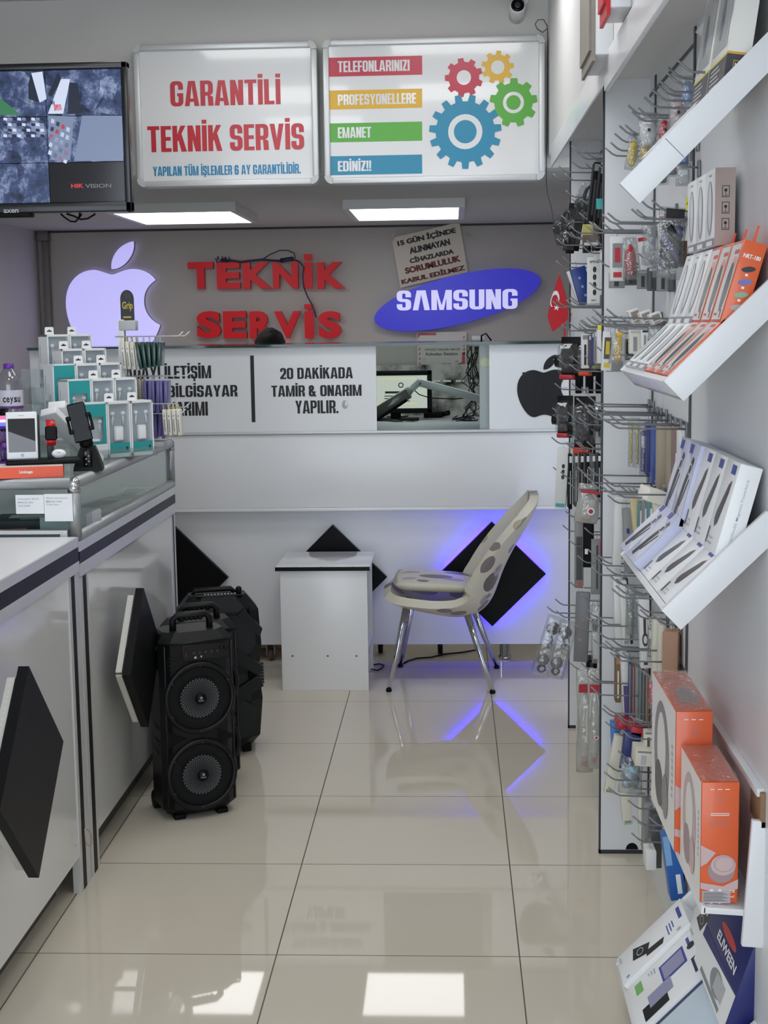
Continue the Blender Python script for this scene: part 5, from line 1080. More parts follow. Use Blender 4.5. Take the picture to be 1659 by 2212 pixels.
for s in (-1, 1):
    b.ball((s*.031, -.0815, .010), .0105, 1, A, 7, (1.2, 1, .7)); b.ball((s*.031, -.0885, .008), .0052, 2, A, 6); b.box((s*.031-.016, -.094, .026), (s*.031+.016, -.084, .031), 2, .002, A); b.ball((s*.077, .008, -.008), .03, 0, A, 8, (.35, .7, 1)); b.ball((s*.082, .004, -.008), .018, 3, A, 6, (.3, .6, 1))
b.ball((0, -.088, -.062), .022, 3, A, 7, (1.1, .4, .3)); part('head', b, [skin, card, black, mat('skin_shade', '#a1705d', .6)], t)
b = MB(t); tb = bmesh.new(); bmesh.ops.create_uvsphere(tb, u_segments=28, v_segments=20, radius=1)
bmesh.ops.delete(tb, geom=[v for v in tb.verts if v.co.z < .1-.9*v.co.y-.2 and v.co.z < .55 or v.co.z < -.5], context='VERTS')
for v in tb.verts: n_ = random.uniform(.99, 1.05); v.co = Vector((v.co.x*.083*n_, v.co.y*.104*n_, v.co.z*.12*n_))
b.merge(tb, 0, A); part('hair', b, hair, t)
skin_body([[('waist', (x0+.06, by+.04, .97), (.158, .118)), ('mid', (x0+.06, by+.02, 1.07), (.15, .112)), ('chest', (x0+.05, 7.61, 1.18), (.168, .118)), ('n', (x0+.01, 7.56, 1.265), .075)]]+[[('chest', 0, 0), (k+'s', (x0+.05+s*.19, 7.60, 1.20), .074), (k+'e', (x0+.05+s*.235, 7.50, 1.07), .06)] for s, k in ((-1, 'L'), (1, 'R'))], 'shirt', shirt)
skin_body([[('p', (x0+.06, by+.05, .95), (.16, .12)), ('c', (x0+.06, by+.05, .86), (.15, .12))]]+[[('c', 0, 0), (k+'h', (x0+.06+s*.095, by+.05, .80), .097), (k+'k', (x0+.06+s*.10, by+.03, .47), .072), (k+'f', (x0+.06+s*.10, by+.06, .12), .056)] for s, k in ((-1, 'l'), (1, 'r'))], 'trousers', jeans)
for s in (-1, 1): b = MB(t); b.box((x0+.06+s*.105-.045, by-.17, 0), (x0+.06+s*.105+.045, by+.11, .075), 0, .03); part('shoe', b, black, t)

# ================================================================ flag hanging from the far fin
YF = 5.28; t = thing('flag', 'small red flag with a white crescent and star hanging by the right shelves', 'flag', PY(1209, 592, YF)); F = FY(YF); k = YF/3074
ol = [(1209, 592), (1214, 610), (1220, 632), (1226, 655), (1227.5, 672), (1227, 690), (1211, 704), (1194, 717), (1188, 702), (1183, 686), (1184, 674), (1189, 655), (1194, 636), (1201, 612)]
pf = [PY(x, y, YF) for x, y in ol]; b = MB(t); b.prism([(p.x, p.z) for p in pf][::-1], .0012, 0, F)
def fp(x, y): p = PY(x, y, YF); return p.x, p.z
cres = [(1196, 630), (1200, 627.5), (1205, 630), (1208, 638), (1208.5, 646), (1207, 652)]+[(1205.5, 645), (1203, 638), (1198.5, 636.5), (1194, 640), (1191, 649)]+[(1190.5, 655), (1192, 660), (1193.5, 663), (1190.5, 662.5), (1188.5, 657), (1189, 650), (1192, 639)]
b.poly([fp(*p) for p in cres][::-1], 1, F, .002)
c = fp(1202.3, 664.5); st = [(c[0]+k*r*math.sin(2*math.pi*i/10+.2), c[1]+k*r*math.cos(2*math.pi*i/10+.2)) for i, r in enumerate((7.2, 2.9)*5)]; b.poly(st, 1, F, .002)
part('cloth', b, [mat('flag_red', '#c51f2c', .7), card], t)
b = MB(t); b.tube([PY(1207, 588, YF+.004), PY(1226, 655, YF+.02), PY(1233, 680, 5.338)], .0025, 0, 6); part('stick', b, brown, t)
b = MB(t); b.box((PY(1218, 700, YF).x, YF+.004, PY(1218, 737, YF).z), (PY(1222, 700, YF).x, YF+.006, PY(1218, 700, YF).z)); part('ribbon', b, redp, t)
# ================================================================ right wall fittings
for n, (y, x0, lab) in enumerate(((4.03, .424, ''), (5.34, .440, ''))):
    t = thing('fin_panel', ('white upright panel with black edge between the shelves and the hanging goods' if n == 0 else 'white upright panel with dark edge, farthest on the right wall'), 'panel', (.49, y, 0))
    zb = .012; b = MB(t); b.box((x0, y, zb), (XR, y+.018, 2.20))
    if n == 0:
        b.poly([(x0+.115+.0, 0)]+[], 0) if 0 else None
        p = PY(1365, 1843, y); b.poly([(p.x+.018*math.cos(a), .013+.02*math.sin(a)) for a in [math.pi*i/10 for i in range(11)]], 1, FY(y-.0006))
    part('board', b, [white2, black], t)
    b = MB(t); b.box((x0-.0045, y-.0005, .0), (x0, y+.0185, 2.20)); b.box((x0-.0045, y-.0005, 0), (XR, y+.0185, zb)); part('edge_band', b, mat('band_dark', '#2b2c33', .4), t)
t = thing('slat_wall', 'white slatted wall board with metal rails on the right wall', 'wall board', (XR, 3.6, 0)); stp = mat('strip_grey', '#474a4e', .4, metal=.4)
for y in (3.92, 3.30): b = MB(t); b.box((XR-.004, y-.008, .03), (XR, y+.008, 2.19)); part('upright_strip', b, stp, t)
ROWZ = [2.154, 1.775, 1.54, 1.305, 1.125, .885, .72, .54, .32]
for z in ROWZ: b = MB(t); b.box((XR-.003, 3.3, z-.004), (XR, 4.03, z+.004)); b.box((XR-.003, 4.05, z-.004), (XR, 5.34, z+.004)); part('rail', b, stp, t)
hookmat = mat('hook_wire', '#85888a', .38, metal=.6)
HK = {}
HOOKS = []; HUNG = []
def hook(Y, z, L, lab):
    HOOKS.append((Y, z, L))
    k = round(L, 3)
    if k not in HK:
        M = T((XR, Y, z)); t = thing('wall_hook', lab, 'hook', M=M, group='wire hooks on the right wall')
        b = MB()
        b.tube([(-.002, 0, .0), (-L*.6, 0, .002), (-L, 0, .004), (-L-.012, 0, .010), (-L-.03, 0, .026)], .0023, 0, 6); part('rod', b, hookmat, t)
        b = MB(); b.box((-.006, -.009, -.02), (-.001, .009, .016), 0, .001); part('base_plate', b, hookmat, t); HK[k] = t; return t
    return dup(HK[k], T((XR, Y, z)), lab)
hl = 'grey wire hook on the right wall, one of the hooks above the slanted trays'
rr = random.Random(11)
for i in range(12): hook(2.72+i*.112+rr.uniform(-.015, .015), 1.99+rr.uniform(-.008, .008), .10, 'empty grey wire hook in the top row on the right wall')
for zi, n, y0, y1, L in ((1, 7, 3.3, 3.98, .13), (2, 7, 3.32, 3.98, .15), (3, 9, 3.34, 3.98, .16), (4, 7, 3.36, 3.98, .15), (5, 7, 3.36, 3.98, .14), (6, 7, 3.4, 3.98, .14), (7, 6, 3.4, 3.98, .13), (8, 5, 3.3, 3.7, .10)):
    for i in range(n):
        Y = y0+(y1-y0)*i/(n-1)+rr.uniform(-.012, .012); hook(Y, ROWZ[zi]+rr.uniform(-.012, .012), L+rr.choice((-.02, 0, .02)), 'grey wire hook before the near upright panel, %s row down' % ('second', 'third', 'fourth', 'fifth', 'sixth', 'seventh', 'eighth', 'lowest')[zi-1])
for z, n in ((2.03, 6), (1.80, 5), (1.60, 5), (1.40, 4), (1.22, 4), (1.02, 3), (.80, 3), (.55, 2)):
    for i in range(n): hook(4.25+.95*(i+.5)/n+rr.uniform(-.03, .03), z+rr.uniform(-.012, .012), .13+rr.choice((0, .03)), 'grey wire hook between the two upright panels on the right wall')

# ---------------------------------------------------------------- hanging goods
def frame(x0, y0, x1, y1, Y, rz=0, tilt=0):
    """picture span at depth Y -> frame at the lower middle of the front face, its width and height"""
    X0, Z0, X1, Z1 = RY(x0, y0, x1, y1, Y); w = X1-X0; h = Z1-Z0
    return T(((X0+X1)/2, Y, Z0)) @ T((0, 0, h)) @ RYa(tilt) @ T((0, 0, -h)) @ RZ(rz), w, h
FF = basis((0, 0, 0), (1, 0, 0), (0, 0, 1), (0, -1, 0))
def hbox(name, lab, cat, px, Y, d, mats, deco=None, rz=0, tilt=0, group=None, tab=True):
    """carton hanging from a hook: carton, printed front, hang tab"""
    M, w, h = frame(*px, Y, rz, tilt); t = thing(name, lab, cat, M=M, group=group)
    b = MB(); b.box((-w/2, 0, 0), (w/2, d, h), 0, min(.0015, w*.1))
    if deco: deco(b, w, h, FF @ T((0, 0, .0005)))
    part('carton', b, mats, t)
    if tab: HUNG.append((M, h, d, name))
    if tab: b = MB(); b.box((-.001, d*.3, h-.002), (.001, d*.7, h+.022)); part('hang_tab', b, clear, t)
    return t
def dk_lines(b, w, h, F):
    for i in range(4): b.rect(-w*.3, h*(.15+.05*i), w*.3, h*(.17+.05*i), 1, F)
    b.rect(-w*.35, h*.5, w*.35, h*.8, 1, F)
def dk_window(b, w, h, F): b.rect(-w*.36, h*.3, w*.36, h*.85, 1, F); b.rect(-w*.3, h*.08, w*.3, h*.2, 2, F, .0003); b.rect(-w*.2, h*.42, w*.2, h*.75, 2, F, .0003)
def dk_strip(b, w, h, F): b.rect(-w*.2, h*.1, w*.1, h*.7, 1, F); b.rect(-w*.4, h*.85, w*.4, h*.97, 2, F)
def dk_code(b, w, h, F): b.rect(-w*.35, h*.035, w*.35, h*.085, 1, F); b.rect(-w*.42, 0, w*.42, h*.03, 2, F)
def pouch(name, lab, px, Y, inner, d=.03, rz=0, tilt=0, cat='bag', group=None, innerlab=None, shape='blob', film=None):
    """clear bag with its contents inside"""
    M, w, h = frame(*px, Y, rz, tilt); t = thing(name, lab, cat, M=M, group=group); n = 14
    b = MB(); rings = []
    for i in range(9):
        v = i/8; e = math.sin(math.pi*min(1, v*1.12+.08))**.6 if v < .85 else .25*(1-v)/.15+.08
        wd = w/2*(.94+.06*math.sin(9*v)); rings.append([(wd*math.cos(2*math.pi*k/n)*(1+.04*math.sin(3*k+5*v)), d/2+d/2*e*math.sin(2*math.pi*k/n), h*v) for k in range(n)])
    b.loft(rings, 0); part('film', b, film or bagm, t)
    b = MB()
    if shape == 'blob': b.ball((0, d/2, h*.46), 1, 0, n=10, sc=(w*.40, d*.40, h*.38))
    elif shape == 'cable':
        for q in range(5): b.tube([((w*.28+.002*q)*math.cos(a)+.003*math.sin(2*a+q), d*.25+d*.1*q, h*.45+(h*.33+.002*q)*math.sin(a)) for a in [2*math.pi*k/24 for k in range(24)]], .0026, 0, 6, closed=True)
        b.box((-w*.2, d*.3, h*.05), (w*.2, d*.7, h*.16), 1 if len(inner) > 1 else 0, .003)
    elif shape == 'slab': b.box((-w*.36, d*.3, h*.06), (w*.36, d*.7, h*.80), 0, .006); b.box((-w*.3, d*.25, h*.5), (w*.2, d*.3, h*.7), 1 if len(inner) > 1 else 0)
    elif shape == 'strip': b.box((-w*.18, d*.3, h*.08), (w*.22, d*.7, h*.86), 0, .004)
    elif shape == 'knot':
        for q in range(6): a = q*1.1; b.tube([(w*.3*math.sin(a+k*.9)*.9, d/2+d*.25*math.cos(k+q), h*(.18+.11*k)) for k in range(6)], w*.11, q % len(inner), 8)
    part('contents', b, inner, t)
    HUNG.append((M, h-.02, d, name))
    if len(inner) > 2: b = MB(); b.box((-w*.3, d*.1, h*.84), (w*.3, d*.9, h*.97)); part('header', b, inner[2], t)
    return t
def blister(lab, px, Y, rz, tilt=0, redb=None, group='headset blister packs'):
    """clear shell on a black card with a black headset inside"""
    M, w, h = frame(*px, Y, rz, tilt); t = thing('headset_pack', lab, 'pack', M=M, group=group); d = min(.075, w*.9)
    b = MB(); b.box((-w/2, d, 0), (w/2, d+.004, h), 0, .001); part('card', b, [black], t)
    b = MB(); rings = []
    for y, s in ((0, .62), (d*.25, .9), (d*.8, .97), (d, 1)): rings.append([(s*w/2*x, y, h*.12+h*.76*(.5+.5*z*s)) for x, z in ((-.9, -1), (.9, -1), (1, -.85), (1, .75), (.7, 1), (-.7, 1), (-1, .75), (-1, -.85))])
    b.loft(rings, 0, smooth=False); part('shell', b, glass('blister_shell', '#f2f5f6', .10, .05, .015, bump=(30, .4)), t)
    b = MB(); R1 = w*.30; zc = h*.52
    b.tube([(R1*math.cos(a), d*.45, zc+h*.27*math.sin(a)) for a in [math.pi*k/14 for k in range(15)]], w*.085, 0, 8)
    for s in (-1, 1): b.lathe([(.001, -.02), (w*.24, -.022), (w*.27, 0), (w*.2, .018), (.001, .018)], 0, 16, T((s*R1, d*.45, zc-h*.08)) @ RYa(90) @ Matrix.Scale(1.25, 4, (1, 0, 0)), cap=False)
    b.tube([(-R1*.6, d*.3, zc-h*.15), (0, d*.2, zc-h*.24), (R1*.5, d*.3, zc-h*.18)], .004, 0, 6); part('headset', b, mat('headset_black', '#0c0f10', .25, coat=.3), t)
    if redb: b = MB(); b.box((-w*.36, d*.15, h*.02), (w*.36, d*.7, h*.13), 0, .004); part('base_insert', b, redb, t)
    HUNG.append((M, h+.006, d*2, 'headset_pack'))
    b = MB(); b.box((-w*.16, d, h), (w*.16, d+.003, h+.03), 0); part('hang_tab', b, clear, t)
    return t
wht = mat('pack_white', '#e3e4e1', .45); crm = mat('pack_cream', '#dcd9c9', .5); gry = mat('pack_grey', '#8d8f8e', .5); lil = mat('pack_lilac', '#5d5488', .45); nvy = mat('pack_navy', '#23306e', .4)
blu = mat('pack_blue', '#2a62b0', .4); yel = mat('pack_yellow', '#d8bd2a', .45); pnk = mat('pack_pink', '#d9646e', .45); bge = mat('pack_beige', '#ab9f8b', .55); tl = mat('pack_teal', '#5f8f92', .5); brn = mat('pack_brown', '#7a6048', .6); crim = mat('pack_crimson', '#b52c3c', .4); olv = mat('pack_olive', '#b3ab4d', .5); rst = mat('pack_rust', '#a9836a', .55); gunm = mat('pack_gunmetal', '#4c4e4f', .45); yt = mat('tag_yellow', '#e8e02c', .45); sf = mat('silicone_white', '#f0f0ef', .3); sp_ = mat('silicone_pink', '#d2bcbc', .35)

# near bay, top row: cases in clear bags, the last four pouches stand in for blurred reflections under the tray
for lab, px, Y, m_, sh, tl_ in (('yellow case in a clear bag, leftmost above the top tray', (1360, 290, 1388, 366), 3.62, [yel], 'blob', 8), ('yellow and blue case in a clear bag between the white and leftmost yellow ones', (1386, 300, 1416, 350), 3.56, [mat('amber', '#e0b52a', .4), blu, blu], 'blob', 8),
    ('white case in a clear bag above the top tray', (1381, 240, 1427, 318), 3.44, [sf], 'blob', 3), ('red case in a clear bag above the top tray', (1423, 246, 1456, 312), 3.36, [redp], 'blob', 3), ('pale pink case in a clear bag above the top tray', (1447, 198, 1489, 284), 3.22, [sp_], 'blob', 3),
    ('blue case in a clear bag behind the pink one', (1474, 160, 1502, 232), 3.08, [mat('pale_blue', '#86a6e0', .35)], 'blob', 0), ('blue pouch standing in for a reflection under the top tray', (1456, 296, 1496, 362), 3.22, [blu, dark], 'slab', 0), ('black pouch standing in for a reflection under the top tray', (1438, 318, 1470, 380), 3.3, [gunm, nvy], 'slab', 0),
    ('grey pouch standing in for a reflection, lowest under the top tray', (1416, 336, 1448, 398), 3.4, [gunm, lgrey], 'slab', 0), ('clear pouch standing in for a reflection, at the right under the top tray', (1462, 352, 1497, 400), 3.2, [lgrey, card], 'slab', 0)):
    t = pouch('case_bag', lab, px, Y, m_, .035, 0, tl_, group=None, shape=sh)
    if m_[0] in (sf, redp, sp_):
        M, w, h = frame(*px, Y); b = MB(); b.box((-.0032, -.0035, h*.44), (.0032, .0, h*.52), 0, .001); part('button', b, dark, t)
# second row
hbox('accessory_box', 'white box with a dark window, left end of the row under the hooks', 'box', (1319, 511, 1349, 607), 3.8, .03, [wht, grey, red], dk_window)
pouch('toy_bag', 'clear box with a crimson item beside the dark windowed box', (1347, 512, 1379, 604), 3.72, [crim, card, clear], .035, shape='blob', cat='pack')
hbox('accessory_box', 'tilted white box between the crimson item and the grey strap bag', 'box', (1374, 510, 1404, 582), 3.74, .03, [wht, lgrey, red], dk_strip, tilt=-8)
pouch('strap_bag', 'clear bag with a grey strap in the second row', (1388, 466, 1430, 572), 3.58, [mat('strap_grey', '#9a9ca0', .5)], .035, shape='strip')
hbox('accessory_box', 'white card pack behind the shiny purple bag', 'pack', (1420, 464, 1441, 540), 3.52, .02, [wht, yel, red], dk_strip, tilt=-5)
pouch('shiny_bag', 'large crinkled clear bag with black and purple straps', (1428, 446, 1494, 602), 3.3, [black, lil, mat('black_soft', '#16161a', .4)], .05, tilt=6, shape='knot')
hbox('tan_pack', 'tan pack behind the crinkled purple bag', 'pack', (1466, 520, 1492, 576), 3.34, .02, [brn, dark, dark], None)
b = MB(); M, w, h = frame(1482, 426, 1494, 454, 3.26); b.box((-w/2, 0, 0), (w/2, .002, h)); b.text('AF', -w*.42, h*.4, w*.42, h*.7, 1, FF, bold=.02); solo('price_tag', 'yellow price tag at the end of the second row hook', 'tag', b, [yt, txtk], M)
for i, (px, m_) in enumerate((((1317, 588, 1350, 622), gry), ((1352, 580, 1376, 616), gunm), ((1378, 584, 1402, 624), gry), ((1400, 578, 1421, 628), gunm), ((1421, 584, 1446, 629), gry), ((1446, 584, 1476, 630), gunm))):
    hbox('grey_case_box', 'grey box low behind the second row, %s from the left' % ('first', 'second', 'third', 'fourth', 'fifth', 'last')[i], 'box', px, 3.92-i*.075, .025, [m_, dark, lgrey], dk_strip, group='grey boxes behind the second row')
# third row
hbox('accessory_box', 'white and dark box left of the yellow cable bag', 'box', (1304, 716, 1325, 801), 3.82, .025, [wht, gunm, yel], dk_window, tilt=3)
pouch('cable_bag', 'milky bag with a yellow cable in the third row', (1320, 706, 1358, 786), 3.7, [mat('amber', '#e0b52a', .4), lil], .03, shape='strip', tilt=3)
hbox('dark_pack', 'dark pack between the yellow cable bag and a cream box', 'pack', (1351, 732, 1368, 778), 3.74, .02, [gunm, black, grey], dk_window)
hbox('accessory_box', 'cream box with vertical writing in the third row', 'box', (1360, 712, 1387, 764), 3.68, .03, [crm, grey, lgrey], dk_strip)
hbox('accessory_box', 'small white box right of the cream box in the third row', 'box', (1386, 712, 1402, 752), 3.62, .02, [wht, grey, dark], dk_strip)
pouch('accessory_bag', 'clear bag at the right end of the third row', (1400, 704, 1430, 736), 3.5, [lgrey, card], .025, shape='slab')
for i, x in enumerate((1356, 1380, 1402)): hbox('frame_box', 'open white frame box lying over the third row hooks, %s' % ('left', 'middle', 'right')[i], 'box', (x, 668+i*4, x+24, 700), 3.76-i*.12, .05, [wht, gry, rst], dk_window, tilt=-20, tab=False, group='white frame boxes over the third row')
hbox('grey_case_box', 'grey box hanging under the yellow cable bag', 'box', (1310, 778, 1346, 803), 3.94, .02, [gry, dark, lgrey], None)
# fourth row, tall packs
for lab, px, Y, m_, sh in (('tall yellow pack, leftmost of the tall packs in the fourth row', (1358, 903, 1371, 1010), 3.84, [yel], 'strip'), ('tall yellow green pack in the fourth row', (1371, 903, 1385, 1012), 3.80, [olv], 'strip'), ('tall clear pack with a violet back in the fourth row', (1383, 906, 1399, 1028), 3.75, [lil, card], 'slab')):
    pouch('tall_pack', lab, px, Y, m_, .03, shape=sh, cat='pack')
for lab, px, Y, m_ in (('tall navy pack in the fourth row', (1398, 914, 1409, 1028), 3.7, nvy), ('tall blue pack in the fourth row', (1409, 920, 1423, 1046), 3.65, mat('pack_royal', '#3c55a0', .4)), ('tall beige box in the fourth row, the wider of two', (1422, 922, 1446, 1056), 3.58, bge), ('tall beige box in the fourth row, the narrower', (1445, 924, 1457, 1058), 3.5, bge), ('tall rusty pink pack with a white label in the fourth row', (1456, 926, 1470, 1032), 3.42, mat('pack_dusky', '#8f7370', .5)), ('tall pale pack at the right end of the fourth row', (1468, 928, 1482, 1024), 3.36, wht)):
    hbox('tall_pack', lab, 'pack', px, Y, .05, [m_, card, lgrey], (lambda b, w, h, F: b.rect(-w*.3, h*.32, w*.3, h*.5, 1, F)) if 'label' in lab else (lambda b, w, h, F: b.rect(-w*.1, h*.03, w*.3, h*.07, 2, F)))
# fifth row
hbox('long_box', 'long plain white box hanging at the left of the fifth row', 'box', (1329, 1076, 1348, 1228), 3.86, .03, [wht, lgrey, lgrey], None, tilt=2)
hbox('long_box', 'long grey box with small print in the fifth row', 'box', (1345, 1100, 1364, 1238), 3.82, .03, [gry, nvy, lgrey], lambda b, w, h, F: b.rect(-w*.2, h*.62, w*.15, h*.7, 1, F), tilt=-3)
hbox('long_box', 'long cream box in the fifth row beside the grey one', 'box', (1362, 1078, 1380, 1164), 3.74, .03, [mat('pack_sand', '#d6c193', .5), lgrey, crm], None, tilt=-6)
for i, (px, m_) in enumerate((((1380, 1086, 1390, 1142), tl), ((1390, 1084, 1401, 1134), gry), ((1401, 1086, 1413, 1128), tl), ((1413, 1084, 1426, 1120), crm))): hbox('slim_pack', 'slim muted pack in the fifth row, %s from the cream box' % ('first', 'second', 'third', 'fourth')[i], 'pack', px, 3.7-i*.05, .04, [m_, card, grey], dk_strip, group='slim muted packs in the fifth row')
hbox('flat_box', 'white box lying askew on the fifth row hooks', 'box', (1402, 1062, 1452, 1090), 3.44, .07, [mat('pack_ivory', '#efece0', .5), lgrey, lgrey], None, tilt=18, rz=12, tab=False)
# sixth row
for lab, px, Y, m_, tl_ in (('long white box, leftmost of the sixth row', (1324, 1232, 1341, 1386), 3.88, wht, -2), ('long white box with a printed end, second in the sixth row', (1337, 1256, 1353, 1396), 3.84, wht, -4), ('long gunmetal rod box in the sixth row', (1347, 1250, 1356, 1392), 3.9, gunm, -5)):
    hbox('long_box', lab, 'box', px, Y, .03, [m_, grey, lgrey], dk_code if 'printed' in lab else None, tilt=tl_)
for lab, px, Y, m_ in (('clear bag of pale green strips in the sixth row', (1352, 1266, 1374, 1382), 3.78, [mat('strip_green', '#8fa08d', .5), gry]), ('clear bag of blue grey strips in the sixth row', (1372, 1280, 1391, 1380), 3.72, [mat('strip_blue', '#6c7f9c', .5), gry])): pouch('strip_bag', lab, px, Y, m_, .03, shape='slab')
def dk_cable(b, w, h, F):
    b.ring([(w*.3*math.cos(a), h*.42+h*.10*math.sin(a)) for a in [2*math.pi*k/16 for k in range(16)]], [(w*.18*math.cos(a), h*.42+h*.06*math.sin(a)) for a in [2*math.pi*k/16 for k in range(16)]], 1, F); b.rect(-w*.15, h*.5, w*.1, h*.75, 1, F, .0003); b.rect(-w*.2, h*.05, w*.2, h*.1, 1, F)
hbox('cable_box', 'white box with a dark coiled cable picture in the sixth row', 'box', (1380, 1296, 1402, 1444), 3.66, .03, [wht, mat('print_brown', '#4b3a38', .5), lgrey], dk_cable, tilt=-2)
pouch('accessory_bag', 'grey clear pack right of the coiled cable box', (1399, 1334, 1414, 1428), 3.58, [gry, card], .025, shape='slab', cat='pack')
hbox('tall_pack', 'narrow beige pack in the sixth row', 'pack', (1411, 1338, 1429, 1480), 3.5, .04, [crm, lgrey, grey], None)
hbox('tall_pack', 'wide rusty beige pack with a small code in the sixth row', 'pack', (1430, 1366, 1464, 1496), 3.36, .05, [rst, dark, crm], lambda b, w, h, F: b.rect(w*.0, h*.1, w*.3, h*.17, 1, F), rz=-18)
hbox('tall_pack', 'narrow cream pack left of the wide rusty pack', 'pack', (1424, 1352, 1434, 1490), 3.44, .04, [crm, lgrey, grey], None)
# seventh row
hbox('brown_pack', 'brown printed pack, leftmost of the seventh row', 'pack', (1330, 1420, 1342, 1518), 3.92, .04, [brn, crm, rst], dk_strip)
hbox('violet_pack', 'violet and white pack beside the brown one in the seventh row', 'pack', (1341, 1412, 1356, 1550), 3.88, .04, [wht, lil, lil], lambda b, w, h, F: b.rect(-w*.4, h*.02, w*.4, h*.5, 1, F), tilt=-3)
for i, m_ in enumerate((mat('strip_navy', '#4c5a78', .5), mat('strip_brick', '#7d4a40', .5), gry, mat('strip_teal', '#5a7577', .5), gunm, brn)): hbox('slim_case', 'slim phone case box in the seventh row, %s from the left' % ('first', 'second', 'third', 'fourth', 'fifth', 'last')[i], 'box', (1360+i*7.3, 1436+i*4, 1366.6+i*7.3, 1546+i*3), 3.84-i*.03, .05, [m_, card, lgrey], lambda b, w, h, F: b.rect(-w*.5, 0, -w*.36, h, 2, F), group='slim case boxes in the seventh row')
pouch('pink_bag', 'clear bag with a bright pink item in the seventh row', (1402, 1462, 1417, 1534), 3.6, [mat('hot_pink', '#f0506a', .4), pnk], .03, shape='blob')
hbox('blue_pack', 'narrow blue pack right of the pink bag', 'pack', (1418, 1484, 1430, 1534), 3.52, .03, [mat('pack_cobalt', '#2550b4', .4), card, card], None)
pouch('film_bag', 'crumpled clear film bag at the right of the seventh row', (1424, 1488, 1462, 1540), 3.4, [lgrey, card], .03, shape='slab')
# eighth row and below
hbox('blue_pack', 'upright bright blue pack, leftmost of the eighth row', 'pack', (1320, 1562, 1338, 1660), 3.92, .04, [mat('pack_azure', '#2f7ac6', .35), card, card], None, tilt=-3)
for i, (px, m_, tl_) in enumerate((((1336, 1562, 1372, 1578), crim, -14), ((1366, 1574, 1404, 1592), crim, -16))): hbox('red_wallet', 'flat red wallet lying on the eighth row hooks, %s' % ('the left one', 'the right one')[i], 'wallet', px, 3.8-i*.08, .08, [m_, dark, dark], None, tilt=-tl_, tab=False)
hbox('navy_pack', 'navy folded wallet hanging in the eighth row', 'wallet', (1350, 1582, 1386, 1652), 3.72, .03, [nvy, lil, lil], None, tilt=6)
hbox('flat_box', 'cream open box lying on the eighth row hooks', 'box', (1374, 1622, 1414, 1656), 3.58, .08, [crm, lgrey, gry], dk_strip, tilt=4, tab=False)
hbox('slim_pack', 'slim pale pack behind the eighth row wallets', 'pack', (1392, 1580, 1412, 1624), 3.62, .03, [crm, gunm, grey], dk_strip)
pouch('accessory_bag', 'clear bag with grey and pale blue parts under the cream open box', (1342, 1640, 1394, 1718), 3.7, [gry, mat('part_blue', '#9cc2d6', .4)], .04, shape='knot', tilt=4)
for lab, px, Y, tl_, c in (('long slim cream box, slanting beside the blue pack', (1328, 1590, 1350, 1718), 3.84, 10, dk_code), ('long slim cream box with a green end, lowest on the near upright panel', (1336, 1680, 1357, 1782), 3.8, -6, dk_code), ('long slim cream box with a blue end near the floor', (1377, 1718, 1396, 1824), 3.72, -3, dk_code)):
    hbox('slim_box', lab, 'box', px, Y, .025, [crm, grey, mat('end_green', '#9cc79a', .5) if 'green' in lab else (mat('end_blue', '#3d84c6', .5) if 'blue end' in lab else crm)], c, tilt=tl_)
for i, (px, m_) in enumerate((((1392, 1738, 1410, 1850), gry), ((1408, 1762, 1430, 1876), gunm), ((1396, 1840, 1418, 1880), wht))): hbox('grey_pack', 'grey hanging pack near the floor, %s' % ('the left one', 'the right one', 'the low pale one')[i], 'pack', px, 3.56-i*.08, .06, [m_, lgrey, gry], None)
hbox('blue_pack', 'large blue and white pack near the floor behind the headphone boxes', 'pack', (1430, 1806, 1464, 1946), 3.24, .05, [blu, card, mat('pack_sky', '#7fb2dd', .4)], lambda b, w, h, F: (b.rect(-w*.5, h*.55, -w*.1, h, 2, F), b.rect(0, h*.1, w*.3, h*.4, 1, F)), tilt=-8)

# far bay
blister('black headset blister hanging highest left in the far bay', (1192, 432, 1240, 537), 5.0, -50, 8)
blister('black headset blister just right of the highest left one', (1243, 374, 1290, 492), 4.7, -50, 10)
for i, (x, y) in enumerate(((1284, 350), (1298, 356), (1310, 380))): hbox('black_card_pack', 'black card pack at the top right of the far bay, %s' % ('left', 'middle', 'right')[i], 'pack', (x, y, x+14, y+128), 4.5-i*.1, .07, [blackm, dark, grey], dk_strip, tilt=6, group='black card packs in the far bay')
hbox('teal_tag', 'teal tag on the black card packs', 'tag', (1288, 429, 1315, 452), 4.294, .003, [teal, lgrey, lgrey], None, tab=False)
for i, x in enumerate((1262, 1282, 1300)): hbox('black_card_pack', 'black card pack behind the brown and yellow pack, %s' % ('left', 'middle', 'right')[i], 'pack', (x, 452, x+15, 545-i*4), 4.75-i*.1, .06, [black, dark, grey], dk_strip, group='black card packs behind the brown one')
hbox('brown_pack', 'brown and yellow pack hanging below the black headsets', 'pack', (1258, 484, 1296, 530), 4.5, .04, [mat('pack_chocolate', '#5b4a3c', .4), olv, lgrey], lambda b, w, h, F: (b.rect(-w*.5, h*.5, w*.1, h, 1, F), b.rect(-w*.4, 0, w*.4, h*.14, 2, F)), rz=-14)
blister('black headset blister at the lower left of the top cluster', (1198, 490, 1228, 545), 4.95, -60, 6)
def dk_icons(b, w, h, F):
    for i in range(3): b.disc(-w*.05+w*.04*i, h*(.72-.24*i), w*.09, 1, F, 0, 10)
    b.rect(w*.1, h*.08, w*.32, h*.18, 1, F)
hbox('blue_box', 'slanted dark blue box with a white edge beside the flag', 'box', (1230, 578, 1264, 660), 4.9, .02, [mat('box_blue', '#17357f', .35), mat('icon_blue', '#7d9ad2', .4), wht], dk_icons, tilt=-16)
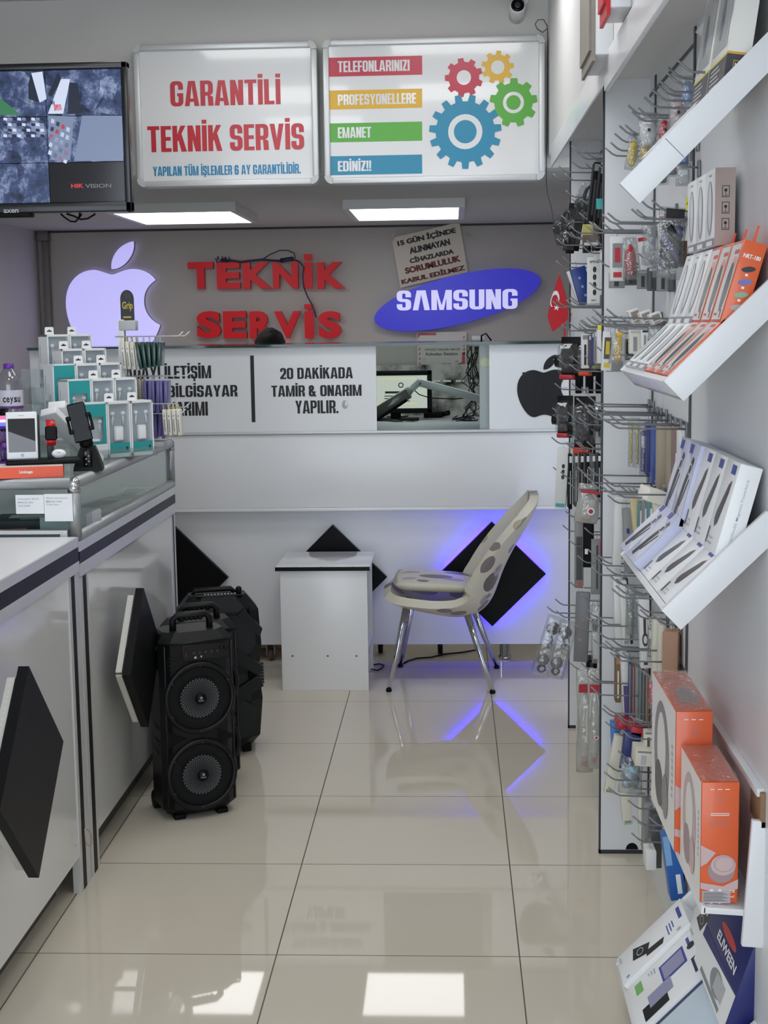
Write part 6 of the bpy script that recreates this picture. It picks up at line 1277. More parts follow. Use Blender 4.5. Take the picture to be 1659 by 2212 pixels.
hbox('white_card', 'white card edge behind the slanted blue box', 'card', (1224, 586, 1232, 662), 4.93, .03, [wht, grey, grey], None, tilt=-20)
def dk_opt(b, w, h, F):
    b.text('OPTICAL', -w*.34, h*.88, w*.3, h*.93, 1, F, bold=.03)
    for i in range(4): b.disc(0, h*(.74-.165*i), w*.12, 1, F, 0, 14, w*.2)
    b.text('MAGIC', -w*.2, h*.06, w*.1, h*.09, 1, F, bold=.02)
hbox('optical_box', 'white box reading OPTICAL with four dark ovals', 'box', (1268, 556, 1301, 656), 4.6, .04, [wht, txtk, yel], dk_opt, rz=-8)
for i in range(2): hbox('white_box', 'slim white box right of the OPTICAL box, %s' % ('left one', 'right one')[i], 'box', (1299+i*9, 544, 1307+i*9, 640-i*6), 4.45-i*.08, .05, [wht, lgrey, grey], dk_strip, group='slim white boxes beside the OPTICAL box')
hbox('grey_case_box', 'grey and orange box under the slim white boxes', 'box', (1300, 636, 1314, 662), 4.35, .06, [gunm, rst, orange], lambda b, w, h, F: b.rect(-w*.5, 0, w*.5, h*.2, 2, F))
rb = mat('insert_red', '#b8303c', .35); ob = mat('insert_orange', '#d9482c', .35)
blister('black headset blister with a red base left of the white boxes', (1198, 728, 1242, 822), 4.9, -24, 0, rb); blister('black headset blister with an orange base beside the red based one', (1240, 734, 1277, 814), 4.7, -30, 0, ob)
for lab, px, Y, m_, d in (('slim white box with a dark logo in the far bay second row', (1257, 722, 1273, 796), 4.6, [wht, txtk, grey], dk_strip), ('slim dark box beside the slim white one in the far bay', (1272, 724, 1279, 790), 4.5, [gunm, lil, wht], dk_strip), ('slim navy box in the far bay second row', (1279, 718, 1285, 788), 4.45, [nvy, lil, wht], dk_strip), ('slim grey box in the far bay second row', (1285, 716, 1292, 786), 4.4, [gry, dark, wht], dk_strip), ('white box with a yellow square beside the near upright panel', (1291, 712, 1312, 785), 4.25, [wht, olv, grey], lambda b, w, h, F: b.rect(-w*.15, h*.68, w*.25, h*.86, 1, F))): hbox('accessory_box', lab, 'box', px, Y, .04, m_, d)
hbox('price_tag', 'yellow tag above the white box with a yellow square', 'tag', (1291, 702, 1312, 712), 4.2, .003, [yt, txtk, txtk], None, tab=False)
pouch('olive_bag', 'olive bag bottom under the slim navy boxes', (1276, 780, 1304, 798), 4.5, [olv], .03)
blister('black headset blister leftmost in the lower far bay', (1195, 856, 1230, 948), 4.95, -20, 0, rb); blister('large black headset blister with an orange base in the lower far bay', (1228, 858, 1276, 984), 4.7, -20, 0, ob); blister('black headset blister behind the near upright panel edge, lower far bay', (1272, 852, 1312, 975), 4.4, -42, 0)
for i in range(3): hbox('black_card_pack', 'black card pack at the back of the lower far bay, %s' % ('left', 'middle', 'right')[i], 'pack', (1244+i*22, 796, 1260+i*22, 850), 5.1, .03, [blackm, dark, grey], None, group='black card packs between the headset rows')
def dk_ear(b, w, h, F):
    for i in range(3): b.disc(w*.1, h*(.7-.09*i), w*.14, 1, F, 0, 10, w*.2)
    b.rect(-w*.4, h*.02, w*.4, h*.08, 2, F)
hbox('earphone_pack', 'white zip pack with dark earbuds, leftmost under the headsets', 'pack', (1204, 968, 1229, 1098), 4.85, .02, [wht, txtk, teal], dk_ear, tilt=3, rz=-10)
for i in range(6): hbox('black_pouch', 'black pouch hanging edge-on under the headsets, %s from the white pack' % ('first', 'second', 'third', 'fourth', 'fifth', 'last')[i], 'pouch', (1229+i*12.5, 982, 1236+i*12.5, 1100-i*5), 4.8-i*.08, .08, [(blackm, gunm, black)[i % 3], lgrey, card], dk_strip, group='black pouches under the headsets')
def cable_sack(lab, px, Y, tilt=0, rz=0):
    t = pouch('cable_bag', lab, px, Y, [mat('cable_white', '#cfcfcb', .4), crim], .05, rz, tilt, shape='cable', film=glass('milky_bag', '#e4e5e1', .10, .15, .38, bump=(40, .9)))
    M, w, h = frame(*px, Y); b = MB(); b.disc(w*.12, h*.33, w*.1, 0, FF @ T((0, 0, .003)), 0, 14); b.disc(w*.12, h*.33, w*.16, 1, FF @ T((0, 0, .0025)), 0, 18); b.rect(-w*.4, h*.78, w*.4, h*.86, 0, FF @ T((0, 0, .002))); part('print', b, [crim, card], t); return t
cable_sack('bag of coiled white cable with a red mark, the upper one in the far bay', (1252, 1048, 1304, 1132), 4.4, 8)
hbox('tool_pack', 'dark tool pack with an orange tip hanging left in the far bay', 'pack', (1242, 1128, 1261, 1270), 4.75, .02, [gry, gunm, orange], lambda b, w, h, F: (b.rect(-w*.35, h*.12, w*.35, h*.78, 1, F), b.poly([(-w*.2, h*.08), (w*.0, 0), (w*.3, h*.08)], 2, F)))
hbox('tool_pack', 'black pouch with a white label beside the dark tool pack', 'pack', (1259, 1130, 1281, 1226), 4.6, .02, [blackm, card, card], lambda b, w, h, F: b.rect(-w*.3, h*.3, w*.0, h*.42, 1, F), rz=-15)
hbox('tool_pack', 'grey tool pack with orange corner behind the near upright panel edge', 'pack', (1278, 1166, 1302, 1284), 4.5, .02, [gry, gunm, orange], lambda b, w, h, F: (b.rect(-w*.1, h*.1, w*.1, h*.9, 1, F), b.rect(w*.2, h*.7, w*.5, h, 2, F)))
hbox('tool_pack', 'grey crumpled pack hanging right of the clear cases', 'pack', (1244, 1280, 1274, 1430), 4.6, .02, [mat('pack_smoke', '#77787b', .4), gunm, rst], lambda b, w, h, F: [b.rect(-w*.2+w*.1*i, h*(.3+.15*i), w*.0+w*.1*i, h*(.34+.15*i), 2, F) for i in range(3)], tilt=2, rz=-12)
pouch('accessory_bag', 'narrow white zip bag with an earpiece right of the grey crumpled pack', (1272, 1296, 1296, 1434), 4.4, [wht, dark], .02, shape='slab', tilt=-3)
hbox('black_pouch', 'black ribbed pouch low in the far bay', 'pouch', (1268, 1420, 1290, 1456), 4.7, .04, [black, gunm, gunm], dk_strip)
for i, (px, Y, tl_) in enumerate((((1186, 1336, 1226, 1466), 4.75, 17), ((1212, 1346, 1250, 1470), 4.6, 15))):
    M, w, h = frame(*px, Y, 0, tl_); HUNG.append((M, h, .045, 'clear_case')); t = thing('clear_case', 'clear hanging plastic case with lens parts, %s' % ('the left one reaching over the aisle', 'the right one')[i], 'case', M=M)
    b = MB(); b.box((-w/2, 0, 0), (w/2, .045, h), 0, .006); part('shell', b, clear, t)
    for z, r_ in ((.8, .022), (.25, .02)):
        b = MB(); b.lathe([(r_*.6, -.012), (r_, -.006), (r_, .006), (r_*.5, .016)], 0, 16, T((-.004, .022, h*z)) @ RX(70)); part('lens', b, mat('lens_metal', '#77797c', .2, metal=.7), t)
    b = MB(); b.tube([(0, .02, h*.45), (.006, .022, h*.6), (-.004, .02, h*.68)], .004, 0, 6); part('clip', b, zinc, t)
    b = MB()
    for q in range(3): b.tube([(w*.25*math.cos(a)*(.6+.15*q), .02+.004*q, h*.1+w*.2*math.sin(a)) for a in [2*math.pi*k/12 for k in range(12)]], .0022, 0, 5, closed=True)
    part('coiled_lead', b, black, t)
cable_sack('large bag of coiled white cable with a red band hanging lowest in the far bay', (1246, 1446, 1284, 1672), 4.55, 0); cable_sack('large white cable bag behind the lowest one, nearer the upright panel', (1270, 1448, 1300, 1664), 4.35, 0)

for i, (M, h, d, nm) in enumerate(HUNG):        # every hanging pack gets the hook it hangs on, unless one of the rows already passes there
    p = M @ Vector((0, d/2, h+.014)); L = round((XR-p.x+.012)/.02)*.02
    if L < .03 or any(abs(Y-p.y) < .03 and abs(z-p.z) < .022 and l > XR-p.x for Y, z, l in HOOKS): continue
    hook(p.y, p.z-.003, L, 'grey wire hook carrying goods %s' % ('before the near upright panel' if p.y < 4.03 else 'between the two upright panels'))
# ================================================================ slanted trays on the right wall
YN = 2.48
def tilted(o, a): c, s = math.cos(R_(a)), math.sin(R_(a)); return basis(o, (0, -1, 0), (c, 0, s), (-s, 0, c))
def tray(lab, X0, z0, W, a, sl, rim=.046, s0=0):
    """x from -W (far) to 0 (near), y up the slope, z out of the slope; the rim top is z = 0"""
    M = tilted((X0, YN, z0), a); t = thing('display_tray', lab, 'tray', M=M); tm = mat('tray_white', '#e3e4e5', .3)
    b = MB(); b.box((-W, s0, -rim), (0, sl, -rim+.012), 0, .001); part('bottom_board', b, tm, t)
    b = MB(); b.box((-W, s0, -rim), (0, s0+.012, 0), 0, .001); part('front_lip', b, tm, t)
    b = MB(); b.box((-.014, 0, -rim-.0015), (0.0015, sl, .0015), 0, .001)
    if s0: b.box((0.001, s0-.001, -rim), (.0018, s0+.0005, 0), 1)
    part('end_panel', b, [tm, grey], t); b = MB(); b.box((-W-.0015, s0, -rim-.0015), (-W+.014, sl, .0015), 0, .001); part('end_panel', b, tm, t)
    return M
def carton(name, lab, M, x0, x1, y0, y1, z0, z1, mats, deco=None, group=None, sidetxt=None, cat='box'):
    Mb = M @ T(((x0+x1)/2, y0, z0)); w, h, d = x1-x0, y1-y0, z1-z0; t = thing(name, lab, cat, M=Mb, group=group)
    b = MB(); b.box((-w/2, 0, 0), (w/2, h, d), 0, .001); F = T((0, 0, d+.0004))
    if deco: deco(b, w, h, F)
    if sidetxt: sidetxt(b, w, h, d, basis((w/2+.0004, 0, 0), (0, 0, -1), (0, 1, 0), (1, 0, 0)))
    part('carton', b, mats, t); return t
def oval(b, cx, cy, rx, ry, mi, F, z=0): b.poly([(cx+rx*math.cos(2*math.pi*i/22), cy+ry*math.sin(2*math.pi*i/22)) for i in range(22)], mi, F, z)
def d_gm(b, w, h, F):
    b.rect(-w*.5, 0, w*.5, h*.1, 3, F); b.rect(-w*.3, .01*h, w*.3, h*.07, 0, F, .0003); oval(b, 0, h*.50, w*.27, h*.36, 1, F, .0003); oval(b, w*.05, h*.52, w*.17, h*.31, 2, F, .0006); b.rect(-w*.12, h*.92, w*.16, h*.94, 1, F, .0003)
def d_rm(b, w, h, F):
    b.rect(-w*.42, h*.05, w*.42, h*.96, 2, F); b.rect(-w*.05, h*.84, w*.36, h*.89, 1, F, .0003); oval(b, w*.14, h*.72, w*.2, h*.09, 4, F, .0003); oval(b, w*.1, h*.44, w*.2, h*.30, 3, F, .0004); b.rect(-w*.3, h*.1, -w*.05, h*.13, 1, F, .0003); b.rect(w*.2, h*.07, w*.3, h*.17, 3, F, .0003)
gm = [mat('mouse_box_white', '#eceeef', .3), mat('mouse_grey', '#9a9da1', .35), mat('mouse_pale', '#cfd2d5', .35), mat('box_band_grey', '#8a8d93', .4)]  # last entry: dark grey band along the box bottom
rm = [orange2, mat('print_red', '#d2503f', .4), mat('mouse_box_pale', '#d9d6d5', .35), mat('mouse_dark', '#2d3033', .3), mat('print_pale_red', '#e2a79f', .4)]
def mside(b, w, h, d, F):
    b.text('NRT-180', d*.12, h*.80, d*.88, h*.85, 1, F, bold=.03)
    for i, c in enumerate((2, 3, 4, 5, 6)): b.poly([(d*.52+d*.30*math.cos(a)*(.8+.2*abs(math.cos(a)))+.0*a, h*(.68-.15*i)+h*.035*math.sin(a)+h*.02*math.cos(a)) for a in [2*math.pi*k/16 for k in range(16)]], c, F); b.rect(d*.44, h*(.60-.15*i), d*.56, h*(.625-.15*i), 1, F)
sm_ = [orange2, card, dark, mat('mouse_blue', '#6f78b8', .35), mat('mouse_green', '#8fae93', .35), mat('mouse_sand', '#b5b0a8', .35), mat('mouse_silver', '#b9bcbf', .35)]
# tray with mice boxes
p = PY(1435, 825, YN); X0, z0 = p.x, p.z; W = PX(1340, 805, X0).y-YN; A = 44.3; sl = (XR-X0)/math.cos(R_(A))-.002
M2 = tray('slanted white tray filled with grey and orange mouse boxes', X0, z0, W, A, sl); w = (W-.034)/6
c6 = ('farthest', 'second from far end', 'third from far end', 'third from near end', 'second from near end', 'nearest')
GA = None; up0 = M2 @ Vector((0, .152, -.03)); MU = tilted(up0, 74)
for row, MM, y0, y1, z0_, z1_ in (('lower', M2, .013, .150, -.033, .004), ('upright', MU, .004, .152, -.004, .036)):
    for i in range(6):
        x0 = -W+.016+i*w; red_ = i > 2
        lab = '%s mouse box, %s mouse tray row, %s' % ('orange and white' if red_ else 'grey and white', row, c6[i])
        near = row == 'upright' and i == 5
        t = carton('mouse_box', lab, MM, x0+.001, x0+w-.001, y0, y1, z0_, z1_, (rm if red_ else gm)+(sm_[1:] if near else []), d_rm if red_ else d_gm, 'mouse boxes on the slanted tray')
        if near:
            b = MB(); mside(b, w-.002, y1-y0, z1_-z0_, basis(((w-.002)/2+.0005, 0, z1_-z0_), (0, 0, -1), (0, 1, 0), (1, 0, 0))); part('printed_side', b, sm_, t, 'orange side with a column of coloured mice')
        if row == 'upright' and red_: b = MB(); b.prism([(-.012, y1-.004), (.012, y1-.004), (.010, y1+.028), (-.006, y1+.03)], .0012, 0, T((.006, -0.0, (z1_-z0_)*.4))); part('hang_tab', b, mat('tab_orange', '#ff5a2a', .4), t)
q = PY(1543, 530, 2.76); q2 = PY(1543, 362, 2.76)
for i in range(3):
    y = 2.76+i*.105; t = carton('mouse_box', 'tall grey mouse box standing behind the orange ones by the wall, %s' % ('nearest', 'middle', 'farthest')[i], tilted((q.x, y, q.z), 90), -.104, -.001, 0, q2.z-q.z, -.038, 0, gm, d_gm, 'mouse boxes standing by the wall')
    if i == 0:
        b = MB(); F = basis((.0525-.0005, 0, .038), (0, 0, -1), (0, 1, 0), (1, 0, 0)); h = q2.z-q.z
        b.rect(0.0, 0, .038, h, 0, F, .0002)
        for k, v in enumerate((.62, .41, .2)): b.ring([(.013, h*v), (.027, h*v), (.027, h*(v+.15)), (.013, h*(v+.15))], [(.0142, h*v+.0012), (.0258, h*v+.0012), (.0258, h*(v+.15)-.0012), (.0142, h*(v+.15)-.0012)], 1, F, .0006); b.disc(.02, h*(v+.09), .003, 1, F, .0006, 8); b.rect(.0195, h*(v+.02), .0205, h*(v+.07), 1, F, .0006); b.rect(.016, h*(v+.018), .024, h*(v+.024), 1, F, .0006)
        part('printed_side', b, [mat('kraft_pink', '#b3a39b', .5), txtk], t, 'dusky side with three outlined symbols')
# tray with power bank boxes
p = PY(1430, 1320, YN); X3, z3 = p.x, p.z; W3 = PX(1340, 1195, X3).y-YN; sl3 = (XR-X3)/math.cos(R_(A))-.002
M3 = tray('slanted white tray filled with power bank boxes', X3, z3, W3, A, sl3)
lv = [mat('box_lavender', '#c3c6df', .35), mat('print_black', '#1b1d22', .3), mat('print_ring', '#e9e9ee', .3), mat('print_label_blue', '#3f4fa0', .4), mat('box_mist', '#dcdfec', .35)]
wh3 = [mat('box_bright', '#f0f1f1', .3), mat('print_bronze', '#3a3532', .3), mat('print_ring', '#e9e9ee', .3), mat('print_label_blue', '#3f4fa0', .4), lgrey]
def d_lv(b, w, h, F):
    b.poly([(-w*.5, h*.35), (w*.5, h*.05), (w*.5, h*.6), (-w*.5, h*.95)], 4, F); b.rect(-w*.38, h*.86, -w*.08, h*.97, 3, F, .0003)
    b.poly([(-w*.28, h*.10), (-w*.08, h*.08), (w*.12, h*.50), (w*.30, h*.80), (w*.12, h*.84), (-w*.12, h*.5)], 1, F, .0004); b.poly([(w*.0, h*.22), (w*.08, h*.2), (w*.34, h*.55), (w*.28, h*.58)], 1, F, .0004)
    o = [(w*.14+w*.13*math.cos(a), h*.68+h*.075*math.sin(a)) for a in [2*math.pi*k/18 for k in range(18)]]; b.ring(o, [(w*.14+(x-w*.14)*.75, h*.68+(y-h*.68)*.75) for x, y in o], 2, F, .0007)
def d_wh(b, w, h, F):
    b.rect(w*.02, h*.86, w*.34, h*.96, 3, F, .0003); b.poly([(-w*.22, h*.34), (-w*.10, h*.26), (w*.04, h*.31), (w*.26, h*.66), (w*.28, h*.80), (w*.12, h*.74), (-w*.2, h*.42)], 1, F, .0004)
    b.rect(-w*.42, h*.06, -w*.34, h*.24, 1, F, .0003)
    for i in range(2): b.rect(-w*.28, h*(.07+.06*i), w*.0, h*(.09+.06*i), 4, F, .0003)
def d_side(b, w, h, d, F): b.text('10000mAh Magnetic Powerbank', h*.16, d*.40, h*.86, d*.56, 4, basis((w/2+.0005, 0, 0), (0, 1, 0), (0, 0, 1), (1, 0, 0)), z=0, bold=.01)
up3 = M3 @ Vector((0, .148, -.03)); MU3 = tilted(up3, 75); w = (W3-.034)/5
for row, MM, y0, y1, z0_ in (('lower', M3, .013, .146, -.033), ('upright', MU3, .004, .172, -.004)):
    for i in range(5):
        x0 = -W3+.016+i*w; l_ = i < 2; z1_ = z0_+(.052 if l_ else .032) if row == 'lower' else z0_+(.048 if l_ else .040)
        lab = '%s power bank box, %s row of its tray, %s' % ('lavender' if l_ else 'white', row, ('farthest of two', 'nearer of two')[i] if l_ else ('farthest of three', 'middle of three', 'nearest of three')[i-2])
        last = (l_ and i == 1) or i == 4; st = d_side if (last and row == 'upright') else None
        carton('power_bank_box', lab, MM, x0+.001, x0+w-.001, y0, y1, z0_, z1_, lv if l_ else wh3, d_lv if l_ else d_wh, 'power bank boxes on the slanted tray', st)
# top tray: main part from the seam on, an added board reaching down the slope
p = PY(1340, 398, YN); X1, z1_ = p.x, p.z; sl1 = (XR-X1)/math.cos(R_(45))-.002; seam = (PY(1437, 290, YN).x-X1)/math.cos(R_(45))
M1 = tray('slanted white tray at the top right with an added end board', X1, z1_, .30, 45, sl1, .045, seam)
def d_bt(b, w, h, F):
    b.rect(-w*.5, 0, w*.5, h*.22, 1, F); b.rect(-w*.5, h*.22, w*.5, h*.24, 2, F); b.rect(-w*.4, h*.30, w*.4, h*.9, 3, F); oval(b, -w*.1, h*.58, w*.10, h*.18, 4, F, .0005); b.rect(w*.36, h*.3, w*.40, h*.9, 0, F, .0004)
    for i in range(5): b.rect(-w*.35, h*(.03+.035*i), w*(.1+.1*(i % 2)), h*(.045+.035*i), 5, F, .0004)
bt = [mat('box_ivory', '#e6e4dd', .35), mat('box_charcoal', '#3c3d42', .35), mat('edge_yellow', '#e0d43a', .4), mat('window_pale', '#c8cacb', .15), grey, lgrey]
q = PY(1578, 140, YN+.02); q2 = PY(1590, -60, YN+.02); Mt = tilted((q.x-.008, YN+.02, q.z-.0), 82)
for i in range(2):
    t = carton('earphone_box', 'tall clear windowed earphone box with a charcoal base on the top tray, %s' % ('nearer' if i == 0 else 'farther'), Mt, -.165-.17*i, -.002-.17*i, -.03, .19, -.04, 0, bt, d_bt)
    if i == 0:
        b = MB(); F = basis((.0815+.0005, .0, .04), (0, 0, -1), (0, 1, 0), (1, 0, 0)); b.rect(0, 0, .04, .19, 0, F, .0); b.rect(0, 0, .04, .05, 1, F, .0002); b.rect(0, .05, .04, .054, 2, F, .0003); b.ring([(.012, .02), (.032, .02), (.032, .04), (.012, .04)], [(.0132, .0212), (.0308, .0212), (.0308, .0388), (.0132, .0388)], 2, F, .0004); b.text('NIA', .015, .028, .029, .036, 3, F, z=.0004)
        oval(b, .02, .185, .016, .005, 2, F, .0003); part('printed_side', b, [bt[0], bt[1], mat('edge_amber', '#dca53a', .4), card], t)
q = PY(1515, 20, 2.9); carton('white_box', 'white box behind the earphone boxes at the top edge', tilted((q.x, 2.87, q.z-.03), 60), -.1, 0, 0, .16, -.03, 0, [white2, lgrey], None)
# shelf with headphone boxes
X0 = PY(1516, 1700, YN).x; X1_ = PY(1598, 1700, YN).x; zb_ = PY(1550, 1950, YN).z; zt_ = PY(1550, 1690, YN).z
t = thing('wall_pocket', 'white wall pocket holding the orange headphone boxes', 'pocket', (XR, YN, zb_)); tm = mat('tray_white', '#e3e4e5', .3); ang = T((X1_+.003, 0, zb_-.07)) @ RYa(3.5)
b = MB(t); b.box((0, YN-.03, 0), (.05, YN-.016, .235), 0, .002, ang); part('end_panel', b, tm, t); b = MB(t); b.box((.036, YN-.016, 0), (.046, 3.12, .25), 0, .001, ang); part('back_board', b, tm, t)
b = MB(t); b.box((-.07, YN-.016, .052), (.04, 3.12, .064), 0, .001, ang); b.box((-.074, YN-.016, .05), (-.066, 3.12, .066), 0, .001, ang); part('bottom_shelf', b, tm, t)
hp = [orange2, mat('box_photo_white', '#ece9e4', .35), mat('photo_grey', '#8e8c8d', .4), mat('photo_pink', '#cdb3b3', .4), mat('photo_shade', '#a38e92', .4), card, lgrey, mat('photo_dark', '#5c5a60', .4), navy]
def hpbox(lab, y0, y1, x0, x1, z0, z1, photo):
    t = thing('headphone_box', lab, 'box', ((x0+x1)/2, y0, z0)); W_, D, H_ = x1-x0, y1-y0, z1-z0
    b = MB(); b.box((-W_/2, 0, 0), (W_/2, D, H_), 0, .0015)
    F = basis((-W_/2-.0005, 0, 0), (0, -1, 0), (0, 0, 1), (-1, 0, 0)) @ T((-D, 0, 0)); b.rect(.001, .001, D-.001, H_-.001, 1, F)
    oval(b, D*.45, H_*.5, D*.32, H_*.40, 2 if photo else 3, F, .0004); oval(b, D*.45, H_*.56, D*.18, H_*.26, 1, F, .0007); b.ball((0, 0, 0), .001, 1, n=4)
    oval(b, D*.36, H_*.26, D*.17, H_*.17, 7 if photo else 4, F, .0010); oval(b, D*.62, H_*.25, D*.12, H_*.16, 2 if photo else 3, F, .0012)
    for i in range(8): b.rect(D*.86, H_*(.35+.05*i), D*.91, H_*(.375+.05*i), 6, F, .0006)
    F = FF @ T((0, 0, .0005)); w, h = W_, H_
    oval(b, w*.05, h*.27, w*.36, h*.105, 4, F, .0002); oval(b, w*.10, h*.315, w*.33, h*.085, 3, F, .0005)
    o = [(w*.12+w*.27*math.cos(a), h*.325+h*.065*math.sin(a)) for a in [2*math.pi*k/24 for k in range(24)]]; b.ring(o, [(w*.12+(x-w*.12)*.93, h*.325+(y-h*.325)*.93) for x, y in o], 4, F, .0008)
    b.poly([(-w*.5, h*.48), (-w*.1, h*.42), (-w*.34, h*.33), (-w*.5, h*.3)], 3, F, .0003); b.poly([(-w*.5, h*.17), (w*.1, h*.14), (w*.5, h*.2), (w*.5, h*.12), (w*.05, h*.07), (-w*.5, h*.12)], 3, F, .0003)
    for i in range(3):
        for k in range(2): b.disc(-w*.2+w*.22*k, h*(.055-.0)+h*.045*(-i+1.0), w*.055, 5, F, .0006, 12)
    b.text('CE', w*.26, h*.088, w*.42, h*.108, 5, F, bold=.02); b.text('EAC', w*.26, h*.045, w*.42, h*.062, 5, F, bold=.02)
    for i in range(2): b.rect(-w*.26, h*(.74-.015*i), w*.24, h*(.746-.015*i), 5, F)
    for i in range(4): b.rect(-w*.3, h*(.69-.018*i), w*.26, h*(.693-.018*i), 4, F)
    for i in range(3): b.rect(-w*.28+w*.2*i, h*.94, -w*.16+w*.2*i, h*.946, 5, F)
    b.ring([(-w*.06, h*.84), (w*.1, h*.84), (w*.1, h*.89), (-w*.06, h*.89)], [(-w*.05, h*.843), (w*.09, h*.843), (w*.09, h*.887), (-w*.05, h*.887)], 4, F, .0003)
    F2 = T((0, D/2, H_+.0005)); b.poly([(-W_*.25, -D*.3), (W_*.3, -D*.32), (W_*.4, -D*.05), (W_*.1, D*.12), (-W_*.2, 0)], 1 if 0 else 4, F2) if photo else None
    part('carton', b, hp, t)
    if not photo:
        b = MB(); F = FF @ T((0, 0, .0014)); b.rect(-w*.45, -.0, w*.30, h*.10-h*.0, 0, F)
        for i in range(9): b.rect(-w*.42, h*(.086-.009*i), w*(.1+.15*((i*7) % 3)/2), h*(.089-.009*i), 1, F, .0003)
        part('price_label', b, [mat('label_grey', '#b9b4b4', .5), dark], t)
    b = MB(); Fw = T((0, 0, H_+.001)); n = 6
    vs = [(-W_/2+W_*i/n, D*j/n, random.uniform(0, .004)) for j in range(n+1) for i in range(n+1)]; b.add(vs, [(j*(n+1)+i, j*(n+1)+i+1, (j+1)*(n+1)+i+1, (j+1)*(n+1)+i) for j in range(n) for i in range(n)], 0, Fw, False); part('shrink_wrap', b, glass('shrink_wrap', '#fbf6f4', .16, .1, .10, bump=(90, .8)), t)
hpbox('orange headphone box with a pink headphone picture, nearer of the two', YN, YN+.225, X0, X1_, zb_, zt_, 0)
hpbox('orange and white headphone box with a grey headphone picture, farther of the two', YN+.235, YN+.56, X0-.010, X1_-.006, zb_+.005, zt_+.065, 1)
b = MB(); b.box((XR-.014, YN-.02, .705), (XR, 3.15, .72), 0, .001); soloW('ledge_strip', 'white ledge strip along the right wall behind the headphone boxes', 'strip', b, white2, (XR, 2.8, .71))
q = PY(1640, 1775, YN-.02); b = MB(); b.box((q.x, YN-.03, q.z-.01), (q.x+.013, YN+.06, q.z+.055), 0, .002); soloW('cardboard_piece', 'brown cardboard piece standing on the wall pocket at the right edge', 'cardboard', b, brown, q)
# lowest tray
p = PX(1330, 2080, .365); Y5 = p.y; M5 = tray('slanted white tray near the floor with power bank and cable boxes', .365, p.z, Y5-YN, 46, (XR-.365)/math.cos(R_(46))-.002, .04)
W5 = Y5-YN
c5 = [mat('box_bright', '#f0f1f1', .3), mat('print_black', '#1b1d22', .3), mat('print_label_blue', '#3f4fa0', .4), lgrey, mat('print_sky', '#6aa9d8', .4), mat('print_lime', '#79b86a', .4), mat('pack_violet_grey', '#9a9ab8', .35), mat('print_deep', '#262a5c', .35)]
def d_5a(b, w, h, F):
    b.poly([(-w*.30, h*.24), (w*.05, h*.20), (w*.22, h*.40), (-w*.05, h*.47)], 1, F); o = [(-w*.03+w*.11*math.cos(a), h*.32+h*.05*math.sin(a)) for a in [2*math.pi*k/18 for k in range(18)]]; b.ring(o, [(-w*.03+(x+w*.03)*.8, h*.32+(y-h*.32)*.8) for x, y in o], 3, F, .0004)
    b.poly([(w*.12, h*.40), (w*.3, h*.38), (w*.36, h*.62), (w*.2, h*.66)], 1, F); b.rect(-w*.3, h*.90, w*.1, h*.95, 2, F)
    for i in range(3): b.rect(-w*.05, h*(.72+.04*i), w*(.3-.05*i), h*(.735+.04*i), 2, F)
    b.disc(w*.36, h*.09, w*.04, 4, F, 0, 10); b.rect(-w*.4, h*.03, -w*.2, h*.06, 3, F); b.disc(w*.38, h*.86, w*.05, 3, F, 0, 10)
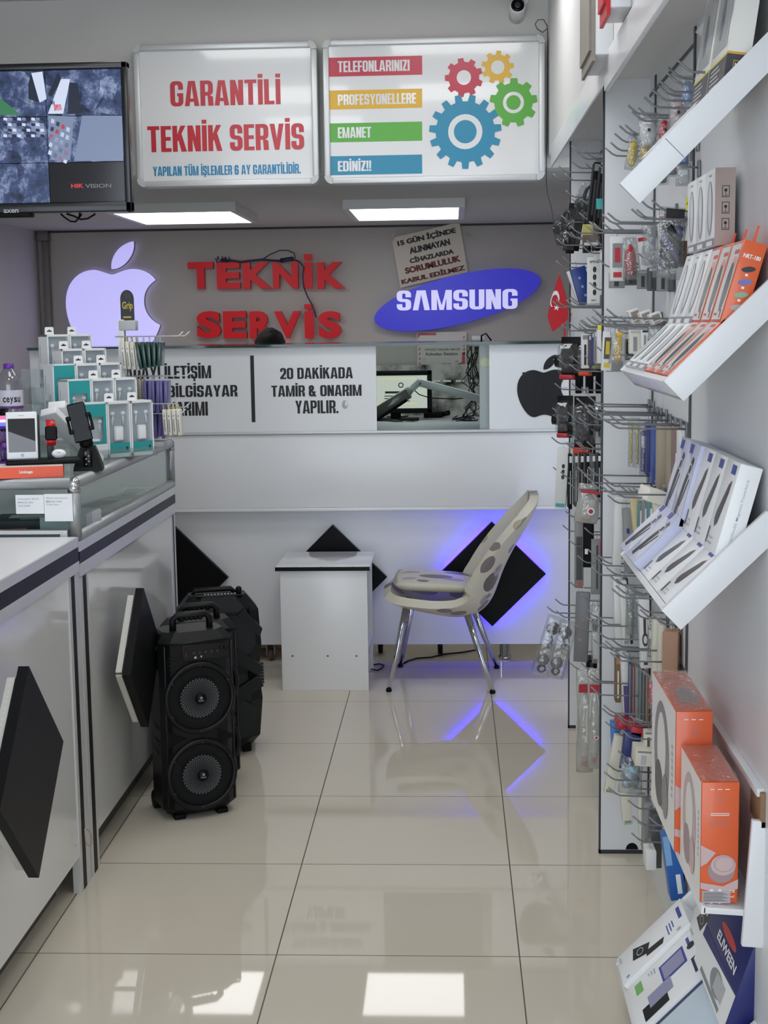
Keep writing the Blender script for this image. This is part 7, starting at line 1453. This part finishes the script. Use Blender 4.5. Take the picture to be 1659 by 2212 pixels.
def d_5b(b, w, h, F):
    b.rect(-w*.34, h*.45, w*.02, h*.80, 2, F); b.rect(-w*.30, h*.48, -w*.02, h*.77, 6, F, .0003); b.rect(w*.0, h*.22, w*.24, h*.55, 6, F, .0005); b.rect(w*.14, h*.12, w*.40, h*.46, 1, F, .0003)
    b.rect(w*.05, h*.84, w*.36, h*.9, 7, F); b.rect(-w*.4, h*.86, -w*.15, h*.9, 2, F); b.rect(-w*.42, h*.1, -w*.2, h*.2, 5, F)
    for i in range(3): b.rect(-w*.42, h*(.3+.04*i), -w*.36+w*.03*i, h*(.32+.04*i), 3, F)
    b.disc(-w*.2, h*.9, w*.06, 1, F, .0003, 12)
def d_5c(b, w, h, F):
    b.poly([(-w*.3, h*.12), (-w*.18, h*.08), (w*.16, h*.52), (w*.06, h*.57)], 1, F); b.ball((0, 0, 0), .001, 1, n=3); oval(b, w*.14, h*.62, w*.07, h*.07, 1, F, .0003); b.rect(-w*.5, 0, -w*.46, h, 7, F, .0003); b.rect(w*.2, h*.8, w*.4, h*.9, 3, F); b.rect(-w*.46, h*.95, w*.5, h, 7, F, .0003)
carton('power_bank_box', 'white box with two dark power banks pictured, farthest in the lowest tray', M5, -W5+.016, -W5+.150, .012, .215, -.0265, .012, c5, d_5a)
carton('power_bank_box', 'white box with violet and black power banks pictured, middle of the lowest tray', M5, -W5+.154, -W5+.355, .012, .215, -.0265, .002, c5, d_5b)
carton('cable_box', 'pale blue box with a dark plug pictured in the lowest tray, nearest', M5, -W5+.358, -.018, .012, .212, -.0265, -.004, [mat('box_ice', '#cfdfea', .35)]+c5[1:], d_5c)
u5 = M5 @ Vector((0, .217, -.024)); MU5 = tilted((u5.x, YN, u5.z), 72)
def d_5d(b, w, h, F): b.rect(-w*.5, 0, w*.5, h*.42, 0, F); b.text('ELIWEEN', -w*.2, h*.5, w*.35, h*.6, 2, F, bold=.03); oval(b, w*.02, h*.68, w*.22, h*.05, 3, F); b.poly([(-w*.5, 0), (w*.5, 0), (w*.5, h*.40), (-w*.5, h*.30)], 1, F, .0003); oval(b, w*.1, h*.2, w*.18, h*.12, 4, F, .0005); b.rect(-w*.3, h*.03, w*.3, h*.08, 4, F, .0006); b.rect(w*.05, h*.12, w*.3, h*.3, 5, F, .0007)
t = carton('cable_box', 'navy and white box with white lettering standing behind the lowest tray boxes', MU5, -.34, -.03, .0, .185, 0, .045, [navy, card, mat('letter_white', '#f4f4f6', .3), redp, grey, lgrey], d_5d)
carton('power_bank_box', 'white box with grey power bank pictured standing behind the navy one', MU5, -.50, -.345, -.002, .17, 0, .03, c5, d_5a)
